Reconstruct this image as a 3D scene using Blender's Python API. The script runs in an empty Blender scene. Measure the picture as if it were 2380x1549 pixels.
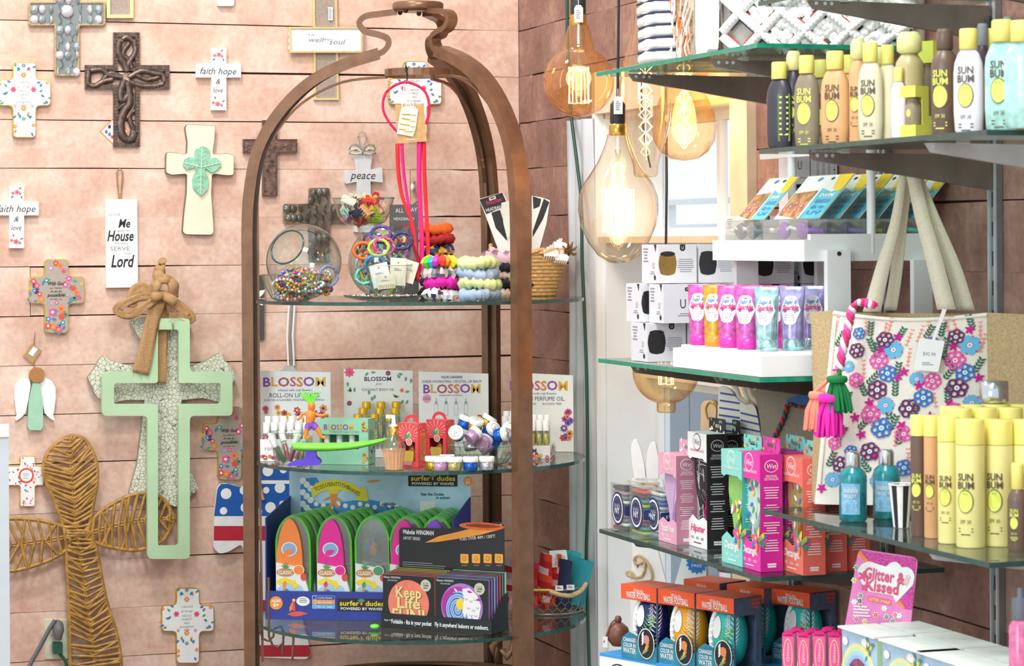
import bpy, math, random
from mathutils import Matrix, Vector
R=random.Random(7); PI=math.pi; rad=math.radians
C=bpy.context.scene.collection; SC=bpy.context.scene
# ---------------- camera, world, lights, exposure ----------------
FX=5950.0; HX,HY=1190.0,557.0; ROLL=rad(0.37); CH=1.5
cd=bpy.data.cameras.new('camera'); cam=bpy.data.objects.new('camera',cd); C.objects.link(cam)
cd.sensor_width=36; cd.lens=36*FX/2380; cd.shift_y=(557-774.5)/2380; cd.clip_start=.05; cd.clip_end=200
cd.dof.use_dof=True; cd.dof.focus_distance=5.5; cd.dof.aperture_fstop=(cd.lens/1000)/.0075
cam.matrix_world=Matrix.Translation((0,0,CH))@Matrix.Rotation(rad(90),4,'X')@Matrix.Rotation(-ROLL,4,'Z')
SC.camera=cam
w=bpy.data.worlds.new('world'); SC.world=w; w.use_nodes=True
bg=w.node_tree.nodes['Background']; bg.inputs[0].default_value=(.86,.94,1,1); bg.inputs[1].default_value=1.2
SC.view_settings.view_transform='Standard'; SC.view_settings.look='None'; SC.view_settings.gamma=1
SC.view_settings.use_curve_mapping=False; SC.view_settings.exposure=0.08
def area(name,loc,to,size,power,col,sy=None):
    l=bpy.data.lights.new(name,'AREA'); l.energy=power; l.size=size; l.color=col
    if sy: l.shape='RECTANGLE'; l.size_y=sy
    o=bpy.data.objects.new(name,l); C.objects.link(o); o.location=loc
    o.rotation_euler=(Vector(to)-Vector(loc)).to_track_quat('-Z','Y').to_euler(); return o
area('ceiling_lamp',(-1.0,4.9,3.7),(-.9,6.3,1.3),.35,38,(1,.93,.84))
area('ceiling_lamp',(.1,3.0,3.6),(.5,4.6,1.2),.8,52,(1,.97,.93))
area('front_fill_light',(-2.6,.2,2.6),(0,5.8,1.2),1.6,70,(.93,.97,1))  # added soft fill from the front left, no fixture behind it
for k,v in (('transparent_max_bounces',28),('max_bounces',7),('diffuse_bounces',3),('glossy_bounces',4),('transmission_bounces',4)):
    try: setattr(SC.cycles,k,v)
    except Exception: pass
# ---------------- photo geometry helpers ----------------
CA,SA=math.cos(ROLL),math.sin(ROLL)
def ray(px,py):
    x,y=px-HX,py-HY
    return Vector(((x*CA-y*SA)/FX,1,-(x*SA+y*CA)/FX))
O=Vector((0,0,CH))
def at(px,py,Z): return O+ray(px,py)*Z
def onz(px,py,z): r=ray(px,py); return O+r*((z-CH)/r.z)
def onp(px,py,P,n): r=ray(px,py); return O+r*((Vector(P)-O).dot(n)/r.dot(n))
D1=Vector((-.3173,.9483,0)); NN=Vector((-.9483,-.3173,0)); W0=Vector((.828,4.34,0))   # right wall
D2=Vector((.9483,.3173,0)); MM=Vector((.3173,-.9483,0)); CO=W0+D1*2.54                 # back wall, corner
def rw(s,D,z=0): p=W0+D1*s+NN*D; return Vector((p.x,p.y,z))
RZ=math.atan2(-.9483,.3173); BZ=math.atan2(.3173,.9483)
def sD(p): d=Vector((p.x,p.y,0))-W0; return d.dot(D1),d.dot(NN)
# ---------------- materials ----------------
def lin(h):
    if isinstance(h,str):
        h=h.lstrip('#'); c=[int(h[i:i+2],16)/255 for i in (0,2,4)]
        return tuple(x/12.92 if x<=.04045 else ((x+.055)/1.055)**2.4 for x in c)
    return h
MT={}
def pm(key,col,rough=.55,metal=0,var=.06,scale=40,bump=0,spec=.5,emit=0):
    if key in MT: return key
    c=lin(col); m=bpy.data.materials.new(key); m.use_nodes=True; nt=m.node_tree; N=nt.nodes; L=nt.links
    b=N['Principled BSDF']; b.inputs['Roughness'].default_value=rough; b.inputs['Metallic'].default_value=metal
    b.inputs['Specular IOR Level'].default_value=spec
    tc=N.new('ShaderNodeTexCoord'); no=N.new('ShaderNodeTexNoise'); no.inputs['Scale'].default_value=scale; no.inputs['Detail'].default_value=4
    L.new(tc.outputs['Object'],no.inputs['Vector'])
    cr=N.new('ShaderNodeValToRGB'); L.new(no.outputs['Fac'],cr.inputs[0])
    cr.color_ramp.elements[0].position=.3; cr.color_ramp.elements[1].position=.7
    cr.color_ramp.elements[0].color=(*[x*(1-var) for x in c],1); cr.color_ramp.elements[1].color=(*[min(1,x*(1+var)) for x in c],1)
    L.new(cr.outputs[0],b.inputs['Base Color'])
    if bump:
        bp=N.new('ShaderNodeBump'); bp.inputs['Strength'].default_value=bump; bp.inputs['Distance'].default_value=.002
        L.new(no.outputs['Fac'],bp.inputs['Height']); L.new(bp.outputs[0],b.inputs['Normal'])
    if emit: b.inputs['Emission Color'].default_value=(*c,1); b.inputs['Emission Strength'].default_value=emit
    MT[key]=m; return key
def H(h,rough=.5,**k): return pm('c_'+h.lstrip('#')+('' if rough==.5 else '_%d'%(rough*100)),h,rough,**k)
def glassm(key,tint,refl=.75,base=.04,pw=4.0,rough=.02,dens=0,col=None,edge=None):
    m=bpy.data.materials.new(key); m.use_nodes=True; nt=m.node_tree; N=nt.nodes; L=nt.links
    for n in list(N): N.remove(n)
    out=N.new('ShaderNodeOutputMaterial'); tr=N.new('ShaderNodeBsdfTransparent'); tr.inputs[0].default_value=(*lin(tint),1)
    gl=N.new('ShaderNodeBsdfGlossy'); gl.inputs['Roughness'].default_value=rough; gl.inputs[0].default_value=(1,1,1,1)
    lw=N.new('ShaderNodeLayerWeight'); lw.inputs[0].default_value=.5
    p=N.new('ShaderNodeMath'); p.operation='POWER'; p.inputs[1].default_value=pw; L.new(lw.outputs['Facing'],p.inputs[0])
    q=N.new('ShaderNodeMath'); q.operation='MULTIPLY_ADD'; q.inputs[1].default_value=refl; q.inputs[2].default_value=base; L.new(p.outputs[0],q.inputs[0])
    if edge:
        pe=N.new('ShaderNodeMath'); pe.operation='POWER'; pe.inputs[1].default_value=3.0; L.new(lw.outputs['Facing'],pe.inputs[0])
        cr=N.new('ShaderNodeValToRGB'); cr.color_ramp.elements[0].color=(*lin(tint),1); cr.color_ramp.elements[1].color=(*lin(edge),1); L.new(pe.outputs[0],cr.inputs[0]); L.new(cr.outputs[0],tr.inputs[0])
    mx=N.new('ShaderNodeMixShader'); L.new(q.outputs[0],mx.inputs[0]); L.new(tr.outputs[0],mx.inputs[1]); L.new(gl.outputs[0],mx.inputs[2])
    o=mx
    if dens:
        df=N.new('ShaderNodeBsdfDiffuse'); df.inputs[0].default_value=(*lin(col or tint),1)
        m2=N.new('ShaderNodeMixShader'); m2.inputs[0].default_value=dens; L.new(mx.outputs[0],m2.inputs[1]); L.new(df.outputs[0],m2.inputs[2]); o=m2
    L.new(o.outputs[0],out.inputs[0]); MT[key]=m; return key
glassm('glass','eff6f3',.6,.08,3.0,edge='6d7a78'); glassm('shelf_glass','dce8e2',.8,.05,6); glassm('amber','fdeccb',.5,.05,3.0,dens=.025,col='ffc47a',edge='c98a3c')
glassm('amber_pale','fbf5ea',.55,.06,2.6,dens=.008,col='ffdcae',edge='a08a70'); glassm('film','f4f6f8',.5,.1,3,.12); glassm('window_glass','f8fcff',.4,.03)
glassm('plastic_clear','e8f0ee',.5,.08,2.5,.08,dens=.08,col='ffffff')
pm('glass_edge','2e4f4a',.15,0,.2,60); pm('glass_edge_green','1a8f72',.15,0,.2,60)
pm('filament','ffb868',.5,emit=14); pm('filament_hot','ffd08a',.5,emit=20)
# ---------------- glyphs ----------------
GL={}
def make_glyphs():
    chars=[chr(i) for i in range(33,127)]; obs=[]
    for bold in (0,1):
        for c in chars:
            for k,t in (('g',c),('w','H'+c+'H')):
                cu=bpy.data.curves.new('t','FONT'); cu.body=t; cu.resolution_u=2
                if bold and k=='g': cu.offset=.022
                o=bpy.data.objects.new('t',cu); C.objects.link(o); obs.append((bold,c,k,o))
    dg=bpy.context.evaluated_depsgraph_get(); dg.update(); W={}
    for bold,c,k,o in obs:
        me=o.evaluated_get(dg).to_mesh(); v=[(p.co.x,p.co.y) for p in me.vertices]
        if k=='g': GL[bold,c]=[v,[tuple(p.vertices) for p in me.polygons],0]
        else: W[bold,c]=max(x for x,y in v)-min(x for x,y in v)
        o.evaluated_get(dg).to_mesh_clear()
    hh=W[0,'H']/3
    cu=[o for b,c,k,o in obs if k=='g' and c=='H'][0]
    hw=max(x for x,y in GL[0,'H'][0])+min(x for x,y in GL[0,'H'][0])
    hb=max(x for x,y in GL[0,'H'][0])-min(x for x,y in GL[0,'H'][0])
    for b,c in W: GL[b,c][2]=W[b,c]-hb-hw
    for *_,o in obs:
        cu=o.data; bpy.data.objects.remove(o); bpy.data.curves.remove(cu)
make_glyphs()
CAP=.7
# ---------------- mesh builder ----------------
class MB:
    def __init__(s,xf=None): s.v=[]; s.f=[]; s.m=[]; s.keys=[]; s.xf=xf; s.warp=None; s.sm=[]
    def mi(s,k):
        if k not in s.keys: s.keys.append(k)
        return s.keys.index(k)
    def add(s,vs,fs,mat,smooth=0):
        b=len(s.v); i=s.mi(mat)
        for p in vs:
            if s.warp: p=s.warp(*p)
            if s.xf is not None: p=s.xf@Vector(p)
            s.v.append(tuple(p))
        for f in fs: s.f.append(tuple(x+b for x in f)); s.m.append(i); s.sm.append(smooth)
        return s
    def box(s,x0,x1,y0,y1,z0,z1,mat,mats=None):
        v=[(x,y,z) for z in (z0,z1) for y in (y0,y1) for x in (x0,x1)]
        F={'b':(0,2,3,1),'t':(4,5,7,6),'f':(0,1,5,4),'k':(2,6,7,3),'l':(0,4,6,2),'r':(1,3,7,5)}
        for k,f in F.items(): s.add([v[i] for i in f],[(0,1,2,3)],(mats or {}).get(k,mat))
        return s
    def bx(s,c,d,mat): return s.box(c[0]-d[0]/2,c[0]+d[0]/2,c[1]-d[1]/2,c[1]+d[1]/2,c[2]-d[2]/2,c[2]+d[2]/2,mat)
    def poly(s,p,y,mat):
        s.add([(a,y,b) for a,b in (p if area2(p)>0 else p[::-1])],[tuple(range(len(p)))],mat); return s
    def prism(s,p,y0,y1,mat,side=None):      # y0 front (smaller), y1 back
        if area2(p)<0: p=p[::-1]
        n=len(p); s.add([(a,y0,b) for a,b in p],[tuple(range(n))],mat); s.add([(a,y1,b) for a,b in p],[tuple(range(n-1,-1,-1))],mat)
        s.add([(a,y0,b) for a,b in p]+[(a,y1,b) for a,b in p],[(i,i+n,(i+1)%n+n,(i+1)%n) for i in range(n)],side or mat); return s
    def ring(s,p,q,y0,y1,mat):               # outer p, inner q same length
        n=len(p); vs=[(a,y,b) for y in (y0,y1) for L in (p,q) for a,b in L]
        fs=[]
        for i in range(n):
            j=(i+1)%n
            fs+=[(i,j,n+j,n+i),(2*n+i,3*n+i,3*n+j,2*n+j),(i,2*n+i,2*n+j,j),(n+i,n+j,3*n+j,3*n+i)]
        s.add(vs,fs,mat); return s
    def disc(s,x,z,r,y,mat,n=14,rz=None): return s.poly([(x+r*math.cos(2*PI*i/n),z+(rz or r)*math.sin(2*PI*i/n)) for i in range(n)],y,mat)
    def lathe(s,pr,mat,n=20,c=(0,0,0),sy=1,sx=1,sm=1,cap=1):  # profile (r,z)
        vs=[];fs=[];k=len(pr)
        for i in range(n):
            a=2*PI*i/n
            for r,z in pr: vs.append((c[0]+r*math.cos(a)*sx,c[1]+r*math.sin(a)*sy,c[2]+z))
        for i in range(n):
            j=(i+1)%n
            for q in range(k-1): fs.append((i*k+q,j*k+q,j*k+q+1,i*k+q+1))
        s.add(vs,fs,mat,sm)
        if cap:
            if pr[0][0]>1e-5: s.add([vs[i*k] for i in range(n)],[tuple(range(n-1,-1,-1))],mat)
            if pr[-1][0]>1e-5: s.add([vs[i*k+k-1] for i in range(n)],[tuple(range(n))],mat)
        return s
    def tube(s,path,r,mat,n=8,closed=0,flat=None,up=None,sm=1,cap=1):
        P=[Vector(p) for p in path]; m=len(P); vs=[];fs=[]
        prev=None
        for i in range(m):
            a=P[(i-1)%m] if closed or i>0 else P[i]; b=P[(i+1)%m] if closed or i<m-1 else P[i]
            t=(b-a).normalized()
            if prev is None:
                u=Vector(up) if up is not None else (Vector((0,0,1)) if abs(t.z)<.9 else Vector((1,0,0)))
            else: u=prev
            if up is not None: u=Vector(up)
            u=(u-t*u.dot(t)); u=u.normalized() if u.length>1e-6 else t.orthogonal().normalized(); prev=u; w_=t.cross(u)
            rr=r[i] if isinstance(r,(list,tuple)) else r
            for q in range(n):
                an=2*PI*(q+.5)/n; ru=rr*(flat or 1)
                vs.append(P[i]+u*math.cos(an)*rr+w_*math.sin(an)*ru)
        for i in range(m if closed else m-1):
            j=(i+1)%m
            for q in range(n): fs.append((i*n+q,i*n+(q+1)%n,j*n+(q+1)%n,j*n+q))
        s.add(vs,fs,mat,sm)
        if not closed and cap: s.add(vs[:n],[tuple(range(n-1,-1,-1))],mat); s.add(vs[-n:],[tuple(range(n))],mat)
        return s
    def text(s,t,x,z,h,mat,y=0,w=None,al='c',bold=0,slant=0,rot=0,sp=0):
        k=h/CAP; adv=0; pl=[]
        for ch in t:
            if ch==' ': adv+=.3+sp; continue
            g=GL.get((bold,ch)) or GL[bold,'o']; pl.append((adv,g)); adv+=g[2]+sp
        kx=k if w is None else w/max(adv,.01)
        off={'c':-adv/2,'l':0,'r':-adv}[al]; cr,sr=math.cos(rot),math.sin(rot)
        for a,g in pl:
            vs=[]
            for gx,gy in g[0]:
                X=(gx+a+off+slant*gy)*kx; Z=(gy-CAP/2)*k; vs.append((x+X*cr-Z*sr,y,z+X*sr+Z*cr))
            s.add(vs,g[1],mat)
        return s
    def bars(s,x0,x1,z0,z1,n,mat,y=0,f=.45,seed=1,al='l'):
        rr=random.Random(seed); h=(z0-z1)/n
        for i in range(n):
            L=(x1-x0)*rr.uniform(.6,1); a=x0 if al=='l' else (x0+x1-L)/2; zz=z0-h*i
            s.add([(a,y,zz-h*f),(a+L,y,zz-h*f),(a+L,y,zz),(a,y,zz)],[(0,1,2,3)],mat)
        return s
    def flower(s,x,z,r,mat,cm=None,y=0,n=5,rot=0,deep=.35):
        p=[]
        for i in range(n*4):
            a=2*PI*i/(n*4)+rot; rr=r*(1-deep*(.5+.5*math.cos(a*n-rot*n+PI)));p.append((x+rr*math.cos(a),z+rr*math.sin(a)))
        s.poly(p,y,mat)
        if cm: s.disc(x,z,r*.33,y-.0003,cm,7)
        return s
    def leaf(s,x,z,L,wd,ang,mat,y=0):
        c,q=math.cos(ang),math.sin(ang)
        s.poly([(x+a*L*c-b*wd*q,z+a*L*q+b*wd*c) for a,b in ((0,0),(.3,.5),(.65,.42),(1,0),(.65,-.42),(.3,-.5))],y,mat); return s
    def mesh(s,name):
        me=bpy.data.meshes.new(name); me.from_pydata(s.v,[],s.f)
        for k in s.keys: me.materials.append(MT[k])
        me.polygons.foreach_set('material_index',s.m); me.polygons.foreach_set('use_smooth',[bool(x) for x in s.sm]); me.update(); return me
    def obj(s,name,parent=None,label=None,cat=None,group=None,kind=None,loc=None,rotz=0,stuff=0):
        o=bpy.data.objects.new(name,s.mesh(name)); C.objects.link(o)
        if parent is not None: o.parent=parent
        if loc is not None: o.location=loc; o.rotation_euler=(0,0,rotz)
        tagp(o,label,cat,group,kind); 
        if stuff: o['kind']='stuff'
        return o
def tagp(o,label=None,cat=None,group=None,kind=None):
    if label: o['label']=label
    if cat: o['category']=cat
    if group: o['group']=group
    if kind: o['kind']=kind
def area2(p): return sum(p[i][0]*p[(i+1)%len(p)][1]-p[(i+1)%len(p)][0]*p[i][1] for i in range(len(p)))
def rrect(x0,x1,z0,z1,r,n=4):
    p=[]
    for cx,cz,a in ((x1-r,z1-r,0),(x0+r,z1-r,90),(x0+r,z0+r,180),(x1-r,z0+r,270)):
        for i in range(n+1): t=rad(a+90*i/n); p.append((cx+r*math.cos(t),cz+r*math.sin(t)))
    return p
def thing(name,label,cat,loc,rotz=0,group=None):
    o=bpy.data.objects.new(name,None); C.objects.link(o); o.location=loc; o.rotation_euler=(0,0,rotz); o.empty_display_size=.02
    tagp(o,label,cat,group); return o
def dup(root,loc,rotz=None,label=None,group=None):
    r=root.copy(); C.objects.link(r); r.location=loc
    if rotz is not None: r.rotation_euler=(0,0,rotz)
    if label: r['label']=label
    if group: r['group']=group
    for ch in list(root.children):
        c=ch.copy(); C.objects.link(c); c.parent=r
        for g in list(ch.children): d=g.copy(); C.objects.link(d); d.parent=c
    return r
class Fr:   # local frame: x right, z up, front = -y ; maps photo points onto a plane y=-off
    def __init__(s,org,rz): s.o=Vector(org); s.rz=rz; s.x=Vector((math.cos(rz),math.sin(rz),0)); s.n=Vector((math.sin(rz),-math.cos(rz),0))
    def __call__(s,px,py,off=0):
        p=onp(px,py,s.o+s.n*off,s.n)-s.o; return (p.dot(s.x),p.z)
    def P(s,pts,off=0): return [s(a,b,off) for a,b in pts]
def wall_fr(px,py): return Fr(onp(px,py,CO,MM),BZ)
def bez(pts,n=6):  # catmull-rom through points
    P=[Vector(p) for p in pts]; out=[]
    for i in range(len(P)-1):
        a=P[max(i-1,0)];b=P[i];c=P[i+1];d=P[min(i+2,len(P)-1)]
        for k in range(n):
            t=k/n; out.append(.5*((2*b)+(-a+c)*t+(2*a-5*b+4*c-d)*t*t+(-a+3*b-3*c+d)*t**3))
    out.append(P[-1]); return out
def struct(m,name,parent=None,**k):
    o=m.obj(name,parent,**k)
    if parent is None: o['kind']='structure'
    return o
# ---------------- room ----------------
def wallmat(key,a,b,c,dark):
    m=bpy.data.materials.new(key); m.use_nodes=True; nt=m.node_tree; N=nt.nodes; L=nt.links; B=N['Principled BSDF']; B.inputs['Roughness'].default_value=.75
    tc=N.new('ShaderNodeTexCoord'); oi=N.new('ShaderNodeObjectInfo'); ad=N.new('ShaderNodeVectorMath'); ad.operation='ADD'
    mu=N.new('ShaderNodeVectorMath'); mu.operation='SCALE'; mu.inputs[3].default_value=37
    cmb=N.new('ShaderNodeCombineXYZ'); L.new(oi.outputs['Random'],cmb.inputs[0]); L.new(oi.outputs['Random'],cmb.inputs[2]); L.new(cmb.outputs[0],mu.inputs[0])
    L.new(tc.outputs['Object'],ad.inputs[0]); L.new(mu.outputs[0],ad.inputs[1])
    n1=N.new('ShaderNodeTexNoise'); n1.inputs['Scale'].default_value=7; n1.inputs['Detail'].default_value=7; n1.inputs['Roughness'].default_value=.62
    n2=N.new('ShaderNodeTexNoise'); n2.inputs['Scale'].default_value=70; n2.inputs['Detail'].default_value=5
    L.new(ad.outputs[0],n1.inputs[0]); L.new(ad.outputs[0],n2.inputs[0])
    r1=N.new('ShaderNodeValToRGB'); e=r1.color_ramp.elements; e[0].position=.3; e[1].position=.7; e[0].color=(*lin(a),1); e[1].color=(*lin(c),1)
    x=r1.color_ramp.elements.new(.5); x.color=(*lin(b),1); L.new(n1.outputs[0],r1.inputs[0])
    r2=N.new('ShaderNodeValToRGB'); e=r2.color_ramp.elements; e[0].position=.3; e[1].position=.62; e[0].color=(*dark,1); e[1].color=(1.04,1.03,1.02,1); L.new(n2.outputs[0],r2.inputs[0])
    mx=N.new('ShaderNodeMix'); mx.data_type='RGBA'; mx.blend_type='MULTIPLY'; mx.inputs[0].default_value=.8; L.new(r1.outputs[0],mx.inputs[6]); L.new(r2.outputs[0],mx.inputs[7])
    L.new(mx.outputs[2],B.inputs['Base Color'])
    bp=N.new('ShaderNodeBump'); bp.inputs['Strength'].default_value=.25; bp.inputs['Distance'].default_value=.003; L.new(n2.outputs[0],bp.inputs['Height']); L.new(bp.outputs[0],B.inputs['Normal'])
    MT[key]=m
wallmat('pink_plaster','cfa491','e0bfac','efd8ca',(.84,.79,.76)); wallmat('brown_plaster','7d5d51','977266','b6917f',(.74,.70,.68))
pm('joint','4a332b',.9)
ROW=.1222; ZL=[CH+.0612+ROW*k for k in range(-13,13)]
def planks(par,u0,u1,mat,seed,length,fn,cuts=(),clip=None):
    rr=random.Random(seed)
    for k in range(len(ZL)-1):
        z0,z1=max(0,ZL[k]),ZL[k+1]
        if z1<.02: continue
        u=u0-(rr.random()*length if u0<u1 else 0); segs=[]
        while u<u1:
            e=u+length*rr.uniform(.75,1.2); segs.append((max(u,u0),min(e,u1))); u=e
        for a,b in segs:
            if b-a<.01: continue
            parts=[(a,b)]
            if clip and z1>clip[2]-.01 and z0<clip[3]+.01:
                zz=(z0+z1)/2
                if clip[2]<zz<clip[3]:
                    parts=[(x,y) for x,y in ((a,min(b,clip[0])),(max(a,clip[1]),b)) if y-x>.01]
            for a_,b_ in parts:
                n=6; g=.0011; m=MB(); ys=-rr.uniform(0,.0012)
                top=[];bot=[];ti=[];bi=[]
                for i in range(n+1):
                    x=a_+(b_-a_)*i/n; 
                    if i==0:x+=.0008
                    if i==n:x-=.0008
                    jt=rr.choice((0,.0004,.0011,.0028)); jb=rr.choice((0,.0004,.0011,.0028))
                    top.append((x,ys,z1-jt)); bot.append((x,ys,z0+jb)); ti.append((x,ys+.012,z1-jt)); bi.append((x,ys+.012,z0+jb))
                vs=bot+top+bi+ti; q=n+1
                fs=[(i,i+1,q+i+1,q+i) for i in range(n)]+[(q+i,q+i+1,3*q+i+1,3*q+i) for i in range(n)]+[(2*q+i,2*q+i+1,i+1,i) for i in range(n)]
                fs+=[(0,q,3*q,2*q),(n,2*q+n,3*q+n,q+n)]
                m.add(vs,fs,mat); o=m.obj('plank',par)
fl=MB(); fl.box(-5,5,-1,9,-.1,0,pm('floor_wood','8a6b55',.5,scale=6,var=.2)); struct(fl,'floor')
# back wall: origin at the corner, local x along D2 (negative = left)
m=MB(); m.box(-3.4,.12,.0122,.09,0,ZL[-1],'joint'); bw=struct(m,'wall_back',loc=CO,rotz=BZ)
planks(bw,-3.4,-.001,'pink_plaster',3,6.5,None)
# right wall: local x = -D1 (towards the camera), opening for the window
WX0,WX1,WZ0,WZ1=-1.911,-1.10,.42,1.80
m=MB()
m.box(-2.54,WX0,.0122,.16,0,ZL[-1],'joint'); m.box(WX1,1.7,.0122,.16,0,ZL[-1],'joint'); m.box(WX0,WX1,.0122,.16,WZ1,ZL[-1],'joint'); m.box(WX0,WX1,.0122,.16,0,WZ0,'joint')
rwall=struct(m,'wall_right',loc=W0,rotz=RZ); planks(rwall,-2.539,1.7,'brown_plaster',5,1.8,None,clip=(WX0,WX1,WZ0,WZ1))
# window
pm('white_paint','eef0f0',.45,var=.03,scale=12); pm('cream_wood','e9d3b4',.5,var=.08,scale=15); pm('grey_siding','8f9caa',.6,var=.08,scale=5); pm('ext_white','f4f7fa',.7)
m=MB(); m.box(WX0,WX0+.012,.0,.16,WZ0,WZ1,'white_paint'); m.box(WX1-.012,WX1,.0,.16,WZ0,WZ1,'white_paint'); m.box(WX0,WX1,0,.16,WZ1-.012,WZ1,'cream_wood'); m.box(WX0,WX1,0,.16,WZ0,WZ0+.012,'cream_wood')
win=struct(m,'window_1',loc=W0,rotz=RZ)
for a,b,z0,z1,mt in ((WX1,WX1+.09,WZ0,WZ1+.1,'cream_wood'),(WX0-.02,WX0+.0,WZ0,WZ1+.1,'white_paint'),(WX0-.02,WX1+.09,WZ1,WZ1+.1,'cream_wood')):
    m=MB(); m.box(a,b,-.022,.0,z0,z1,mt); m.obj('casing',win)
m=MB(); m.box(WX0+.012,WX1-.012,.1,.15,1.165,1.505,'white_paint'); m.box(WX0+.012,WX1-.012,-.02,.1,1.49,1.505,'cream_wood'); m.obj('middle_rail',win)
m=MB(); m.box(WX0-.02,WX1-.13,-.24,.0,WZ0-.02,WZ0,'white_paint'); m.obj('window_ledge',win)
for z0,z1 in ((WZ0+.012,1.165),(1.505,WZ1-.012)):
    m=MB()
    a,b=WX0+.012,WX1-.012; m.ring([(a,z0),(b,z0),(b,z1),(a,z1)],[(a+.03,z0+.02),(b-.03,z0+.02),(b-.03,z1-.02),(a+.03,z1-.02)],.12,.15,'white_paint')
    m.box((a+b)/2-.009,(a+b)/2+.009,.125,.145,z0,z1,'white_paint'); f=m.obj('sash',win)
    m=MB(); m.box(a+.03,b-.03,.134,.138,z0+.02,z1-.02,'window_glass'); m.obj('pane',f)
# outside
for k in range(22):
    if k==0:
        m=MB(); m.box(-8,-1.5,1.0,1.06,0,.01,'grey_siding'); ob=m.obj('neighbour_wall',None,'grey board siding wall outside below the window','wall',loc=W0,rotz=RZ)
    m=MB(); m.box(-8+k*.3,-8+k*.3+.292,1.0,1.03,0,1.25,'grey_siding'); m.obj('siding_board',ob)
m=MB(); 
for z in (1.62,1.53): m.box(-9,-2,1.3,1.34,z,z+.02,'ext_white')
for k in range(7): m.box(-8.8+k,-8.74+k,1.3,1.34,0,1.64,'ext_white')
m.obj('railing',None,'white railing outside beyond the window','railing',loc=W0,rotz=RZ)
# pale hanging plastic curtain left of the window
m=MB(); vs=[];fs=[];n=16
for i in range(n+1):
    for j in range(9):
        z=.45+j*(1.79-.45)/8; x=-2.06+.15*i/n; y=-.02-.014*math.sin(i*1.15+.4*math.sin(j*.9))-.01; vs.append((x,y,z))
for i in range(n):
    for j in range(8): fs.append((i*9+j,(i+1)*9+j,(i+1)*9+j+1,i*9+j+1))
m.add(vs,fs,pm('pale_cloth','c9ccd0',.4,var=.08,scale=8),1); m.obj('curtain',None,'pale grey folded curtain hanging in the corner beside the window','curtain',loc=W0,rotz=RZ)
# cable on the corner
m=MB(); m.tube([onp(px,py,rw(0,.055),NN) for px,py in bez2] if 0 else bez([onp(px-4,py,rw(0,.055),NN) for px,py in ((1322,-40),(1323,100),(1330,250),(1344,370),(1355,470),(1357,600),(1362,720),(1368,900),(1370,1150),(1367,1300),(1372,1500),(1375,1600))],5),.0045,pm('green_cable','1f4a3c',.4))
m.obj('power_cord',None,'dark green cord running down the corner beside the window','cord')
# ---------------- things hanging on the back wall ----------------
def fillet(p,r,n=3):
    out=[];k=len(p)
    for i in range(k):
        a=Vector(p[i-1]);b=Vector(p[i]);c=Vector(p[(i+1)%k]); u=a-b; v=c-b; rr=min(r,u.length*.45,v.length*.45); s=b+u.normalized()*rr; e=b+v.normalized()*rr
        for j in range(n+1):
            t=j/n; q=s*(1-t)**2+b*2*t*(1-t)+e*t*t; out.append((q.x,q.y))
    return out
def crosspx(v,h): return [(v[0],h[1]),(v[0],v[3]),(v[1],v[3]),(v[1],h[3]) ,(h[2],h[3])] if 0 else None
def cross(x0,x1,yt,yb,l,r,c,d): return [(x0,yt),(x1,yt),(x1,c),(r,c),(r,d),(x1,d),(x1,yb),(x0,yb),(x0,d),(l,d),(l,c),(x0,c)]
def scale_in(p,k):  # inset towards each edge normal
    n=len(p); out=[]; sg=1 if area2(p)>0 else -1
    for i in range(n):
        a=Vector(p[i-1]);b=Vector(p[i]);c=Vector(p[(i+1)%n]); e1=(b-a).normalized(); e2=(c-b).normalized()
        n1=Vector((-e1.y,e1.x))*sg; n2=Vector((-e2.y,e2.x))*sg; m=(n1+n2); m=m/max(.3,m.length_squared/2) if m.length>1e-6 else n1
        out.append((b.x+m.x*k,b.y+m.y*k))
    return out
for k,h in dict(teal='3f9d93',pinkf='e8578f',redf='e2513f',orangef='f08a4a',gold='d9b64a',green='5aa06a',lil='c79ad6',blue='4a78c0',navy='24346a',dusty='c98a8f',brownf='8a6a50',yellow='f0d94a',white='f6f6f4',black='222426',grey='8a8d90').items(): pm(k,h,.6)
pm('goldleaf','d8b548',.3,.7,var=.25,scale=120); pm('off_white','f0f2ef',.55,var=.03); pm('taupe_print','b0a396',.55,var=.06,scale=60)
pm('iron_brown','6b5b52',.38,.75,var=.35,scale=90,bump=.4); pm('copper_dark','7a6560',.35,.7,var=.5,scale=70,bump=.5); pm('cream_paint','ece3c9',.5,var=.07,scale=10); pm('mint','8cc6a8',.35,var=.2,scale=60,bump=.3)
pm('sage','b9d9ae',.55,var=.07,scale=9); pm('burlap','b08a5e',.9,var=.2,scale=260,bump=.4); pm('twine','9c7a50',.9,var=.2,scale=200); pm('wicker','b08440',.4,var=.35,scale=60)
def wthing(name,label,cat,px,py,group=None):
    F=wall_fr(px,py); return F,thing(name,label,cat,F.o,F.rz,group)
rc=random.Random(11)
def scatter(m,F,pts,off,rr,cols,seed,lf=0):
    r_=random.Random(seed)
    for px,py in pts:
        x,z=F(px,py,off); c=r_.choice(cols)
        if lf and r_.random()<.4: m.leaf(x,z,rr*2,rr*1.1,r_.uniform(0,6),'teal',-off)
        else: m.flower(x,z,rr*r_.uniform(.7,1.2),c,r_.choice(('white','gold','navy','redf')),-off,n=r_.choice((5,6)),rot=r_.random()*3)
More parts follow.
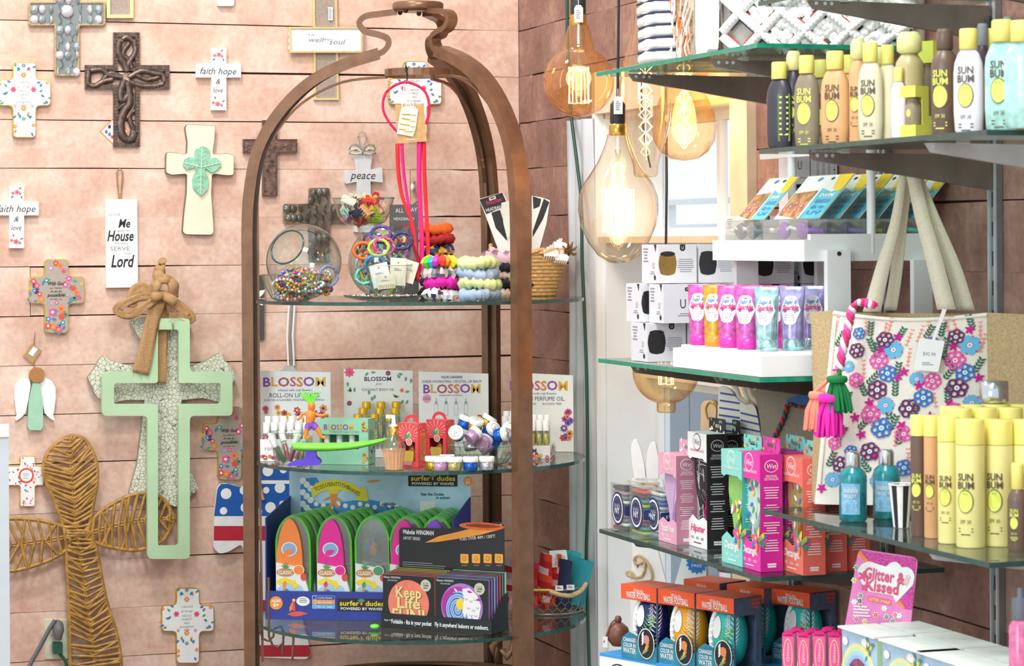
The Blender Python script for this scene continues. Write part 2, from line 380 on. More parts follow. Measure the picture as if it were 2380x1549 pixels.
# floral verse crosses
def floral(px,py,label,kind,group):          # px,py centre of the arm crossing
    F,t=wthing('floral_cross',label,'cross',px,py,group)
    if kind=='white': P=cross(px-27,px+27,py-70,py+105,px-61,px+61,py-30,py+31); base='off_white'
    else: P=cross(px-28,px+27,py-73,py+98,px-63,px+64,py-33,py+30); base='taupe_print'
    o=fillet(F.P(P),.011); m=MB(); m.prism(o,-.014,-.002,'goldleaf'); m.obj('gilt_edge',t)
    m=MB(); m.prism(scale_in(o,.0022),-.0165,-.0135,base); m.obj('front_panel',t)
    m=MB(); of=.0172
    r_=random.Random(4)
    if kind=='white':
        for dx,dy,s,c in ((0,-42,.0055,'orangef'),(-24,-8,.0058,'pinkf'),(23,-8,.0058,'pinkf'),(0,36,.0055,'orangef'),(-20,30,.0035,'lil'),(20,30,.0035,'lil'),(23,75,.004,'orangef'),(-20,78,.004,'orangef'),(-55,-20,.003,'orangef'),(55,-24,.0035,'orangef'),(0,60,.004,'teal'),(0,-64,.004,'blue')):
            x,z=F(px+dx,py+dy,of); m.flower(x,z,s*1.35,c,'redf' if c=='pinkf' else 'yellow',-of,n=6)
        for dx,dy in ((-14,-50),(14,-50),(-20,-60),(20,-58),(-8,-52),(8,-52),(-38,-14),(-36,-2),(-40,4),(37,-14),(36,-2),(40,4),(-30,-24),(30,-24),(-12,44),(12,44),(-18,52),(18,52),(-8,50),(8,50),(-52,18),(-46,22),(50,18),(44,24),(-16,86),(18,92),(-56,10),(56,12)):
            x,z=F(px+dx,py+dy,of); m.leaf(x,z,.011,.0055,math.atan2(-dy,dx)+r_.uniform(-.8,.8),r_.choice(('teal','green','blue','orangef')),-of)
        for dy,tx,wd in ((-25,'I CAN DO',30),(-15,'all things',28),(-4,'THROUGH',24),(4,'CHRIST',26),(13,'WHO',14),(21,'strengthens',34),(29,'ME',14)):
            x,z=F(px,py+dy,of); m.text(tx,x,z,.0052,'grey',-of,w=wd*.00107)
    else:
        for dx,dy,s,c in ((-52,-22,.006,'redf'),(-44,-12,.006,'pinkf'),(-38,8,.005,'redf'),(-34,20,.007,'orangef'),(-56,24,.004,'lil'),(-22,-24,.005,'teal'),(30,-28,.006,'pinkf'),(22,-14,.007,'pinkf'),(40,-6,.006,'redf'),(48,4,.006,'orangef'),(54,16,.005,'pinkf'),(28,10,.004,'lil'),(36,20,.005,'teal'),(0,-64,.006,'redf'),(10,-58,.006,'orangef'),(18,-46,.005,'pinkf'),(-12,-52,.004,'lil'),(-8,50,.008,'pinkf'),(12,42,.008,'orangef'),(14,60,.007,'redf'),(-18,66,.005,'blue'),(-18,82,.007,'redf'),(-6,84,.007,'orangef'),(6,90,.007,'pinkf'),(16,74,.005,'teal'),(-10,30,.004,'lil'),(2,28,.004,'pinkf'),(-50,0,.004,'blue'),(-60,-6,.004,'gold'),(60,-16,.004,'gold')):
            x,z=F(px+dx,py+dy,of); m.flower(x,z,s*1.4,c,r_.choice(('white','gold','redf')),-of,n=r_.choice((5,6)),rot=r_.random())
        for k in range(34):
            dx=r_.choice((r_.uniform(-60,-24),r_.uniform(24,60))); dy=r_.uniform(-28,26)
            if k>18: dx=r_.uniform(-24,24); dy=r_.uniform(40,94)
            x,z=F(px+dx,py+dy,of-.0003); m.leaf(x,z,.014,.0065,r_.uniform(0,6.2),r_.choice(('teal','green','navy','blue')),-of+.0003)
        for dy,tx,h,b in ((-17,'With God',.009,1),(-6,'ALL THINGS',.004,0),(2,'ARE',.004,0),(10,'possible',.008,1),(20,'MATTHEW 19:26',.003,0)):
            x,z=F(px,py+dy,of); m.text(tx,x,z,h,'black',-of,w=.042 if b else .03,bold=b,slant=.2 if b else 0)
    m.obj('painted_flowers',t); return t
floral(55,216,'white floral verse cross with gilt edge, at the left edge beside the dark iron cross','white','white floral verse crosses')
floral(434,1436,'white floral verse cross low on the wall right of the wicker cross','white','white floral verse crosses')
floral(962,213,'white floral verse cross seen through the top of the metal stand','white','white floral verse crosses')
floral(130,676,'taupe floral verse cross with gilt edge above the angel ornament','taupe','taupe floral verse crosses')
floral(532,1018,'taupe floral verse cross half hidden by the green open cross and metal post','taupe','taupe floral verse crosses')
# jewelled cross
pm('gem','a9b4b8',.12,.25,var=.5,scale=60); pm('gem_pale','dcd6e0',.1,.15,var=.3,scale=60); pm('gem_dark','7c7a70',.15,.5,var=.5,scale=40); pm('rope_gold','b09a72',.6,var=.3,scale=200)
F,t=wthing('gem_cross','large cross covered in silvery glass gems with rope border','cross',153,40)
P=cross(128,180,-60,175,68,240,8,58); o=fillet(F.P(P),.004)
m=MB(); m.prism(o,-.012,-.0005,H('7f8888')); m.obj('backing',t)
m=MB(); m.tube([(a,-.012,b) for a,b in scale_in(o,-.001)],.0035,'rope_gold',n=6,closed=1); m.obj('rope_border',t)
gm=MB(); gm.lathe([(0,.0075),(.005,.0062),(.0085,.003),(.0095,0)],'gem',9,cap=0); g2=MB(); g2.lathe([(0,.0075),(.005,.0062),(.0085,.003),(.0095,0)],'gem_pale',9,cap=0)
def gems(t,F,cs,y,me,lab='gem',k=1.):
    for i,(px,py) in enumerate(cs):
        x,z=F(px,py,-y); o=bpy.data.objects.new(lab,me[i%len(me)]); C.objects.link(o); o.parent=t; o.location=(x,y,z); o.rotation_euler=(PI/2,0,i*.7); o.scale=(k,k,1)
me=[gm.mesh('gem'),g2.mesh('gem_pale')]
gems(t,F,[(80+18.5*i,22+24*j+(6 if i%2 else 0)*0) for j in range(2) for i in range(9)]+[(141+19*i-2,70+19.5*j) for j in range(6) for i in range(3) ]+[(141+19*i,0-20*j) for j in range(2) for i in range(3)],-.0125,me,k=1.2)
o=bpy.data.objects.new('large_gem',me[1]); C.objects.link(o); o.parent=t; x,z=F(156,26,.014); o.location=(x,-.015,z); o.rotation_euler=(PI/2,0,0); o.scale=(1.7,1.7,1.3)
# dark shell cross
F,t=wthing('shell_cross','dark mother-of-pearl shell cross behind the tilted glass globe vase','cross',735,480)
P=cross(716,764,437,610,657,775+40,474,520); m=MB(); m.prism(fillet(F.P(P),.006),-.01,-.0005,'gem_dark'); m.obj('backing',t)
g3=MB(); g3.lathe([(0,.006),(.006,.005),(.0095,.002),(.0105,0)],'gem_dark',9,cap=0); m3=g3.mesh('shell_disc')
gems(t,F,[(668+15*i,486+22*j) for j in range(2) for i in range(8)]+[(725+15*i,447+19*j) for j in range(2) for i in range(3)]+[(725+15*i,535+18*j) for j in range(4) for i in range(3)],-.0105,[m3],'shell_disc',1.15)
# gold frames
F,t=wthing('photo_frame','thin gold frame with taupe panel at the top of the wall','frame',277,0)
q=F.P([(246,-80),(308,-80),(308,43),(246,43)]); m=MB(); m.ring(q,scale_in(q,.0085),-.014,-.0005,pm('champagne','e3d9a0',.35,.5)); m.obj('frame',t)
m=MB(); m.poly(scale_in(q,.008),-.006,pm('taupe_panel','a39387',.6,scale=200,var=.15)); m.obj('panel',t)
F,t=wthing('framed_cross','gold framed cross with pale chevron plaque reading it is well with my soul','cross',752,90)
for nm,q in (('upright_frame',F.P([(724,-60),(779,-60),(785,233),(728,233)])),('plaque_frame',F.P([(667,64),(838,64),(838,124),(669,124)]))):
    y=-.012 if nm[0]=='u' else -.022
    m=MB(); m.ring(q,scale_in(q,.005),y,-.001 if nm[0]=='u' else -.0125,'champagne'); m.obj(nm,t)
    m=MB(); m.poly(scale_in(q,.0045),y+.004,'taupe_panel' if nm[0]=='u' else 'off_white')
    if nm[0]=='p':
        for j in range(3):
            for i in range(6):
                x0,z0=F(680+26*i,76+16*j,.018); s_=.011
                m.poly([(x0-s_,z0-s_*.7),(x0,z0+.002),(x0+s_,z0-s_*.7),(x0+s_,z0+.001),(x0,z0+s_*.9),(x0-s_,z0+.001)],-.0186,H('dfe9f0'))
        for tx,px,py,h,wd,mt in (('it is',722,80,.005,.018,'grey'),('well',733,92,.012,.04,'grey'),('WITH MY',762,92,.0045,.026,'grey'),('soul',782,97,.013,.042,'grey')):
            x,z=F(px,py,.019); m.text(tx,x,z,h,mt,-.0192,w=wd,slant=.25)
    m.obj('panel',t)
m=MB(); x,z=F(768,32,.013); m.poly([(x-.006,z-.017),(x+.006,z-.017),(x+.006,z+.017),(x-.006,z+.017)],-.0135,H('d8dfe2')); m.bars(x-.004,x+.004,z+.014,z-.014,7,'grey',-.0138); m.obj('price_sticker',t)
# white wooden piece at the top
F,t=wthing('white_cross','bottom tip of a pale cross cut off by the top edge','cross',520,0)
m=MB(); m.prism(fillet(F.P([(498,-90),(545,-90),(541,15),(503,15)]),.005),-.014,-.0005,H('dfe3ea')); m.obj('upright',t)
# ornate iron cross
F,t=wthing('iron_cross','large dark pierced iron cross with hammered border','cross',292,180)
P=cross(262,323,76,342,196,392,152,208); o=F.P(P); i_=scale_in(o,.011)
m=MB(); m.ring(o,i_,-.012,-.002,'iron_brown'); m.obj('hammered_border',t)
m=MB(); tl=[]
N_=len(o)
for i in range(N_):
    a=Vector(o[i]);b=Vector(o[(i+1)%N_]); L_=(b-a).length; k=max(1,int(L_/.008))
    for j in range(k):
        c=a.lerp(b,(j+.5)/k); d=(b-a).normalized(); nn=Vector((-d.y,d.x))*(1 if area2(o)>0 else -1)
        p=c+nn*.001; q=c+nn*.0095; m.tube([(p.x,-.0125,p.y),(q.x,-.0125,q.y)],.0011,'iron_brown',n=4)
m.obj('border_ribs',t,stuff=1)
def curl(pts,r,nm='scroll'):
    m=MB(); m.tube([(*[F(a,b,.009)[0]],-.009,F(a,b,.009)[1]) for a,b in [(p.x,p.y) for p in bez(pts,5)]],r,'iron_brown',n=6,flat=.6); m.obj(nm,t)
for pts,r in ((((278,95),(275,120),(290,150),(297,165)),.007),(((312,92),(315,120),(300,145),(292,165)),.006),(((285,92),(296,86),(308,95)),.006),
 (((300,100),(285,125),(300,140),(308,160)),.005),(((206,165),(205,195),(222,200),(240,190),(262,185)),.006),(((210,165),(235,162),(255,175),(285,180)),.006),(((232,198),(255,170),(285,182)),.005),
 (((300,180),(330,165),(355,170),(378,175),(383,190)),.006),(((300,190),(330,200),(360,200),(380,195)),.006),(((310,170),(340,185),(370,180)),.005),
 (((290,185),(280,215),(285,235),(300,215),(296,190)),.007),(((300,215),(302,240),(285,265),(280,295),(288,320),(305,325),(312,305)),.008),(((290,240),(275,255),(285,245)),.005),(((312,215),(310,250),(300,270),(310,300)),.005),(((296,275),(305,262),(313,258)),.005)):
    curl(pts,r*1.45)
# colourful diamond card behind
F,t=wthing('patterned_card','small bright patterned diamond tile peeking from behind the iron cross','card',268,310)
m=MB(); a=F.P([(231,306),(266,272),(300,306),(266,341)]); m.prism(a,-.0012,0,'orangef'); b=scale_in(a,.003); m.poly(b,-.0015,'off_white')
for px,py,c in ((258,300,'navy'),(262,315,'redf'),(252,312,'blue'),(268,325,'lil'),(270,290,'green'),(258,318,'blue')): x,z=F(px,py); m.leaf(x-.005,z,.012,.008,1+px,c,-.0018)
m.obj('tile',t)
# faith hope love crosses
for (px,py,lab) in ((506,165,'small white faith hope and love cross right of the iron cross'),(37,485,'small white faith hope and love cross at the left edge')):
    F,t=wthing('faith_cross',lab,'cross',px,py,'small white faith hope and love crosses')
    P=cross(px-17,px+17,py-52,py+92,px-52,px+51,py-16,py+16); m=MB(); m.prism(F.P(P),-.016,-.001,'off_white'); m.obj('board',t)
    m=MB(); y=.0164
    for dy,tx,h,wd in ((0,'faith hope',.017,.094),(24,'&',.013,.012),(44,'love',.013,.026)): x,z=F(px,py+dy,y); m.text(tx,x,z,h,'black',-y,w=wd,slant=.3)
    for dx,dy,s in ((3,-38,.0075),(-7,-36,.005),(10,-34,.004),(0,77,.008),(-10,74,.005),(9,80,.0045)): x,z=F(px+dx,py+dy,y); m.flower(x,z,s,'dusty','redf',-y)
    for dx,dy,a in ((-6,-30,4),(8,-44,1),(-4,66,2),(10,72,.5),(12,-30,5)): x,z=F(px+dx,py+dy,y); m.leaf(x,z,.009,.004,a,'brownf',-y)
    m.obj('printed_words',t)
# cream cross with leaf ornament
F,t=wthing('cream_cross','cream wooden cross with raised mint green leaf ornament','cross',463,380)
P=[(430,290),(498,292),(495,330),(491,359),(525,357),(541,362),(540,408),(525,409),(490,405),(488,450),(492,505),(494,540),(488,547),(428,546),(421,540),(424,500),(430,450),(431,405),(395,408),(382,402),(383,358),(388,354),(431,359),(432,330),(427,300)]
m=MB(); o=fillet(F.P(P),.006); m.prism(o,-.017,-.001,H('7a6a4c')); m.prism(scale_in(o,.0012),-.019,-.0165,'cream_paint'); m.obj('board',t)
m=MB(); L=[(467,340),(478,345),(484,355),(480,366),(486,370),(497,366),(508,376),(510,384),(500,396),(490,402),(480,398),(474,392),(470,396),(476,404),(480,418),(478,440),(468,452),(463,457),(457,450),(444,438),(442,420),(446,405),(452,398),(450,390),(440,392),(430,396),(420,384),(424,372),(434,365),(446,368),(448,358),(448,350),(456,346)]
m.prism(fillet(F.P(L),.004),-.026,-.019,'mint')
for a,b in (((463,395),(466,345)),((463,390),(424,380)),((463,390),(505,380)),((463,395),(462,452))):
    (x0,z0),(x1,z1)=F(*a),F(*b); m.tube([(x0,-.0265,z0),(x1,-.0265,z1)],.0016,H('b9ddc4'),n=5)
    for k in range(1,5):
        for sg in (1,-1):
            ax=x0+(x1-x0)*k/5; az=z0+(z1-z0)*k/5; dx,dz=(x1-x0),(z1-z0); l=math.hypot(dx,dz); ux,uz=dx/l,dz/l
            m.tube([(ax,-.0262,az),(ax+ux*.006-sg*uz*.009,-.0262,az+uz*.006+sg*ux*.009)],.001,H('b9ddc4'),n=4)
m.obj('leaf_ornament',t,'raised mint green leaf ornament')
# joshua sign
F,t=wthing('word_sign','tall white board reading as for me and my house, hung by twine','sign',280,560)
m=MB(); m.prism(F.P([(243,463),(316,464),(318,668),(245,669)]),-.016,-.002,'white'); m.obj('board',t)
m=MB(); y=.0165
for px,py,tx,h,wd,c,b in ((266,499,'AS FOR',.006,.03,'grey',0),(288,519,'Me',.021,.03,'black',1),(288,537,'AND MY',.006,.034,'grey',0),(279,548,'House',.026,.066,'black',1),(282,566,'WE WILL',.006,.036,'grey',0),(279,578,'SERVE',.010,.05,'grey',0),(296,590,'THE',.005,.016,'grey',0),(283,607,'Lord',.030,.056,'black',1)):
    x,z=F(px,py,y); m.text(tx,x,z,h,c,-y,w=wd,bold=b,slant=.25 if b else 0)
m.obj('printed_words',t)
m=MB(); m.tube([(F(a,b)[0],-.008,F(a,b)[1]) for a,b in ((276,464),(272,430),(270,400),(277,392),(284,400),(282,430),(279,464))],.0018,'twine'); m.obj('twine_loop',t)
# angel
F,t=wthing('angel_ornament','wooden angel with white wings and mint body','ornament',80,930)
for sg in (1,-1):
    q=[(80+sg*a,b) for a,b in ((14,880),(24,878),(38,884),(47,900),(48,925),(44,955),(42,965),(46,975),(44,978),(34,972),(22,960),(16,930),(10,895))]
    m=MB(); m.prism(fillet(F.P(q),.003),-.012,-.002,'white'); m.obj('wing',t)
m=MB(); m.prism(fillet(F.P([(74,890),(90,890),(97,930),(98,990),(93,1000),(67,999),(62,990),(65,930)]),.003),-.018,-.006,H('a6d2b6')); m.obj('body',t,'mint body')
m=MB(); x,z=F(85,872,.01); m.disc(x,z,.019,-.02,H('b07a45'),18); m.prism([(x+.019*math.cos(i*PI/9),z+.019*math.sin(i*PI/9)) for i in range(18)],-.0199,-.006,H('b07a45')); m.obj('head',t,'round brown wooden head')
m=MB(); m.tube([(F(a,b)[0],-.004,F(a,b)[1]) for a,b in ((80,858),(76,830),(78,800),(81,770),(79,800))],.0013,'twine'); m.obj('twine',t)
m=MB(); m.prism(F.P([(53,828),(73,800),(96,815),(75,845)]),-.006,-.004,H('b08f60')); x,z=F(78,818,.007); m.poly(F.P([(66,822),(78,806),(88,812),(76,829)],.0065),-.0065,'white'); m.obj('price_tag',t)
# sage open cross, burlap bow
F,t=wthing('open_green_cross','large sage green open outline cross hung by twine under a burlap bow','cross',385,910)
OUT=cross(340,438,740,1298,235,537,864,966); INN=cross(364,412,766,1268,262,510,890,939)
m=MB(); o=fillet(F.P(OUT,.05),.012); i_=fillet(F.P(INN,.05),.007); m.ring(o,i_,-.056,-.038,'sage'); m.obj('outline_frame',t)
m=MB()
for dx in (-22,12):
    m.tube([(F(a+dx,b,.05)[0],-.052-.01*(b>740),F(a+dx,b,.05)[1]) for a,b in ((382,650),(384,740),(386,772),(390,740),(385,650))],.0014,'twine',n=6)
m.obj('twine',t)
t.location+=MM*.012
# crackled cross
def crackle():
    m=bpy.data.materials.new('crackle'); m.use_nodes=True; nt=m.node_tree; N=nt.nodes; L=nt.links; B=N['Principled BSDF']; B.inputs['Roughness'].default_value=.6
    tc=N.new('ShaderNodeTexCoord'); v=N.new('ShaderNodeTexVoronoi'); v.feature='DISTANCE_TO_EDGE'; v.inputs['Scale'].default_value=105; L.new(tc.outputs['Object'],v.inputs[0])
    r=N.new('ShaderNodeValToRGB'); r.color_ramp.elements[0].position=.02; r.color_ramp.elements[1].position=.07; r.color_ramp.elements[0].color=(*lin('6f7a68'),1); r.color_ramp.elements[1].color=(*lin('dcdcc8'),1)
    L.new(v.outputs['Distance'],r.inputs[0]); L.new(r.outputs[0],B.inputs['Base Color']); MT['crackle']=m
crackle()
F,t=wthing('crackled_cross','cream crackle painted cross behind the sage green open cross','cross',385,900)
P=[(300,745),(340,735),(372,760),(405,735),(446,750),(430,790),(412,820),(412,865),(440,852),(473,842),(500,826),(513,820),(522,838),(537,856),(549,879),(530,900),(534,915),(510,935),(470,925),(420,930),(424,985),(436,1080),(460,1136),(440,1155),(408,1178),(370,1165),(330,1160),(299,1146),(318,1080),(328,1000),(335,930),(290,930),(262,936),(230,928),(218,912),(203,878),(218,858),(230,835),(241,827),(256,840),(300,850),(345,862),(345,820),(325,790)]
m=MB(); m.prism(fillet(F.P(P,.02),.004),-.026,-.006,'crackle',H('9a9a86')); m.obj('board',t)
F,t=wthing('burlap_bow','brown burlap ribbon bow above the sage green open cross','bow',375,690)
def ribbon(nm,pts,wd,y=-.06,fl=.16,lab=None):
    m=MB(); m.tube([(F(p.x,p.y,.05)[0],y-.006*math.sin(i*.9),F(p.x,p.y,.05)[1]) for i,p in enumerate(bez(pts,5))],wd,'burlap',n=8,flat=fl,up=None); m.obj(nm,t)
def rib2(nm,pts,wd,y0=-.062):   # flat ribbon facing the room, width in px
    m=MB(); B=bez(pts,5); vs=[];n=len(B)
    for i,p in enumerate(B):
        d=(B[min(i+1,n-1)]-B[max(i-1,0)]).normalized(); w_=wd[0]+(wd[1]-wd[0])*i/(n-1)
        for k in range(5):
            e=(k-2)/2*w_/2; x,z=F(p.x-d.y*e,p.y+d.x*e,.05); vs.append((x,y0-.003*math.cos(k*2.6+i*.5),z))
    fs=[(i*5+k,i*5+k+1,i*5+k+6,i*5+k+5) for i in range(n-1) for k in range(4)]
    m.add(vs,fs,'burlap',1); o=m.obj(nm,t); sm=o.modifiers.new('s','SOLIDIFY'); sm.thickness=.002
rib2('tail',((368,690),(352,740),(338,800),(322,868)),(30,38),-.058); rib2('tail',((372,690),(378,760),(376,830),(372,892)),(24,26),-.034)
rib2('loop',((365,694),(330,690),(295,700),(268,715),(275,728),(300,732),(330,712),(360,694)),(18,20),-.064)
rib2('loop',((300,715),(305,685),(320,670),(345,682),(365,690)),(26,30),-.06)
rib2('loop',((378,690),(395,700),(425,722),(440,742),(420,738),(390,735)),(26,24),-.05)
ribbon('knot',((352,690),(372,686),(398,700)),.013,-.068,.7); ribbon('knot',((356,672),(362,655),(380,648),(396,660),(398,690)),.017,-.06,.6); ribbon('gathered_top',((362,650),(368,632),(376,618),(374,606)),[.017]*8+[.009,.006,.006,.006,.006,.010,.012,.012],-.05,.7)
t.location+=MM*.016
# wicker cross
F,t=wthing('wicker_cross','large woven wicker cross with rounded arms above the wall outlet','cross',170,1240)
def blade(L,Rr,S,step,flip=0):
    Lb,Rb,Sb=[bez(x,8) for x in (L,Rr,S)]
    for e in (Lb,Rb):
        m=MB(); m.tube([(F(p.x,p.y,.02)[0],-.02,F(p.x,p.y,.02)[1]) for p in e],.0055,'wicker',n=6); m.obj('rim',t)
    for dx in (-2.5,2.5):
        m=MB(); m.tube([(F(p.x+dx,p.y+dx,.02)[0],-.022,F(p.x+dx,p.y+dx,.02)[1]) for p in Sb],.003,'wicker',n=5); m.obj('spine',t)
    def samp(B,u): u=max(0,min(.9999,u))*(len(B)-1); i=int(u); return B[i].lerp(B[i+1],u-i)
    n=int(1/step)
    for i in range(n):
        u=(i+.5)/n
        for B in (Lb,Rb):
            for dd in ((0,.35) if i%3==0 else (0,)):
                a=samp(Sb,u+rc.uniform(-.004,.004)+dd/n*2); b=samp(B,u+rc.uniform(-.012,.012)+(.7-dd*2)/n); m=MB()
                pa,pb=F(a.x,a.y,.02),F(b.x,b.y,.02); mid=((pa[0]+pb[0])/2,-.021-rc.uniform(0,.006),(pa[1]+pb[1])/2+rc.uniform(-.001,.001))
                m.tube([(pa[0],-.024,pa[1]),mid,(pb[0],-.0215,pb[1])],rc.uniform(.0036,.0048),'wicker',n=5); m.obj('cane_strand',t)
blade([(160,1012),(118,1040),(100,1080),(104,1115),(122,1155),(138,1200),(150,1240)],[(160,1012),(195,1022),(220,1070),(223,1115),(213,1175),(204,1240)],[(160,1015),(165,1100),(172,1180),(176,1240)],.045)
blade([(150,1240),(153,1290),(157,1370),(160,1450),(163,1549),(166,1610)],[(204,1240),(222,1280),(234,1345),(246,1400),(270,1480),(279,1549),(278,1610)],[(176,1240),(188,1310),(200,1400),(212,1480),(220,1549),(222,1610)],.032)
blade([(165,1240),(142,1223),(89,1209),(21,1205),(-30,1215),(-55,1265)],[(165,1250),(149,1280),(92,1309),(21,1326),(-30,1312),(-55,1265)],[(165,1245),(100,1256),(20,1266),(-55,1265)],.075)
blade([(195,1235),(225,1195),(270,1165),(320,1147),(372,1155),(403,1205)],[(195,1250),(225,1262),(265,1273),(320,1277),(375,1255),(403,1205)],[(195,1243),(260,1222),(330,1208),(400,1205)],.07)
t.location+=MM*.014
# small bright cross
F,t=wthing('small_floral_cross','small red and white floral cross left of the wicker cross','cross',61,1105)
P=cross(45,80,1060,1177,10,100,1083,1128); o=fillet(F.P(P),.005); m=MB(); m.prism(o,-.012,-.001,'goldleaf'); m.obj('gilt_edge',t)
m=MB(); m.prism(scale_in(o,.0015),-.014,-.0115,'off_white'); r_=random.Random(5)
for k in range(80):
    if k%2: a,b=r_.uniform(48,77),r_.uniform(1063,1174)
    else: a,b=r_.uniform(14,96),r_.uniform(1087,1124)
    x,z=F(a,b,.014); m.leaf(x,z,.006,.0035,r_.uniform(0,6),r_.choice(('redf','redf','orangef','pinkf','teal','blue','lil')),-.0143)
x,z=F(61,1106,.015); m.disc(x,z,.019,-.0147,'redf',16); m.disc(x,z,.0145,-.015,'white',16)
for i,s in enumerate(('bless','GREAT','day')): m.text(s,x,z+.006-.006*i,.0045,'grey',-.0153,w=.016)
m.obj('front_panel',t)
# outlet
F,t=wthing('wall_outlet','cream wall outlet plate beside the foot of the wicker cross','outlet',132,1485)
m=MB(); m.prism(fillet(F.P([(103,1441),(158,1440),(158,1531),(104,1532)]),.003),-.006,-.0005,H('dfe0c4')); m.obj('cover_plate',t)
for py in (1463,1508):
    x,z=F(131,py,.006); m=MB(); m.prism(fillet([(x-.017,z-.014),(x+.017,z-.014),(x+.017,z+.014),(x-.017,z+.014)],.006),-.008,-.0055,H('d2d3b6')); m.obj('socket',t)
F,t=wthing('grey_plug','grey power plug with thick cord in the upper outlet socket','plug',131,1463)
m=MB(); x,z=F(131,1463,.01); m.tube([(x,-.009,z+.012),(x+.001,-.03,z+.012),(x+.001,-.04,z),(x+.001,-.036,z-.022)],[.012,.014,.014,.008],H('6b6c70'),n=10); m.obj('plug_body',t)
m=MB(); m.tube([(F(a,b,.035)[0],-.035,F(a,b,.035)[1]) for a,b in ((128,1442),(115,1462),(95,1500),(75,1535),(55,1580))],.0055,H('6b6c70'),n=8); m.obj('cord',t)
F,t=wthing('green_plug','dark green plug and cord in the lower outlet socket','plug',131,1508)
m=MB(); x,z=F(132,1506,.01); m.box(x-.011,x+.011,-.034,-.0085,z-.012,z+.014,H('1f5a45')); m.obj('plug_body',t)
m=MB(); m.tube([(F(p.x,p.y,.02)[0],-.025,F(p.x,p.y,.02)[1]) for p in bez([(132,1508),(140,1522),(152,1540),(160,1580)],4)],.0045,H('1f5a45'),n=8); m.obj('cord',t)
# patriotic cross
F,t=wthing('patriotic_cross','big blue red and white cross with polka dots and stripes behind the metal stand','cross',612,1190)
P=[(585,1060),(640,1065),(730,1062),(742,1290),(690,1330),(693,1400),(722,1520),(712,1533),(600,1528),(588,1515),(592,1400),(588,1330),(560,1265),(530,1283),(510,1288),(496,1275),(497,1200),(505,1135),(515,1123),(540,1126),(600,1150),(590,1100)]
m=MB(); o=F.P(P,.015); m.prism(fillet(o,.008),-.016,-.001,'white')
def clipband(y0,y1,c):
    # stripes as quads clipped to the outline by sampling
    import bisect
    def xs(y):
        r_=[]
        for i in range(len(P)):
            (a,b),(c_,d)=P[i],P[(i+1)%len(P)]
            if (b-y)*(d-y)<0: r_.append(a+(c_-a)*(y-b)/(d-b))
        return sorted(r_)
    n=max(2,int((y1-y0)/8))
    for k in range(n):
        ya,yb=y0+(y1-y0)*k/n,y0+(y1-y0)*(k+1)/n; A,B_=xs(ya+.01),xs(yb-.01)
        if len(A)==len(B_):
            for j in range(0,len(A)-1,2):
                m.add([(F(u,v,.016)[0],-.0163,F(u,v,.016)[1]) for u,v in ((A[j],ya),(B_[j],yb),(B_[j+1],yb),(A[j+1],ya))],[(0,1,2,3)],c)
clipband(1075,1200,H('1f5fb4')); 
for a,b in ((1223,1257),(1395,1430),(1500,1527)): clipband(a,b,H('c22a3c'))
for px,py,s in ((525,1148,13),(519,1188,9),(567,1140,11),(570,1180,12),(622,1095,13),(658,1092,9),(650,1134,13),(618,1140,8),(628,1180,13),(656,1172,8),(600,1190,9)): x,z=F(px,py,.017); m.disc(x,z,s*.00107,-.0167,'white',14)
m.obj('board',t)
m=MB(); m.tube([(F(a,b,.02)[0],-.02,F(a,b,.02)[1]) for a,b in ((594,1078),(602,1120),(608,1150),(612,1162))],.004,H('c9a78a')); m.obj('ribbon',t)
t.location+=MM*.003
# copper cross
F,t=wthing('copper_cross','dark embossed metal cross partly behind the arch of the stand','cross',628,340)
P=cross(608,642,280,456,563,688,324,356); m=MB(); o=F.P(P); m.prism(o,-.012,-.001,'copper_dark'); m.ring(o,scale_in(o,.003),-.015,-.012,'iron_brown'); m.obj('board',t)
m=MB(); r_=random.Random(8)
for k in range(46):
    if k<24: a,b=r_.uniform(613,637),r_.uniform(288,450)
    else: a,b=r_.uniform(568,684),r_.uniform(329,351)
    x,z=F(a,b,.012); m.tube([(x-.003,-.0125,z),(x,-.0135,z+r_.uniform(-.004,.004)),(x+.004,-.0125,z+r_.uniform(-.003,.003))],.0014,r_.choice(('copper_dark','iron_brown',pm('copper_pale','b27f68',.35,.7))),n=4)  # paler copper picked at random for some vine pieces
m.obj('embossed_vines',t,stuff=1)
# peace cross
F,t=wthing('peace_cross','white wooden peace cross with wire hanger and striped bow','cross',842,405)
P=[(820,362),(862,360),(857,395),(884,389),(886,425),(857,422),(858,450),(866,540),(820,540),(826,470),(826,423),(800,428),(798,420),(800,396),(826,398)]
m=MB(); m.prism(fillet(F.P(P),.003),-.016,-.001,H('dcdfe2')); m.obj('board',t)
m=MB(); x,z=F(843,407,.017); m.text('peace',x,z,.021,'black',-.0165,w=.066,slant=.3); m.obj('lettering',t)
m=MB(); m.tube([(F(a,b)[0],-.008,F(a,b)[1]) for a,b in ((841,360),(832,325),(832,310),(839,306),(847,310),(849,325),(842,345),(841,360))],.0009,'grey',n=6)
for px,py in ((831,318),(850,320)): x,z=F(px,py); m.lathe([(0,.003),(.003,0),(0,-.003)],'grey',8,(x,-.008,z))
m.obj('wire_hanger',t)
m=MB()
for sg in (1,-1):
    for k,(dy) in enumerate((-6,4)): m.tube([(F(840+sg*a,350+b+dy,.01)[0],-.02-.003*k,F(840+sg*a,350+b+dy,.01)[1]) for a,b in ((2,0),(14,-8),(26,-6),(30,2),(16,5),(2,2))],.0035,(H('9a9788'),H('c9c8bd'))[k],n=6,flat=.5)
m.lathe([(0,.006),(.006,0),(0,-.006)],H('8c8878'),8,(F(840,350)[0],-.022,F(840,350)[1])); m.obj('striped_bow',t)
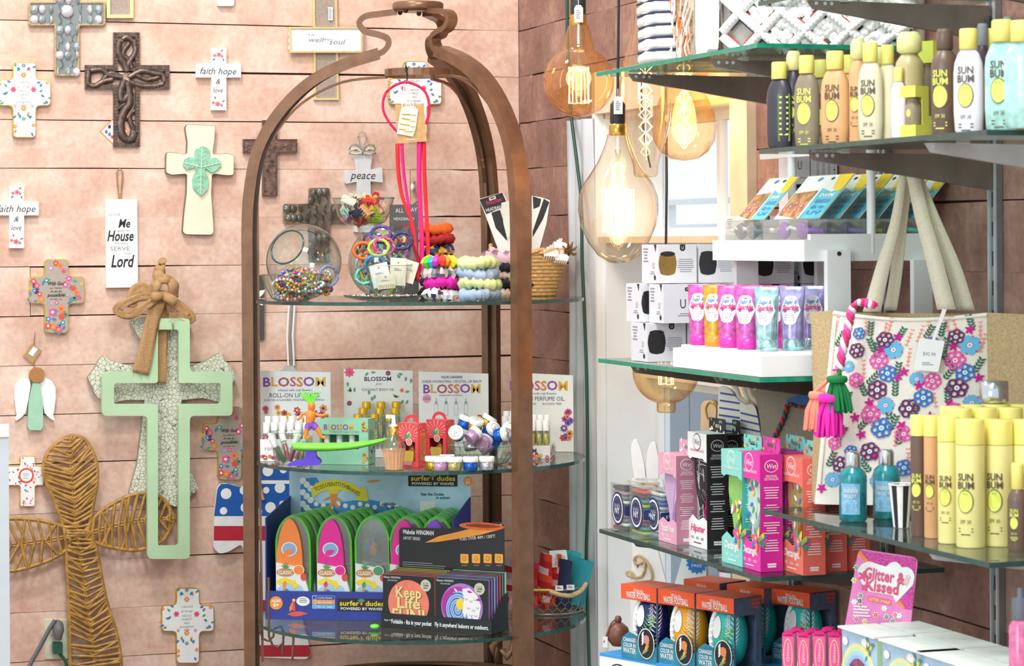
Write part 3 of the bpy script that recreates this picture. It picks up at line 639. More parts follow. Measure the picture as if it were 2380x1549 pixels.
# hook with small thing at px 960,440
F,t=wthing('wall_hook','small brass hanger with pale bead below the peace cross height','hook',962,440)
m=MB(); m.tube([(F(a,b)[0],-.01,F(a,b)[1]) for a,b in ((962,422),(955,432),(962,445),(970,455),(966,470),(958,475))],.003,H('9a8058'),n=6); m.lathe([(0,.01),(.005,.004),(.005,-.006),(0,-.01)],'off_white',8,(F(955,435)[0],-.014,F(955,435)[1])); m.obj('hanger',t)
# ornament hanging under the top shelf
F,t=wthing('hanging_ornament','grey scalloped ornament on a striped ribbon behind the first lip gloss board','ornament',672,860)
m=MB(); m.prism(fillet(F.P([(640,888),(646,862),(655,858),(660,848),(668,852),(676,846),(684,858),(692,864),(698,888),(690,930),(650,930)]),.004),-.012,-.001,H('b9bdb9')); m.obj('plate',t)
m=MB()
for a,c in ((668,'off_white'),(675,'grey'),(681,'off_white')): m.tube([(F(a+2,705)[0],-.01,F(a+2,705)[1]),(F(a-3,780)[0],-.012,F(a,780)[1]),(F(a,850)[0],-.012,F(a,850)[1])],.0028,c,n=5,flat=.4)
m.obj('ribbon',t)
F,t=wthing('black_white_cross','black and white painted board behind the left post under the top shelf','cross',595,715)
m=MB(); m.prism(F.P([(578,640),(612,640),(612,790),(578,790)]),-.012,-.001,H('4a4a44')); x,z=F(594,690,.012)
for k in range(4): m.leaf(x,z,.03,.014,.6+k*1.6,'white',-.0125)
m.obj('board',t)
F,t=wthing('yellow_sign','narrow black and yellow strip behind the left post of the stand','sign',587,560)
m=MB(); m.box(F(583,0)[0],F(592,0)[0],-.01,-.001,F(0,645)[1],F(0,505)[1],'gold'); m.obj('strip',t)
# pale cabinet at the left edge
m=MB(); p=at(0,1016,5.2); q=at(20,1016,5.2)
ob=thing('white_counter','pale grey counter end at the left edge','counter',(q.x,q.y,0),rad(11.2))
m.box(-.45,0,0,.15,0,q.z,H('c9d2d8',.4,var=.02)); m.obj('side_panel',ob)
m=MB(); m.box(-.46,.001,-.004,.154,q.z,q.z+.016,H('e8e2de',.4,var=.02)); m.obj('top_panel',ob)
# ---------------- the metal stand ----------------
EZ=6.0; EC=at(977,900,EZ); EX,EY=EC.x,EC.y; RG=.385; RL=.405
SH=[CH-.1355,CH-.508,CH-.880]; GT=.008
pm('bronze','84634c',.33,.6,var=.18,scale=25,bump=.15); pm('bronze_dark','4a382c',.4,.5,var=.2,scale=30)
st=thing('display_stand','tall bell shaped bronze metal display stand with three round glass shelves','display stand',(EX,EY,0))
ang=[rad(186),rad(-54),rad(66)]
def flatbar(m,pts,wd,th,tang,mat='bronze'):   # bar with rectangular section; wd across (tangent), th radial
    P=[Vector(p) for p in pts]; n=len(P); vs=[]; T=Vector(tang)
    for i,p in enumerate(P):
        d=(P[min(i+1,n-1)]-P[max(i-1,0)]).normalized(); nn=d.cross(T).normalized()
        for a,b in ((-1,-1),(1,-1),(1,1),(-1,1)): vs.append(p+T*(a*wd/2)+nn*(b*th/2))
    fs=[(i*4+k,i*4+(k+1)%4,i*4+4+(k+1)%4,i*4+4+k) for i in range(n-1) for k in range(4)]
    m.add(vs,fs+[(3,2,1,0),(4*n-4,4*n-3,4*n-2,4*n-1)],mat)
ztop=at(975,12,EZ).z; zn=at(975,115,EZ).z
prof=[(.402,0),(.402,.5),(.402,1.0),(.402,1.42),(.402,1.52),(.397,1.61),(.377,1.71),(.33,1.794),(.26,1.865),(.178,1.91),(.093,1.937)]
for a in ang:
    ra=Vector((math.cos(a),math.sin(a),0)); ta=Vector((-math.sin(a),math.cos(a),0))
    B=[(p.x,p.y) for p in bez([(x,z) for x,z in prof],4)]
    m=MB(); flatbar(m,[ra*x+Vector((0,0,z)) for x,z in B],.040,.026,ta); 
    m.obj('leg',st)
    m=MB(); flatbar(m,[ra*(x-.017)+Vector((0,0,z)) for x,z in B[:-4]],.010,.012,ta,'bronze_dark'); m.obj('leg_rib',st)
    S=bez([(.10,1.935),(.082,1.942),(.070,1.958),(.073,1.973),(.095,1.982),(.124,1.99),(.138,2.008),(.124,2.024),(.09,2.030),(.05,2.035)],5)
    m=MB(); flatbar(m,[ra*p.x+Vector((0,0,p.y)) for p in S],.026,.013,ta); m.obj('scroll',st)
    # inner thin rod
    q=bez([(.372,.52),(.376,1.0),(.377,1.5),(.376,1.608),(.363,1.689),(.335,1.749),(.274,1.82),(.178,1.87),(.072,1.882)],5)
    m=MB(); flatbar(m,[ra*p.x+Vector((0,0,p.y)) for p in q],.007 if a!=ang[1] else .014,.006,ta); m.obj('inner_rod',st)
    for z in [h-.004 for h in SH]+[1.70]:
        x0=.357 if z==1.70 else .376; m=MB(); m.tube([tuple(ra*x0+Vector((0,0,z-.001))),tuple(ra*(.372 if z==1.70 else .395)+Vector((0,0,z-.001)))],.005,'bronze',n=6); m.obj('shelf_bracket',st)
m=MB(); m.lathe([(.0,0),(.058,0),(.060,.004),(.060,.016),(.057,.02),(0,.02)],'bronze',28,(0,0,2.037)); m.obj('top_disc',st)
for k in range(5):
    a=k*2*PI/5+.3; m=MB(); m.lathe([(.0,-.008),(.005,-.006),(.006,0)],'bronze_dark',8,(.045*math.cos(a),.045*math.sin(a),2.037)); m.obj('bolt',st)
m=MB(); n=26; vs=[]
for i in range(n):
    a=2*PI*i/n
    for r_,z in ((.075,1.905),(.079,1.905),(.079,1.888),(.075,1.888)): vs.append((r_*math.cos(a),r_*math.sin(a),z-.005))
m.add(vs,[(i*4+k,i*4+(k+1)%4,((i+1)%n)*4+(k+1)%4,((i+1)%n)*4+k) for i in range(n) for k in range(4)],'bronze'); m.obj('collar_ring',st)
for z,r_ in ((.445,.37),): m=MB(); m.tube([(r_*math.cos(2*PI*i/36),r_*math.sin(2*PI*i/36),z) for i in range(36)],.008,'bronze',n=6,closed=1); m.obj('lower_ring',st)
for h in SH:
    m=MB(); n=64; e=[(RG*math.cos(2*PI*i/n),RG*math.sin(2*PI*i/n)) for i in range(n)]
    h=h-.0007; m.add([(x,y,h) for x,y in e],[tuple(range(n))],'shelf_glass'); m.add([(x,y,h-GT) for x,y in e],[tuple(range(n-1,-1,-1))],'shelf_glass')
    m.add([(x,y,h-GT) for x,y in e]+[(x,y,h) for x,y in e],[(i,(i+1)%n,n+(i+1)%n,n+i) for i in range(n)],'glass_edge'); m.obj('glass_shelf',st)
for a0 in (190,206):   # hooks under the lowest shelf
    a=rad(a0); r0=.36; x,y=r0*math.cos(a),r0*math.sin(a); z=SH[2]-GT
    m=MB(); m.tube([(x-.02,y,z+.12),(x-.02,y,z-.015),(x-.012,y,z-.035),(x,y,z-.04),(x+.012,y,z-.03),(x+.014,y,z-.012),(x+.03,y,z-.006),(x+.036,y,z-.02),(x+.033,y,z-.07)],.003,'bronze',n=6); m.obj('hook',st)
a=ang[1]; m=MB(); x,y=.36*math.cos(a),.36*math.sin(a); z=SH[2]-GT
m.tube([(x-.03,y,z-.002),(x-.045,y,z-.02),(x-.04,y,z-.06),(x-.035,y,z-.02),(x-.02,y,z-.03),(x-.012,y,z-.045),(x,y,z-.03),(x+.005,y,z-.004)],.008,'bronze',n=8,flat=.5); m.obj('scroll_foot',st)
m=MB(); A=Vector((.12,.05,.38)); m.tube([(.20,.05,.47),(-.02,.1,.40),(-.12,.1,.3)],.009,'bronze_dark',n=6); m.obj('diagonal_brace',st)
# basin under the shelves
b=thing('bronze_basin','dark bronze basin at the foot of the metal stand','basin',(EX-.02,EY-.1,0)); zb=at(960,1534,5.9).z-.028
m=MB(); m.lathe([(.03,.0),(.10,0.005),(.115,.1),(.13,zb-.03),(.15,zb),(.145,zb),(.12,zb-.03),(.10,.1),(0,.08)],'bronze_dark',32,sy=.7); m.obj('bowl',b)
def ep(px,sh,Z=None,py=None):   # point on a stand shelf at photo column px and depth Z (or row py)
    h=SH[sh]
    if Z is None: return onz(px,py,h)
    p=at(px,700,Z); return Vector((p.x,p.y,h))
ORD=['first','second','third','fourth','fifth','sixth','seventh','eighth','ninth','tenth']
# ---------------- things on the metal stand ----------------
def Lf(loc,rz): return Fr(loc,rz)
pm('kraft','bf9a66',.8,var=.12,scale=100); pm('paper','ececea',.6,var=.02); pm('hotpink','e4127c',.6); pm('scarlet','d81f2e',.65)
# headband hanging from the collar
p=at(946,250,5.925); t=thing('pink_headband','hot pink corded headband on a kraft card hanging from the top of the stand','headband',p,0)
F=Fr(p,0)
m=MB(); m.tube([(F(a.x,a.y)[0],0,F(a.x,a.y)[1]) for a in bez([(935,318),(905,285),(890,250),(900,212),(942,191),(985,210),(998,250),(990,290)],8)],.0035,'hotpink',n=6)
m.tube([(F(a.x,a.y)[0]+.0009*math.cos(i*1.7),-.0028,F(a.x,a.y)[1]+.0009*math.sin(i*1.7)) for i,a in enumerate(bez([(935,318),(905,285),(890,250),(900,212),(942,191),(985,210),(998,250),(990,290)],8))],.0016,'scarlet',n=5); m.obj('band',t)
m=MB(); m.prism(F.P([(918,243),(985,242),(992,328),(924,334)],.008),-.008,-.006,'kraft')
x,z=F(960,325,.009); m.bars(x-.016,x+.016,z+.002,z-.002,1,'paper',-.0084); m.obj('kraft_card',t)
m=MB(); m.prism(F.P([(934,248),(962,246),(972,256),(966,300),(960,318),(922,311),(930,262)],.011),-.0115,-.0095,pm('tag_cream','e3dcc8',.7)); 
for k,(a,b,c,d) in enumerate(((935,266,966,267),(934,275,964,281),(930,288,964,294),(928,300,960,305))):
    m.tube([(F(a,b)[0],-.0125,F(a,b)[1]),(F(c,d)[0],-.0125,F(c,d)[1])],.0012,pm('brass','c7a04a',.25,.9),n=5); x,z=F(c,d)
    for q in range(3 if k<3 else 5): m.lathe([(0,.002),(.0028,0),(0,-.002)],'white',7,(x-.004*q-.001,-.0135,z))
m.obj('pin_card',t,'cream card with hair pins')
m=MB()
for a,b,c,d in ((940,195,935,250),(943,195,945,250),(946,196,955,250),(950,196,962,246)): m.tube([(F(a,b)[0],-.004,F(a,b)[1]),(F(c,d)[0],-.0105,F(c,d)[1])],.0014,'paper',n=5)
m.obj('string',t)
m=MB(); m.tube([(F(a,b)[0],y,F(a,b)[1]) for a,b,y in ((950,168,.004),(943,153,-.006),(943,162,-.006),(947,180,-.003),(944,196,.003),(941,186,.004))],.0018,'black',n=6); m.obj('hook',t)
for i,(pts,c,wd) in enumerate(((((924,334),(926,400),(936,460),(958,520),(968,600),(972,655)),'scarlet',9),(((934,334),(938,400),(950,480),(962,560),(975,645)),'hotpink',7),(((975,330),(974,400),(976,470),(980,560),(980,640)),'hotpink',11),(((985,330),(986,400),(990,480),(994,560),(996,640)),'scarlet',9))):
    m=MB(); vs=[]; B=bez(pts,4)
    for j,a in enumerate(B):
        for s_ in (-1,0,1): x,z=F(a.x+s_*wd/2,a.y); vs.append((x,-.006+.003*i-.0015*math.cos(s_*2+j*.3),z))
    m.add(vs,[(j*3+k,j*3+k+1,j*3+k+4,j*3+k+3) for j in range(len(B)-1) for k in (0,1)],c,1); o=m.obj('ribbon',t); sd=o.modifiers.new('s','SOLIDIFY'); sd.thickness=.001
# rings of beads and cord
def beadring(r,nb,cols,rb):
    m=MB()
    for i in range(nb):
        a=2*PI*i/nb; c=cols[i%len(cols)]; x,y=r*math.cos(a),r*math.sin(a); b=rb
        m.add([(x+b,y,0),(x-b,y,0),(x,y+b,0),(x,y-b,0),(x,y,b),(x,y,-b)],[(0,2,4),(2,1,4),(1,3,4),(3,0,4),(2,0,5),(1,2,5),(3,1,5),(0,3,5)],c,1)
    return m.mesh('beads')
def cordring(r,rt,c1,c2,nn=30,squash=1.):
    m=MB(); m.tube([(r*math.cos(2*PI*i/nn),squash*r*math.sin(2*PI*i/nn),0) for i in range(nn)],[rt*(1 if i%2 else .82) for i in range(nn)],c1,n=6,closed=1)
    if c2: m.tube([((r+rt*.7*math.cos(i*1.3))*math.cos(2*PI*i/nn),squash*(r+rt*.7*math.cos(i*1.3))*math.sin(2*PI*i/nn),rt*.7*math.sin(i*1.3)) for i in range(nn)],rt*.45,c2,n=5,closed=1)
    return m.mesh('cord')
def put(me,name,label,cat,group,loc,rot):
    o=bpy.data.objects.new(name,me); C.objects.link(o); o.location=loc; o.rotation_euler=rot; tagp(o,label,cat,group); return o
BC={'red':('scarlet','gold'),'turquoise':(H('37b6c4'),'white'),'yellow':(H('e5b81e'),H('c98a1a')),'white':('white',H('c9ccd2')),'multicolour':('scarlet','blue','gold','green','pinkf'),'purple':(H('6d4c9c'),'lil'),'orange':(H('ef7a2a'),'gold'),'navy':('navy','blue'),'olive':(H('8b8a3a'),'gold'),'pink':('pinkf','white')}
vr=random.Random(21)
def heap(c,rx,z0,nz,names,where,group,n,maker,cat,name,flat=.75):
    for i in range(n):
        col=names[i%len(names)]; a=vr.uniform(0,2*PI); q=rx*math.sqrt(vr.random())
        loc=(c[0]+q*math.cos(a),c[1]+q*math.sin(a),z0+nz*(i+.5)/n)
        put(maker(col),name,(f'{col} '+where+(f', {ORD[i//len(names)]} of that colour from the bottom' if n>len(names)>1 else '')),cat,group,loc,(vr.uniform(-flat,flat),vr.uniform(-flat,flat),vr.uniform(0,3)))
bm_cache={}
def bmaker(col):
    if col not in bm_cache: bm_cache[col]=beadring(.0235,18,BC[col],.0045)
    return bm_cache[col]
h0=SH[0]
# left globe vase
c=ep(707,0,5.88); cz=h0+.0875; ax=Vector((-.43,-.78,.45)).normalized()
t=thing('tilted_globe_vase','round clear glass globe vase with a tilted open mouth on the top shelf','vase',(c.x,c.y,h0)); rt=ax.to_track_quat('Z','Y').to_matrix().to_4x4()
m=MB(Matrix.Translation((0,0,.0875))@rt); r_=.0868
m.lathe([(r_*math.sin(rad(a)),r_*math.cos(rad(a))) for a in range(29,176,7)],'glass',36,cap=0); m.obj('bowl',t)
m=MB(Matrix.Translation((0,0,.0875))@rt); q=r_*math.sin(rad(29)); m.tube([(q*math.cos(i*PI/18),q*math.sin(i*PI/18),r_*math.cos(rad(29))) for i in range(36)],.0022,'glass_edge',n=6,closed=1); m.obj('rim',t)
heap((c.x+.01,c.y,0),.040,h0+.018,.045,list(BC),'beaded bracelet heaped inside the tilted globe vase','bracelets in the tilted globe vase',30,bmaker,'bracelet','beaded_bracelet',.5)
put(cordring(.022,.0045,H('8d97c4'),'lil'),'hair_tie','lilac blue cord hair tie leaning on the right side of the tilted globe vase','hair tie',None,(c.x+.058,c.y-.03,h0+.055),(PI/2,.2,.5))
def flare(t,r0,r1,h,mat='glass',flutes=0,nm='bowl',rim=.0016,n=32,curve=.5):
    m=MB(); pr=[(r0*.9,0),(r0,.001)]+[(r0+(r1-r0)*(k/8)**curve,h*k/8) for k in range(1,9)]
    m.lathe([(0,.0006)]+pr,mat,n,cap=0)
    if flutes:
        for i in range(flutes):
            a=2*PI*i/flutes; m.tube([(r*math.cos(a+.02*j),r*math.sin(a+.02*j),z) for j,(r,z) in enumerate(pr)],.0012,mat,n=4)
    m.obj(nm,t); m=MB(); m.tube([(r1*math.cos(2*PI*i/n),r1*math.sin(2*PI*i/n),h) for i in range(n)],rim,mat,n=5,closed=1); m.obj('rim',t)
c=ep(680,0,5.735); t=thing('fluted_glass_bowl','fluted clear glass bowl heaped with bracelets on the top shelf','bowl',(c.x,c.y,h0)); flare(t,.034,.070,.060,flutes=22)
heap((c.x,c.y,0),.030,h0+.010,.044,list(BC)[::-1],'beaded bracelet in the fluted glass bowl','bracelets in the fluted bowl',26,bmaker,'bracelet','beaded_bracelet',.7)
heap((c.x+.04,c.y-.02,0),.02,h0+.022,.02,['white'],'beaded bracelet spilling over the rim of the fluted bowl','white bracelets spilling over the bowl',1,bmaker,'bracelet','beaded_bracelet',.4)
# right globe vase with hair ties
c=ep(893,0,5.93); t=thing('globe_vase','round clear glass globe vase full of cord hair ties on the top shelf','vase',(c.x,c.y,h0)); m=MB(); r_=.083
m.lathe([(0,.002),(.04,.002)]+[(r_*math.cos(rad(a)),.083+r_*math.sin(rad(a))) for a in range(-58,46,8)]+[(.058,.146),(.060,.160),(.063,.168)],'glass',36,cap=0); m.obj('bowl',t)
HC={'orange':(H('ef6a1e'),None),'magenta':(H('c93a86'),H('e889b8')),'lime green':(H('a9cc3a'),H('dbe88a')),'purple':(H('4f3c86'),H('7a62b0')),'teal blue':(H('2277a8'),H('45a6cc')),'black and white':('black','white'),'navy':('navy',H('4a5a90')),'pale blue':(H('b8cde6'),'white'),'aqua':(H('4cc1c6'),H('c9d95a')),'peach':(H('f0b890'),'white')}
hc={}
def hmaker(col):
    if col not in hc: hc[col]=cordring(.023,.0042,*HC[col],squash=.8)
    return hc[col]
for i in range(34):
    col=list(HC)[i%10]; k=i//3; a=i*2.4; q=.052 if k>1 else .035; zz=.02+.118*i/34; q=min(q,math.sqrt(max(.0004,.075**2-(zz-.083)**2))-.022)
    q=max(q,.01); put(hmaker(col),'hair_tie',f'{col} cord hair tie in the globe vase, {ORD[i//10]} of that colour from below','hair tie','hair ties in the globe vase',(c.x+q*math.cos(a),c.y+q*math.sin(a),h0+zz),(PI/2+vr.uniform(-.6,.6),vr.uniform(-1,1),a+PI/2+vr.uniform(-.4,.4)))
for px,py,col,Z in ((845,583,'orange',5.862),(893,572,'magenta',5.86),(880,576,'lime green',5.858),(935,560,'navy',5.865),(872,615,'teal blue',5.855),(885,545,'purple',5.875),(850,640,'aqua',5.868)):
    p=at(px,py,Z); put(hmaker(col),'hair_tie',f'{col} cord hair tie pressed against the front of the globe vase','hair tie','hair ties at the vase front',p,(PI/2-.1,vr.uniform(-.4,.4),vr.uniform(-.2,.2)))
# bowl on top of the vase
p=at(845,528,5.95); bz=h0+.170; t=thing('clip_bowl','small clear bowl of bright claw clips standing on the globe vase','bowl',(p.x,p.y,bz)); flare(t,.036,.072,.064,curve=.45)
CL={'red':'scarlet','lime':H('a8cf2a'),'yellow':H('e8dc3a'),'cream':H('efe3cf'),'peach':H('eebb8c'),'pink':'pinkf','white':'white','mint':H('8fd0b4'),'pale yellow':H('dfe08a'),'rose':H('e8b7ac'),'navy':'navy','copper':H('d08a5a')}
def clawmesh(mat,teeth=5,s=1.):
    m=MB()
    for sg in (1,-1):
        m.add([(a*s,sg*b*s,c_*s) for a,b,c_ in ((-.012,.001,.008),(.012,.001,.008),(.014,.008,.002),(-.014,.008,.002),(.013,.006,-.006),(-.013,.006,-.006))],[(0,1,2,3),(3,2,4,5)],mat,1)
        for k in range(teeth):
            x=(-.011+.022*k/(teeth-1))*s; m.add([(x-.0016*s,sg*.006*s,-.005*s),(x+.0016*s,sg*.006*s,-.005*s),(x,-sg*.001*s,-.012*s)],[(0,1,2)],mat)
        m.add([(-.004*s,sg*.002*s,.006*s),(.004*s,sg*.002*s,.006*s),(.004*s,sg*.008*s,.014*s),(-.004*s,sg*.008*s,.014*s)],[(0,1,2,3)],mat)
    o=m.mesh('claw'); return o
cc={}
def cmaker(col):
    if col not in cc: cc[col]=clawmesh(CL[col],s=1.25)
    return cc[col]
heap((p.x,p.y,0),.042,bz+.012,.05,list(CL),'claw clip in the small clear bowl','claw clips in the clear bowl',30,cmaker,'hair clip','claw_clip',1.2)
t=thing('header_card_pack','tall dark headband pack standing behind the globe vase','package',ep(945,0,6.13),0); F=Fr(t.location,0)
m=MB(); a=F.P([(905,476),(972,476)]); m.box(a[0][0],a[1][0],-.002,.002,0,a[0][1],H('5d5f63')); x=(a[0][0]+a[1][0])/2
m.text('ALL',x-.01,a[0][1]-.014,.01,'paper',-.0024,w=.02); m.text('DAY',x+.02,a[0][1]-.012,.01,'paper',-.0024,w=.024); m.text('HEADBAND',x,a[0][1]-.034,.007,'paper',-.0024,w=.05); m.text('Premium',x,a[0][1]-.048,.006,'scarlet',-.0024,w=.03); m.obj('card',t)
# plate, cup and cards
c=ep(893,0,5.75); t=thing('glass_plate','flat clear glass plate under the cup of cards on the top shelf','plate',(c.x,c.y,h0)); m=MB()
m.lathe([(0,.003),(.055,.004),(.088,.011),(.092,.013),(.088,.008),(.055,.0012),(0,.0006)],'glass',40,cap=0); m.obj('dish',t)
for k in range(26):
    a=k*2.4; rr_=vr.uniform(.05,.078); m=None; me=bmaker('white') if k==0 else None
ps=MB()
for k in range(70):
    a=vr.uniform(0,2*PI); q=vr.uniform(.046,.08); x,y=q*math.cos(a),q*math.sin(a); b=.0026; z=.0115
    ps.add([(x+b,y,z),(x-b,y,z),(x,y+b,z),(x,y-b,z),(x,y,z+b),(x,y,z-b)],[(0,2,4),(2,1,4),(1,3,4),(3,0,4),(2,0,5),(1,2,5),(3,1,5),(0,3,5)],vr.choice(('white','tag_cream','pinkf','paper')),1)
ps.obj('loose_beads',None,'loose pearl beads scattered on the glass plate','beads',loc=(c.x,c.y,h0),stuff=1)
c2=ep(903,0,5.74); t=thing('glass_cup','flared clear glass cup holding jewellery cards','cup',(c2.x,c2.y,h0+.0045)); flare(t,.028,.052,.075,flutes=0,curve=.7)
for i,(px,py,wd,hh,rot,lab) in enumerate(((884,640,.042,.052,.22,'white jewellery card tilting left in the glass cup'),(925,632,.036,.062,-.05,'cream jewellery card upright at the back of the glass cup'),(897,655,.04,.032,.1,'low cream card with gold pins in the front of the glass cup'),(952,632,.03,.05,-.3,'narrow cream card leaning right in the glass cup'))):
    p=at(px,py,5.735-.008*(i==2)+.006*(i==1)+.012*(i==3)); m=MB(Matrix.Rotation(-rot,4,'Y')); m.box(-wd/2,wd/2,-.0006,.0006,-hh/2,hh/2,'tag_cream' if i else 'paper'); m.disc(0,hh*.33,.0022,-.001,'grey',8); m.bars(-wd*.25,wd*.25,hh*.12,hh*.02,2,'grey',-.001)
    if i==2:
        for k in range(9): m.tube([(-wd*.4+k*wd*.1,-.0016,-hh*.2),(-wd*.4+k*wd*.1+.001,-.0016,-hh*.45)],.0008,'brass',n=4)
    m.obj('jewellery_card',None,lab,'card',None if 0 else 'cards in the glass cup',loc=p,rotz=0)
# scrunchies
def scrunch(r,rt,mats,seed,fuzz=0,n=44):
    rr=random.Random(seed); m=MB(); vs=[];fs=[];k=8;ph=rr.random()*6
    for i in range(n):
        a=2*PI*i/n; q=rt*(1+.22*math.sin(i*2.2+ph)+.12*math.sin(i*5.1)); cr=r*(1+.05*math.sin(a*3+ph)); zz=.15*rt*math.sin(a*2+ph)
        for j in range(k):
            b=2*PI*j/k; w_=q*(1+rr.uniform(-.12,.12)*(2.2 if fuzz else 1)); vs.append(((cr+w_*math.cos(b))*math.cos(a),(cr+w_*math.cos(b))*math.sin(a),zz+w_*.8*math.sin(b)))
    m.add(vs,[],mats[0],1)
    for i in range(n):
        for j in range(k):
            m.f.append((i*k+j,((i+1)%n)*k+j,((i+1)%n)*k+(j+1)%k,i*k+(j+1)%k)); mt=mats[0] if len(mats)==1 else (mats[(i//3)%len(mats)] if len(mats)>5 else rr.choice(mats)); m.m.append(m.mi(mt)); m.sm.append(0 if len(mats)>1 else 1)
    return m.mesh('scrunchie')
H('f26a1b',.8);H('b8252e',.8);H('d6a02c',.8);H('d7e6a0',.8);H('9fb4cf',.8);H('c9b4a4',.9);H('26262c',.9);H('e31ba6',.8)
def stack(px,Z,ys,specs,group,r=.036,rt=.012,topz=None):
    p=ep(px,0,Z)
    for i,(nm,mats,fz) in enumerate(specs):
        k=len(specs); 
        rr_=r*(1+.03*math.sin(i*2)); q=rt
        z=h0+rt*.85+i*(topz-h0-rt*1.7)/(k-1)
        put(scrunch(rr_,q,mats,i+px,fz),'scrunchie',nm,'scrunchie',group,(p.x+.004*math.sin(i*1.7),p.y,z),(.06*math.sin(i*3),.1*math.sin(i*2.1),i))
zt=lambda y,Z: CH-(y-557)*Z/FX
stack(1014,6.06,None,[('black scrunchie at the bottom of the back stack',('c_26262c_90',),0),('navy scrunchie low in the back stack',('navy',),0),('maroon scrunchie low in the back stack',(H('7a1f2c',.8),),0),('red scrunchie in the middle of the back stack',('c_b8252e_80',),0),('mustard and navy scrunchie in the back stack',('c_d6a02c_80','navy'),0),('dark red scrunchie under the orange one',('c_b8252e_80',),0),('bright orange scrunchie on top of the back stack',('c_f26a1b_80',),0)],'back stack of scrunchies',r=.026,rt=.0145,topz=zt(521,6.06))
stack(1026,5.78,None,[('white and navy floral scrunchie at the bottom of the middle stack',('white','navy','off_white',H('e8bcae')),0),('hot pink satin scrunchie in the middle stack',('c_e31ba6_80',),0),('grey and blush floral scrunchie in the middle stack',('grey',H('e8c8c4'),H('6c7484')),0),('rainbow tie dye scrunchie on top of the middle stack',(H('f2e01c'),H('5fcf2a'),H('2ab6e0'),H('d63ac0'),H('ee4422'),H('f2932a'),H('f2e01c')),0)],'middle stack of scrunchies',r=.026,rt=.0155,topz=zt(595,5.78))
stack(1114,5.72,None,[('pale blue scrunchie at the bottom of the pastel stack',('c_9fb4cf_80',),0),('light green scrunchie low in the pastel stack',('c_d7e6a0_80',),0),('pale blue scrunchie below the top of the pastel stack',('c_9fb4cf_80',),0),('light green scrunchie on top of the pastel stack',('c_d7e6a0_80',),0)],'pastel stack of scrunchies',r=.030,rt=.0165,topz=zt(597,5.72))
stack(1190,5.86,None,[('fluffy beige scrunchie at the bottom beside the right post',('c_c9b4a4_90',),1),('fluffy black scrunchie second from the bottom beside the right post',('c_26262c_90',),1),('fluffy beige scrunchie third beside the right post',('c_c9b4a4_90',),1),('fluffy black scrunchie on top beside the right post',('c_26262c_90',),1)],'fluffy scrunchies by the right post',r=.027,rt=.0145,topz=zt(607,5.86))
for px,py,Z,col,lab in ((1142,598,5.84,H('e9b7cd'),'pale pink claw clip on the fluffy scrunchies'),(1170,600,5.83,H('f0cfe0'),'pearly pink claw clip beside the right post')):
    put(clawmesh(col,s=1.5),'claw_clip',lab,'hair clip',None,at(px,py,Z),(.3,.2,.4))
m=MB(); p=ep(1124,0,5.655); m.lathe([(.004,0),(.0045,.014),(.004,.018),(0,.019)],'glass',10); m.obj('glass_stopper',None,'tiny clear glass peg in front of the pastel scrunchies','stopper',loc=p)
# basket
c=ep(1232,0,6.17); t=thing('wicker_basket','honey wicker basket of headbands at the right end of the top shelf','basket',(c.x,c.y,h0))
pm('straw','d9b072',.6,var=.2,scale=120,bump=.3); m=MB(); rows=12
for i in range(rows):
    z=.004+.098*i/(rows-1); r_=.060+.030*(i/(rows-1)); m=MB()
    m.tube([((r_+.0016*(1 if (k+i)%2 else -1))*math.cos(2*PI*k/44),(r_+.0016*(1 if (k+i)%2 else -1))*math.sin(2*PI*k/44),z) for k in range(44)],.0045,'straw',n=5,closed=1); m.obj('woven_row',t)
m=MB()
for ph in (0,1):
    m.tube([((.094+.004*math.cos(k*1.1+ph*PI))*math.cos(2*PI*k/52),(.094+.004*math.cos(k*1.1+ph*PI))*math.sin(2*PI*k/52),.107+.004*math.sin(k*1.1+ph*PI)) for k in range(52)],.005,'straw',n=6,closed=1)
m.obj('braided_rim',t); m=MB(); m.lathe([(0,.002),(.06,.002)],'straw',24,cap=0); m.obj('base',t)
for k in (0,1): 
    m=MB(); a=PI*k; m.tube([(.094*math.cos(a)-.0*k,-.02,.11),(.094*math.cos(a),-.015,.122),(.094*math.cos(a),.015,.122),(.094*math.cos(a),.02,.11)],.0055,'straw',n=6); m.obj('handle',t)
def packcard(label,pts,px0,Z,dark,tilt,name='headband_pack',flip=0):
    p=at(px0,575,Z); p.z=h0+.03; t=thing(name,label,'package',p,0,'headband packs in the basket'); F=Fr(p,0)
    q=F.P(pts); m=MB(); m.prism(q,-.002,.002,'paper'); m.obj('card',t)
    m=MB(); d=F.P(dark,.0024); m.poly(d,-.0024,'black'); m.obj('band' if len(dark)==5 else 'header',t,'dark fabric headband' if len(dark)==5 else 'black header'); return t,F
t,F=packcard('white headband pack with black header left of the right post',[(1113,463),(1168,447),(1180,470),(1208,470),(1208,560),(1190,600),(1165,600),(1128,500)],1165,6.08,[(1142,495),(1162,488),(1180,545),(1178,560),(1152,530)],0)
m=MB(); d=F.P([(1114,464),(1167,448),(1180,476),(1130,498)],.003); m.poly(d,-.003,'black'); x,z=F(1147,468,.0035); m.text('Pinkchies',x,z,.010,'hotpink',-.0034,w=.038,slant=.2,rot=.28); x,z=F(1150,484,.0035); m.text('HEADBAND',x,z,.008,'paper',-.0034,w=.045,rot=.25)
m.ring(F.P([(1136,460),(1151,455),(1153,462),(1138,467)],.0036),F.P([(1139,461),(1149,458),(1150,460),(1140,464)],.0036),-.0038,-.0034,'tag_cream'); m.obj('header',t,'black header with pink lettering')
m=MB(); m.poly(F.P([(1165,472),(1186,466),(1196,520),(1180,560),(1170,520)],.0042),-.0042,H('e6e4da')); m.obj('flap',t)
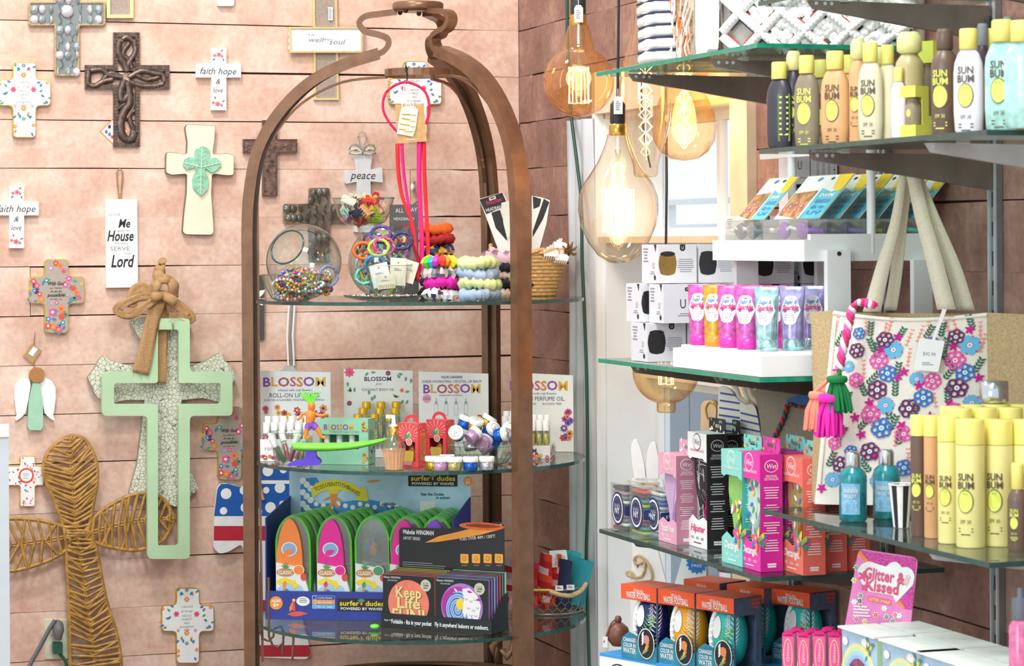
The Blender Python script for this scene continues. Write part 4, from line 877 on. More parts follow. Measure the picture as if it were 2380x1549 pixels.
t,F=packcard('white and black striped headband pack right of the right post',[(1236,455),(1262,460),(1278,466),(1270,520),(1252,585),(1236,590)],1255,6.14,[(1264,462),(1277,470),(1262,510),(1238,552),(1238,538)],0)
m=MB(); m.poly(F.P([(1238,456),(1258,463),(1254,480),(1240,486)],.003),-.003,'black'); m.obj('header',t,'black header')
for px,py,Z,s,lab in ((1278,590,6.09,1.35,'white claw clip clinging to the front rim of the basket'),(1303,600,6.10,1.25,'white claw clip lower on the right side of the basket'),(1300,572,6.13,1.2,'white claw clip on top of the basket rim')): put(clawmesh('white',6,s=s),'claw_clip',lab,'hair clip','white claw clips on the basket',at(px,py,Z),(-.2,.1,.3))
pm('tortoise','7a5230',.25,var=.6,scale=80)
m=MB(); r_=random.Random(2)
for k in range(16):
    a=r_.uniform(0,6.28); b=r_.uniform(-.6,1.2); d=Vector((math.cos(a)*math.cos(b),math.sin(a)*math.cos(b),math.sin(b))); m.tube([(0,0,0),tuple(d*.014),tuple(d*.022+Vector((0,0,.004)))],[.002,.0035,.0012],'tortoise',n=5)
m.obj('tortoiseshell_clip',None,'tortoiseshell octopus clip at the right rim of the basket','hair clip',loc=at(1322,585,6.13))
# ---------------- second shelf ----------------
h1=SH[1]
MULTI=('c_c23a8a','c_e8932a','c_7a4ab0','c_d9b52a','c_c8452a'); [H(x[2:]) for x in MULTI]; H('3a3f6a')
def blossom(m,x,z,h,w,y,s='BLOSSOM',cols=MULTI):
    adv=w/len(s)*1.0; tot=sum(GL[1,c_][2] for c_ in s); k=w/tot; cx=x-w/2
    for i,c_ in enumerate(s):
        ww=GL[1,c_][2]*k; m.text(c_,cx+ww/2,z+(.04*h if i%2 else 0),h,cols[i%len(cols)],y,w=ww,bold=1); 
        m.text(c_,cx+ww/2,z,h*.999,cols[(i+2)%len(cols)],y-.0001,w=ww,bold=0); cx+=ww
def flowersrow(m,x0,x1,z0,z1,n,y,seed,s=.006):
    rr=random.Random(seed)
    for i in range(n): m.flower(rr.uniform(x0,x1),rr.uniform(z0,z1),s*rr.uniform(.7,1.3),rr.choice(('c_c8452a','c_c23a8a','c_7a4ab0','c_e8932a','c_d9b52a','orangef')),rr.choice(('yellow','brownf','navy')),y-.0001*i,n=rr.choice((6,8)),rot=rr.random())
def board(px0,px1,yt,Z,label,fn,rz=0,ytr=None):
    p=ep((px0+px1)/2,1,Z); t=thing('display_board',label,'display board',p,rz); F=Fr(p,rz)
    a=F(px0,yt);b=F(px1,ytr or yt); m=MB(); m.prism([(a[0],0),(b[0],0),(b[0],b[1]),(a[0],a[1])],-.0015,.0015,'paper'); m.obj('board',t); m=MB(); fn(m,F); m.obj('print',t); return t,F
NV='c_3a3f6a'
def pt(m,F,tx,px,py,h,wpx,mat=NV,bold=0,off=.0016,slant=0,rot=0):
    x,z=F(px,py,off); x2,_=F(px+wpx,py,off); m.text(tx,x,z,h,mat,-off-.0004,w=abs(x2-x),bold=bold,slant=slant,rot=rot)
def f1(m,F):
    x,z=F(684,888,.002); blossom(m,x,z,.021,.150,-.002); pt(m,F,'infused with real flowers',686,907,.0055,80); pt(m,F,'•ROLL-ON LIP GLOSS•'.replace('•','.'),684,919,.0105,122); pt(m,F,'SCENTED & FLAVORED MOISTURIZING FORMULA',684,930,.005,140)
    a,b=F(612,958),F(762,945); flowersrow(m,a[0],b[0],a[1]-.02,b[1],16,-.002,3,.008)
board(605,768,862,6.02,'white lip gloss display board at the left end of the middle shelf',f1,0,866)
def f2(m,F):
    pt(m,F,'BLOSSOM',878,881,.010,64,bold=1); pt(m,F,'glow',880,892,.006,14,'grey',slant=.3); pt(m,F,'COCONUT BODY OIL',878,906,.006,76)
    rr=random.Random(6)
    for px,py,s,c in ((812,862,.013,'pinkf'),(902,864,.007,H('8a2c5a')),(812,934,.007,H('8a2c5a')),(934,904,.006,'orangef')): x,z=F(px,py,.002); m.flower(x,z-.004,s,c,'redf',-.002,n=8)
    for px,py in ((808,888),(813,900),(818,910),(824,912),(862,866),(856,866),(936,872),(944,876),(930,880),(956,880),(858,918),(864,922),(872,918),(922,924),(928,922),(938,930),(944,940),(952,910)): x,z=F(px,py,.002); m.leaf(x,z,.012,.006,rr.uniform(0,6),pm('leafg','6f9c7a'),-.0022)
board(799,959,858,6.1,'white coconut body oil display board with leaf border',f2,0,862)
def f3(m,F):
    pt(m,F,'COLOR CHANGING!',1050,877,.0055,50,bold=1); pt(m,F,'SHEER HYDRATING CRYSTAL LIP BALM',1050,887,.0062,138); x,z=F(1050,904,.002); blossom(m,x,z,.0205,.138,-.002); pt(m,F,'infused with real flowers',1048,919,.004,54)
    x,z=F(992,927,.002); m.disc(x,z,.0105,-.002,H('f0a0c0'),20); m.text('COLOR',x,z+.002,.003,NV,-.0024,w=.014); m.text('CHANGING',x,z-.002,.003,NV,-.0024,w=.018)
    for px,c in ((1014,'pinkf'),(1037,H('2f5a8a')),(1060,'redf'),(1083,H('2f8a5a'))):
        x,z=F(px,945,.002); m.poly([(x-.0045,z-.022),(x+.0045,z-.022),(x+.0045,z+.006),(x+.0022,z+.014),(x+.001,z+.021),(x-.001,z+.021),(x-.0022,z+.014),(x-.0045,z+.006)],-.002,H('c4ccd4')); m.poly([(x-.003,z-.02),(x+.003,z-.02),(x+.003,z+.003),(x-.003,z+.003)],-.0022,'paper'); m.leaf(x-.003,z+.009,.006,.004,0,c,-.0024)
    a,b=F(1070,985),F(1130,968); flowersrow(m,a[0],b[0],a[1],b[1],12,-.0026,9,.006)
board(973,1135,864,6.06,'white colour changing lip balm display board left of the rear post',f3,0,869)
def f4(m,F):
    x,z=F(1252,897,.002); blossom(m,x,z,.022,.142,-.002); pt(m,F,'infused with real flowers',1255,915,.0052,76); pt(m,F,'.ROLL-ON PERFUME OIL.',1250,927,.010,128); pt(m,F,'NATURAL       ALCOHOL FREE',1262,939,.005,86)
    a,b=F(1308,1028),F(1328,950); flowersrow(m,a[0],b[0],a[1],b[1],14,-.002,13,.008)
board(1187,1332,866,6.12,'white perfume oil display board at the right end of the middle shelf',f4,rad(-6),873)
# trays of roll on vials
vialc={}
def vial(cap,col):
    k=(cap,col)
    if k in vialc: return None
    t=thing('rollon_bottle','x','bottle',(0,0,0)); m=MB(); m.lathe([(.0068,0),(.0070,.002),(.0070,.040),(.005,.043)],'glass',12); m.obj('glass_tube',t)
    m=MB(); m.lathe([(.0045,.002),(.0052,.004),(.0052,.034),(.004,.037)],col,8); rr=random.Random(4)
    m.obj('flower_filling',t); m=MB(); m.lathe([(.0072,.043),(.0072,.066),(.0066,.068),(0,.068)],cap,12); m.obj('cap',t); vialc[k]=t; return t
def rowlab(label,i,n,rows=('front row','back row'),side='left'):
    r_,c_=divmod(i,n); return f'{label}, {rows[r_] if r_<len(rows) else ORD[r_]+" row"}, {ORD[c_]} from the {side}'
def vials(spots,cap,col,label,group,rot=None,per=0,side='left'):
    for i,(x,y,z) in enumerate(spots):
        t=vial(cap,col)
        if t is None: t=dup(vialc[cap,col],(x,y,z))
        t.location=(x,y,z); t['label']=rowlab(label,i,per,side=side) if per else label; t['group']=group
        if rot: t.rotation_euler=rot[i%len(rot)]
pm('petals','d84a5a',.5,var=.8,scale=300); pm('petals_pink','e04a8a',.5,var=.7,scale=300); pm('petals_yellow','e0b840',.5,var=.7,scale=300); pm('petals_lilac','9a7ab0',.5,var=.7,scale=300)
def tray(name,label,px0,px1,Z0,Z1,ytop,fn,rz=0,depth=None):
    p=ep((px0+px1)/2,1,Z0); t=thing(name,label,'tray',p,rz); F=Fr(p,rz); a=F(px0,0)[0]; b=F(px1,0)[0]; z=F(px0,ytop)[1]; d=Z1-Z0
    m=MB(); m.box(a,b,0,.0015,0,z,'paper'); m.box(a,b,d-.0015,d,0,z,'paper'); m.box(a,a+.0015,.0015,d-.0015,0,z,'paper'); m.box(b-.0015,b,.0015,d-.0015,0,z,'paper'); m.box(a,b,.0015,d-.0015,0,.0015,'paper'); m.obj('tray_walls',t)
    m=MB(); fn(m,F,a,b,z,d); m.obj('print',t); return t,F,a,b,z,d
def ft(m,F,a,b,z,d): m.text('roll-on moisture',a+.06,z*.6,.010,'grey',-.0005,w=.10); flowersrow(m,a+.003,b-.003,.003,z*.25,18,-.0006,5,.005)
t,F,a,b,z,d=tray('gloss_tray','white tray of roll-on lip glosses at the left of the middle shelf',598,712,5.9,6.0,1022,ft)
L=F.o; vials([(L.x+a+.012+.0185*i,L.y+.025+.035*j,h1+.02+.012*j) for j in range(2) for i in range(6)],'white','petals','white capped lip gloss in left tray','roll-on glosses in the left tray',per=6)
def ft4(m,F,a,b,z,d): flowersrow(m,a+.003,b-.003,.003,z*.4,16,-.0006,15,.005); m.text('BLOSSOM',(a+b)/2+.0,z*.6,.010,NV,-.0008,w=.06,bold=1)
t,F,a,b,z,d=tray('perfume_tray','white tray of perfume rollers at the right end of the middle shelf',1150,1272,5.93,6.05,1036,ft4,rad(-6))
m=MB(); m.xf=Matrix.Rotation(PI/2,4,'Z')@Matrix.Translation((0,-b-.0006,0)); flowersrow(m,.003,d-.003,.003,z*.85,26,0,17,.005); m.text('BLOSSOM',d/2,z*.5,.011,'white',-.004,w=.09,bold=1); m.obj('side_print',t)
# side panel of the tray faces the camera's right: rollers
def wl(t,x,y,z): c_,s_=math.cos(t.rotation_euler.z),math.sin(t.rotation_euler.z); return (t.location.x+x*c_-y*s_,t.location.y+x*s_+y*c_,t.location.z+z)
vials([wl(t,b-.012-.0155*i,.025+.03*j,.02+.01*j) for j in range(2) for i in range(4)],'white','petals_yellow','yellow petal perfume roller','yellow perfume rollers',per=4,side='right')
vials([wl(t,b-.078-.015*i,.03+.03*j,.028+.01*j) for j in range(2) for i in range(3)],'white','petals_pink','pink petal perfume roller','pink perfume rollers',per=3,side='right')
# glass tumbler with loose rollers
c=ep(672,1,5.77); t=thing('glass_tumbler','clear glass tumbler of loose roll-on bottles on the middle shelf','tumbler',(c.x,c.y,h1)); flare(t,.033,.044,.078,curve=.8)
for i,(dx,dy,dz,rx,ry,col,lab) in enumerate(((-.02,0,.012,.1,-.35,'petals_lilac','lilac'),(-.006,.012,.014,-.2,-.25,'petals','red'),(.012,.01,.014,-.2,.5,'petals_pink','pink'),(.024,-.004,.014,0,.25,'petals_yellow','yellow'),(.0,-.016,.012,.2,.35,'petals','coral'),(-.01,-.012,.01,.2,-.5,H('2f8a5a'),'green'))):
    vials([(c.x+dx-.02*math.sin(ry)*0,c.y+dy,h1+dz)],'white',col,f'{lab} roll-on bottle leaning in the glass tumbler','rollers in the tumbler',[(rx,ry,0)])
# surfer toy
p=ep(715,1,5.69); t=thing('surfer_toy','green toy surfboard with orange surfer figure on a purple wave base','toy',(p.x,p.y,h1)); F=Fr(p,0)
GR=H('7df04a',.35); ORG=H('f08a34',.4); PU=H('5a42d0',.4)
m=MB(); B=bez([(681,1033),(690,1032),(720,1033),(770,1033),(820,1030),(860,1024),(902,1014)],6); n=len(B); vs=[]
for i,a in enumerate(B):
    u=i/(n-1); w_=.030*min(1,(math.sin(PI*min(1,u*.95+.03)))**.5+.02); th=.0095*(math.sin(PI*min(.97,u*.8+.2)))**.5; x,z=F(a.x,a.y)
    for k in range(10): b_=2*PI*k/10; vs.append((x,w_*math.cos(b_),z+th*math.sin(b_)-.006))
m.add(vs,[(i*10+k,i*10+(k+1)%10,i*10+10+(k+1)%10,i*10+10+k) for i in range(n-1) for k in range(10)],GR,1); m.add(vs[:10],[tuple(range(9,-1,-1))],GR); m.add(vs[-10:],[tuple(range(10))],GR); m.obj('surfboard',t,'bright green surfboard')
m=MB(); x0,z0=F(722,1048); m.prism(fillet(F.P([(713,1044),(734,1044),(736,1062),(748,1072),(745,1080),(668,1082),(672,1076),(690,1074),(684,1070),(704,1068),(711,1060)]),.004),-.02,.02,PU); m.obj('wave_base',t,'purple wave base')
def limb(m,pts,r,mat): m.tube([(F(a,b)[0],y,F(a,b)[1]) for a,b,y in pts],r,mat,n=8)
m=MB()
limb(m,[(722,955,0),(722,960,0),(722,972,0),(719,985,0)],[.008,.0125,.0115,.009],ORG)   # torso
limb(m,[(724,940,0),(723,950,0),(722,958,0)],[.006,.007,.006],ORG)
limb(m,[(717,961,0),(702,962,0),(697,972,-.004),(691,976,-.006)],[.0045,.004,.0035,.003],ORG); limb(m,[(728,961,0),(740,966,0),(750,966,-.006),(758,963,-.008)],[.0045,.004,.0035,.003],ORG)
limb(m,[(716,990,0),(712,1003,-.002),(711,1016,0)],[.0065,.0055,.004],ORG); limb(m,[(731,990,0),(741,1002,-.002),(746,1016,0)],[.0065,.0055,.004],ORG)
for fx in (709,748): limb(m,[(fx,1016,.002),(fx+10,1018,-.004)],[.004,.0035],ORG)
x,z=F(724,946); m.lathe([(0,.011),(.005,.010),(.0078,.005),(.0085,0),(.0075,-.006),(.004,-.010),(0,-.0105)],ORG,12,(x,0,z)); m.lathe([(0,.002),(.0016,0),(0,-.002)],ORG,6,(x,-.0088,z-.001)); m.lathe([(0,.004),(.0035,0),(0,-.004)],ORG,8,(*[F(759,963)[0]],-.008,F(759,963)[1])); 
m.obj('surfer_body',t,'orange surfer body')
m=MB(); 
for ex in (-.003,.003): m.lathe([(0,.0009),(.0009,0),(0,-.0009)],'black',6,(x+ex,-.0082,z+.002))
m.obj('eyes',t)
m=MB(); limb(m,[(720,978,0),(722,986,0),(724,992,0)],[.009,.0105,.009],H('8a52c8')); limb(m,[(718,988,0),(714,998,-.001)],[.0085,.0078],H('8a52c8')); limb(m,[(727,988,0),(735,996,-.001)],[.0085,.0078],H('8a52c8')); m.obj('shorts',t,'purple shorts')
m=MB()
for k in range(9):
    a=-.95+1.7*k/8; m.tube([(x+.006*math.sin(a),0,z+.008),(x+.020*math.sin(a)-.002,-.002,z+.022*math.cos(a*.7)+.004),(x+.034*math.sin(a)-.002,-.003,z+.030*math.cos(a*.6)+.006)],[.0018,.0017,.0009],GR,n=5)
m.obj('spiky_hair',t,'lime green spiky hair')
# green box
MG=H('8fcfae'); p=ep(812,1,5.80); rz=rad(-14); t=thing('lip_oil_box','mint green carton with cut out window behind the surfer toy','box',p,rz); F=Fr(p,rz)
x0=F(736,0)[0]; x1=F(849,0)[0]; zt1=F(800,975)[1]; dp=.055
m=MB(); a=F.P([(742,1010),(834,1010),(834,1045),(742,1045)]); x0_,x1_=a[0][0],a[1][0]; z1_,z0_=a[0][1],a[2][1]
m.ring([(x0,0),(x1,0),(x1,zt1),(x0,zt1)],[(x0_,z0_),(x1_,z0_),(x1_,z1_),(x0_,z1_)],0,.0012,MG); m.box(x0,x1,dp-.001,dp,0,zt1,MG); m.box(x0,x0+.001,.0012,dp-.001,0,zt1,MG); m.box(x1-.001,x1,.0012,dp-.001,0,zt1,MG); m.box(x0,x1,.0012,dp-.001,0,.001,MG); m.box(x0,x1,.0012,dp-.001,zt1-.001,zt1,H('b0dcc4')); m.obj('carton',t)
m=MB(); blossom(m,(x0+x1)/2-.012,zt1-.018,.012,.072,-.0006); pt(m,F,'INFUSED WITH REAL FLOWERS',800,1004,.004,70,'leafg'); flowersrow(m,x1-.012,x1-.003,.004,.03,6,-.0008,31,.005); flowersrow(m,x1-.012,x1-.003,zt1-.03,zt1-.006,6,-.0008,32,.005); m.obj('print',t)
m=MB(); m.xf=Matrix.Rotation(PI/2,4,'Z')@Matrix.Translation((0,-x1-.0006,0)); flowersrow(m,.004,dp-.004,.005,zt1*.4,8,0,33,.004); m.bars(.01,dp-.01,zt1*.75,zt1*.5,5,'leafg',0); m.obj('side_print',t)
for i in range(3): vials([wl(t,x0_+.012+.03*i,.02,.004)],'white','petals',f'lip oil bottle inside the mint green carton, {ORD[i]} from the left','bottles inside the mint carton')
# gold cap oil bottles
t0=None
for j,(Z,pxs) in enumerate(((6.0,(836,874,910)),(6.04,(848,886,922)),(6.075,(856,890,925)))):
    for i,px in enumerate(pxs):
        p=ep(px-6,1,Z); p.z=h1+.02+.012*j
        if t0 is None:
            t0=thing('body_oil_bottle','x','bottle',p); m=MB(); m.lathe([(.0095,0),(.010,.002),(.010,.052),(.0075,.060),(.0075,.064)],'glass',14); m.obj('glass_body',t0); m=MB(); m.lathe([(.007,.003),(.008,.004),(.008,.045),(0,.045)],pm('oilfill','c9c49a',.4,var=.6,scale=200),8); m.obj('oil_filling',t0)
            m=MB(); m.lathe([(.0105,.064),(.0105,.080),(.0098,.081),(0,.081)],pm('gold_cap','dcae2c',.35,.4),16); m.obj('cap',t0,'gold cap'); q=t0
        else: q=dup(t0,p)
        q['label']=rowlab('gold capped body oil bottle',3*j+i,3,('front row','middle row','back row')); q['group']='gold capped body oil bottles'
m=MB(); p=ep(880,1,5.985); F=Fr(p,0); a,b=F(822,0)[0],F(935,0)[0]; m.box(a,b,0,.10,0,.0195,'paper'); m.obj('bottle_riser',None,'low white riser under the gold capped bottles','stand',loc=p)
# red carry boxes
RD=H('ee4a52'); 
def carrybox(px,Z,label,first=None):
    p=ep(px,1,Z); rz=rad(-33)
    if first: return dup(first,p,rz,label)
    t=thing('cupcake_gift_box',label,'box',p,rz,'red cupcake gift boxes'); w_=.054; d=.034; h=.098
    m=MB(); m.ring([(-w_/2,0),(w_/2,0),(w_/2,h),(-w_/2,h)],[(-.018,.012),(.019,.012),(.019,.056),(-.018,.056)],-.001,0,RD)
    for s_,mt in ((1,'cb'),(-1,'cb')): pass
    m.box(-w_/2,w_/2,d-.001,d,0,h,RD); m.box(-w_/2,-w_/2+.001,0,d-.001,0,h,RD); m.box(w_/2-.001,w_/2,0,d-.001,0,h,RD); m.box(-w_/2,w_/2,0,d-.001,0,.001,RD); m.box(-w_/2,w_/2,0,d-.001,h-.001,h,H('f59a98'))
    m.obj('carton',t)
    m=MB(); q=[]; 
    for k in range(11): a=PI*k/10; q.append((.020*math.cos(a),h+.018*math.sin(a)))
    q2=[(.013*math.cos(PI*k/10),h+.011*math.sin(PI*k/10)) for k in range(11)]
    m.add([(x,y,z) for y in (.012,.0135) for x,z in q+q2],[f for k in range(10) for f in ((k,k+1,12+k,11+k),(22+k,33+k,34+k,23+k),(k,22+k,23+k,k+1),(11+k,12+k,34+k,33+k))],H('e8384a')); m.obj('handle',t)
    m=MB()
    for k in range(14):
        a=2*PI*k/14; m.poly([(.0*math.cos(a),.07),(.027*math.cos(a-.08),.078+.019*math.sin(a-.08)),(.027*math.cos(a+.08),.078+.019*math.sin(a+.08))],-.0014,H('f8908a'))
    m.leaf(.002,.062,.018,.012,1.5,'white',-.0017); m.leaf(.002,.063,.015,.009,1.45,H('6fc04a'),-.002); m.leaf(.002,.064,.014,.008,2.5,'teal',-.0019); m.disc(.003,.056,.0085,-.0018,'white',16); m.disc(.003,.056,.0068,-.002,H('f08a80'),16); m.text('15',.003,.056,.006,'white',-.0023,w=.005); m.obj('print',t)
    m=MB(); m.xf=Matrix.Rotation(PI/2,4,'Z')@Matrix.Translation((0,-w_/2-.0005,0)); m.poly([(.006,.012),(d-.006,.012),(d-.006,.075),(.006,.075)],0,H('d88a3a')); m.bars(.008,d-.008,.07,.02,12,'redf',-.0004); rr=random.Random(3)
    for k in range(70): m.leaf(rr.uniform(0,d),rr.choice((rr.uniform(0,.03),rr.uniform(.074,h))),.004,.0015,rr.uniform(0,6),rr.choice(('pinkf','blue','yellow','green','lil','white')),-.0006)
    m.obj('side_print',t)
    m=MB(); m.lathe([(.010,.002),(.013,.022),(.0135,.03),(.010,.036),(.006,.04),(.006,.052),(0,.053)],pm('honey_glass','c98a4a',.15,.2,var=.2),14,(0,.016,0)); m.obj('inner_bottle',t); m=MB(); m.poly([(-.013,.012),(.014,.012),(.016,.03),(.013,.036),(-.013,.036),(-.016,.03)],-.0025,'gold'); m.poly([(-.010,.004),(.011,.004),(.013,.013),(-.012,.013)],-.0027,'dusty'); m.obj('label_sticker',t)
    return t
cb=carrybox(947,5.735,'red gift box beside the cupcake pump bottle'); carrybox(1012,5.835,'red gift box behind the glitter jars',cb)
# cupcake pump bottle
p=ep(913,1,5.665); t=thing('cupcake_pump_bottle','peach cupcake shaped pump bottle with gold collar and white pump','bottle',p)
m=MB(); n=36; pr=[(.018,0),(.0195,.002),(.022,.018),(.0255,.040),(.0275,.046)]; vs=[];k=len(pr)
for i in range(n):
    a=2*PI*i/n; q=1 if i%2 else .93
    for r_,z in pr: vs.append((r_*q*math.cos(a),r_*q*math.sin(a),z))
m.add(vs,[(i*k+j,((i+1)%n)*k+j,((i+1)%n)*k+j+1,i*k+j+1) for i in range(n) for j in range(k-1)],pm('peach_gel','e8b488',.25,.15,var=.1)); m.add([vs[i*k+k-1] for i in range(n)],[tuple(range(n))],'peach_gel'); m.obj('cupcake_base',t)
m=MB(); m.lathe([(.0275,.046),(.026,.055),(.020,.066),(.012,.074),(.0095,.078)],'glass',24,cap=0); m.obj('glass_top',t)
m=MB(); m.lathe([(.0105,.076),(.0105,.096),(0,.096)],'brass',18); m.obj('collar',t,'gold collar'); m=MB(); m.lathe([(.009,.096),(.009,.099),(.006,.1),(.0045,.104),(.004,.118),(0,.118)],'white',12); m.box(-.017,.003,-.004,.004,.114,.121,'white'); m.obj('pump',t,'white pump')
# glitter jars
def jar(col,mat,label,loc,rot=None,group=None):
    k='jar'+mat
    if k not in vialc:
        t=thing('glitter_jar',label,'jar',loc); m=MB(); m.lathe([(.0145,0),(.0155,.002),(.0155,.016),(.014,.018),(0,.018)],mat,16); m.obj('glitter_body',t); m=MB(); m.lathe([(.0165,.018),(.0172,.020),(.0172,.028),(.016,.0295),(0,.0297)],'white',18); m.ring([(.008*math.cos(i*PI/8),.008*math.sin(i*PI/8)) for i in range(16)],[(.0072*math.cos(i*PI/8),.0072*math.sin(i*PI/8)) for i in range(16)],0,0,'grey') if 0 else None
        m.xf=Matrix.Rotation(-PI/2,4,'X'); m.ring([(.010*math.cos(i*PI/8),.010*math.sin(i*PI/8)) for i in range(16)],[(.0093*math.cos(i*PI/8),.0093*math.sin(i*PI/8)) for i in range(16)],-.0300,-.0296,'grey'); m.text('JL',0,0,.008,'grey',-.0300,w=.011,slant=.3); m.obj('lid',t,'white lid'); vialc[k]=t
    else: t=dup(vialc[k],loc,None,label)
    if rot: t.rotation_euler=rot
    else: t.rotation_euler=(0,0,0)
    if group: t['group']=group
    return t
for k,h,mt in (('gl_gold','d8b02a',.8),('gl_pink','e8a0c8',.3),('gl_green','c0b878',.5),('gl_blue','1f62c8',.4),('gl_silver','c8d4d8',.6)): pm(k,h,.2,mt,var=.7,scale=700)
for px,Z,k,n_ in ((1003,5.665,'gl_gold','gold'),(1021,5.645,'gl_pink','pink'),(1054,5.64,'gl_green','multicolour'),(1091,5.645,'gl_blue','bright blue'),(1129,5.65,'gl_silver','silver')):
    jar(n_,k,f'{n_} glitter jar with white lid in the front row on the middle shelf',ep(px,1,Z))
jar('p','gl_pink','pink glitter jar with white lid behind the front row',ep(1037,1,5.70))
c=ep(1118,1,5.78); t=thing('glass_jar_bowl','wide fluted glass bowl piled with white lidded glitter jars','bowl',(c.x,c.y,h1)); flare(t,.048,.080,.045,flutes=26,curve=.6)
jn={'gl_gold':'gold','gl_pink':'pink','gl_green':'multicolour','gl_blue':'blue','gl_silver':'silver'}
for i,(px,py,dz,rx,ry,k) in enumerate(((1064,1005,0,1.2,-.4,'gl_blue'),(1102,994,0,.35,.15,'gl_gold'),(1132,998,.01,1.1,.3,'gl_blue'),(1152,1006,-.02,1.2,.9,'gl_blue'),(1125,986,.03,.5,.3,'gl_gold'),(1170,1000,0,.8,-.7,'gl_blue'),(1172,1010,-.03,.6,.5,'gl_silver'),(1076,988,.03,.3,-.2,'gl_blue'),(1090,1014,-.02,.9,-.3,'gl_pink'),(1120,1026,-.02,1.2,.2,'gl_pink'),(1095,1038,0,.3,.2,'gl_silver'),(1135,1042,0,.4,.6,'gl_pink'),(1150,1024,.01,1.3,.6,'gl_blue'))):
    jar('',k,f'{jn[k]} glitter jar in the glass bowl, '+('leftmost','on top at centre left','tilted at the centre','lying at the right','at the back of the pile','at the right rear','low at the right','at the left rear','under the lids at left','pressed against the glass centre','low left in the bowl','low centre in the bowl','inside at the right')[i],at(px,py+8,5.78+dz*1.0-(.02 if i in (0,3,6,8) else 0)),(rx,ry,i*.3),'glitter jars in the glass bowl')
# ---------------- lowest glass shelf of the stand ----------------
h2=SH[2]; NB='c_2a3c96'; H('2a3c96'); YL='c_f2dc2a'; H('f2dc2a')
pm('print_sky','b2d2ee',.5,var=.25,scale=9); pm('wave_blue','3a8fd0',.5,var=.2,scale=30)
p=ep(612,2,5.955); RZT=rad(-8); t=thing('surf_toy_tray','deep blue cardboard counter tray holding boxed toy surfboards','display tray',p,RZT); F=Fr(p,RZT); TR=t
W_=.445; D_=.255; HL=.066
m=MB(); m.box(0,W_,0,.003,0,HL,NB); m.prism([(0,0),(.0,0)],0,0,NB) if 0 else None
for x in (0,W_-.003):
    m.add([(x+dx,y,z) for dx in (0,.003) for y,z in ((.003,0),(D_,0),(D_,.262),(.003,.235))],[(0,1,2,3),(7,6,5,4),(0,4,5,1),(1,5,6,2),(2,6,7,3),(3,7,4,0)],NB)
m.box(.003,W_-.003,.003,D_,0,.002,NB); m.obj('tray_body',t)
hz=F(0,0)[1]
m=MB(); m.box(0,W_,D_,D_+.003,0,.358,'print_sky'); y=D_-.0006
Fb=Fr(Vector(p)+Vector((-math.sin(RZT),math.cos(RZT),0))*D_,RZT)
def bp(px,py): return Fb(px,py)
o=m.obj('header_board',t)
m=MB(); 
w1=[bp(a,b) for a,b in ((700,1195),(698,1130),(712,1112),(735,1110),(745,1125),(735,1135),(722,1140),(725,1160),(745,1172),(790,1168),(850,1160),(900,1170),(960,1195),(960,1230),(700,1230))]; m.poly(w1,y,'wave_blue')
for k in range(9): x,z=bp(704+ (k%3)*9,1118+k*9); m.disc(x,z,.008,y-.0002,'white',9)
for k in range(12): x,z=bp(735+k*17,1172+(k%3)*4); m.disc(x,z,.006,y-.0003,'white',8)
ar=[(722,1140)]; 
arc=[(722+ (840-722)*u, 1140-62*math.sin(u*PI*.62)**.8) for u in [k/10 for k in range(11)]]
top=[bp(a,b-9) for a,b in arc]; bot=[bp(a+3,b+12) for a,b in arc]
q=top+[bp(858,1106),bp(856,1165),bp(825,1160)]
q=[bp(*z) for z in ((722,1138),(735,1123),(755,1117),(780,1115),(805,1120),(825,1127),(838,1138),(851,1131),(857,1166),(824,1163),(833,1153),(818,1145),(800,1140),(775,1137),(755,1141),(742,1146),(730,1157))]
m.poly(q,y-.0006,YL)
for tx,px,py,rot in (('TOSS',743,1134,.42),('US',762,1127,.12),('INTO',781,1126,0),('THE',803,1131,-.3),('WAVES',823,1142,-.5)): x,z=bp(px,py); m.text(tx,x,z,.010,'black',y-.001,w=.0075*len(tx)/1.55*1.4,rot=rot)
def logo(m,x,z,w,y):
    h=w*.26; m.poly([(x-w/2,z-h/2),(x+w/2,z-h/2),(x+w/2,z+h/2),(x-w/2,z+h/2)],y,'black'); m.text('surfer',x-w*.25,z+h*.13,h*.38,'gl_yel',y-.0004,w=w*.40,bold=1); m.text('dudes',x+w*.27,z+h*.13,h*.38,'gl_yel',y-.0004,w=w*.38,bold=1); m.text('POWERED BY WAVES',x,z-h*.29,h*.2,'paper',y-.0004,w=w*.86,bold=1)
    for k in range(7): m.leaf(x,z+h*.2,w*.10,w*.02,.5+k*.36,'green',y-.0008)
    m.disc(x,z+h*.1,w*.022,y-.001,ORG,8,w*.035)
pm('gl_yel','f0d030',.5)
x,z=bp(1006,1116); logo(m,x,z,.120,y-.0005)
x,z=bp(1088,1119); m.disc(x,z,.0115,y-.0004,H('f0932a'),18); m.text('AGES',x,z+.004,.004,'white',y-.0008,w=.014); m.text('6+',x,z-.003,.008,'white',y-.0008,w=.011,bold=1)
for tx,px,py,w_ in (('See the Dudes',1005,1149,.056),('in action!',1030,1157,.034),('Available',903,1172,.034),('in Series!',915,1180,.034)): x,z=bp(px,py); m.text(tx,x,z,.007,NV,y-.0006,w=w_,bold=1,rot=.06 if px<950 else 0)
x,z=bp(994,1185); m.poly([(x-.019,z-.02),(x+.019,z-.02),(x+.019,z+.02),(x-.019,z+.02)],y-.0006,'paper')
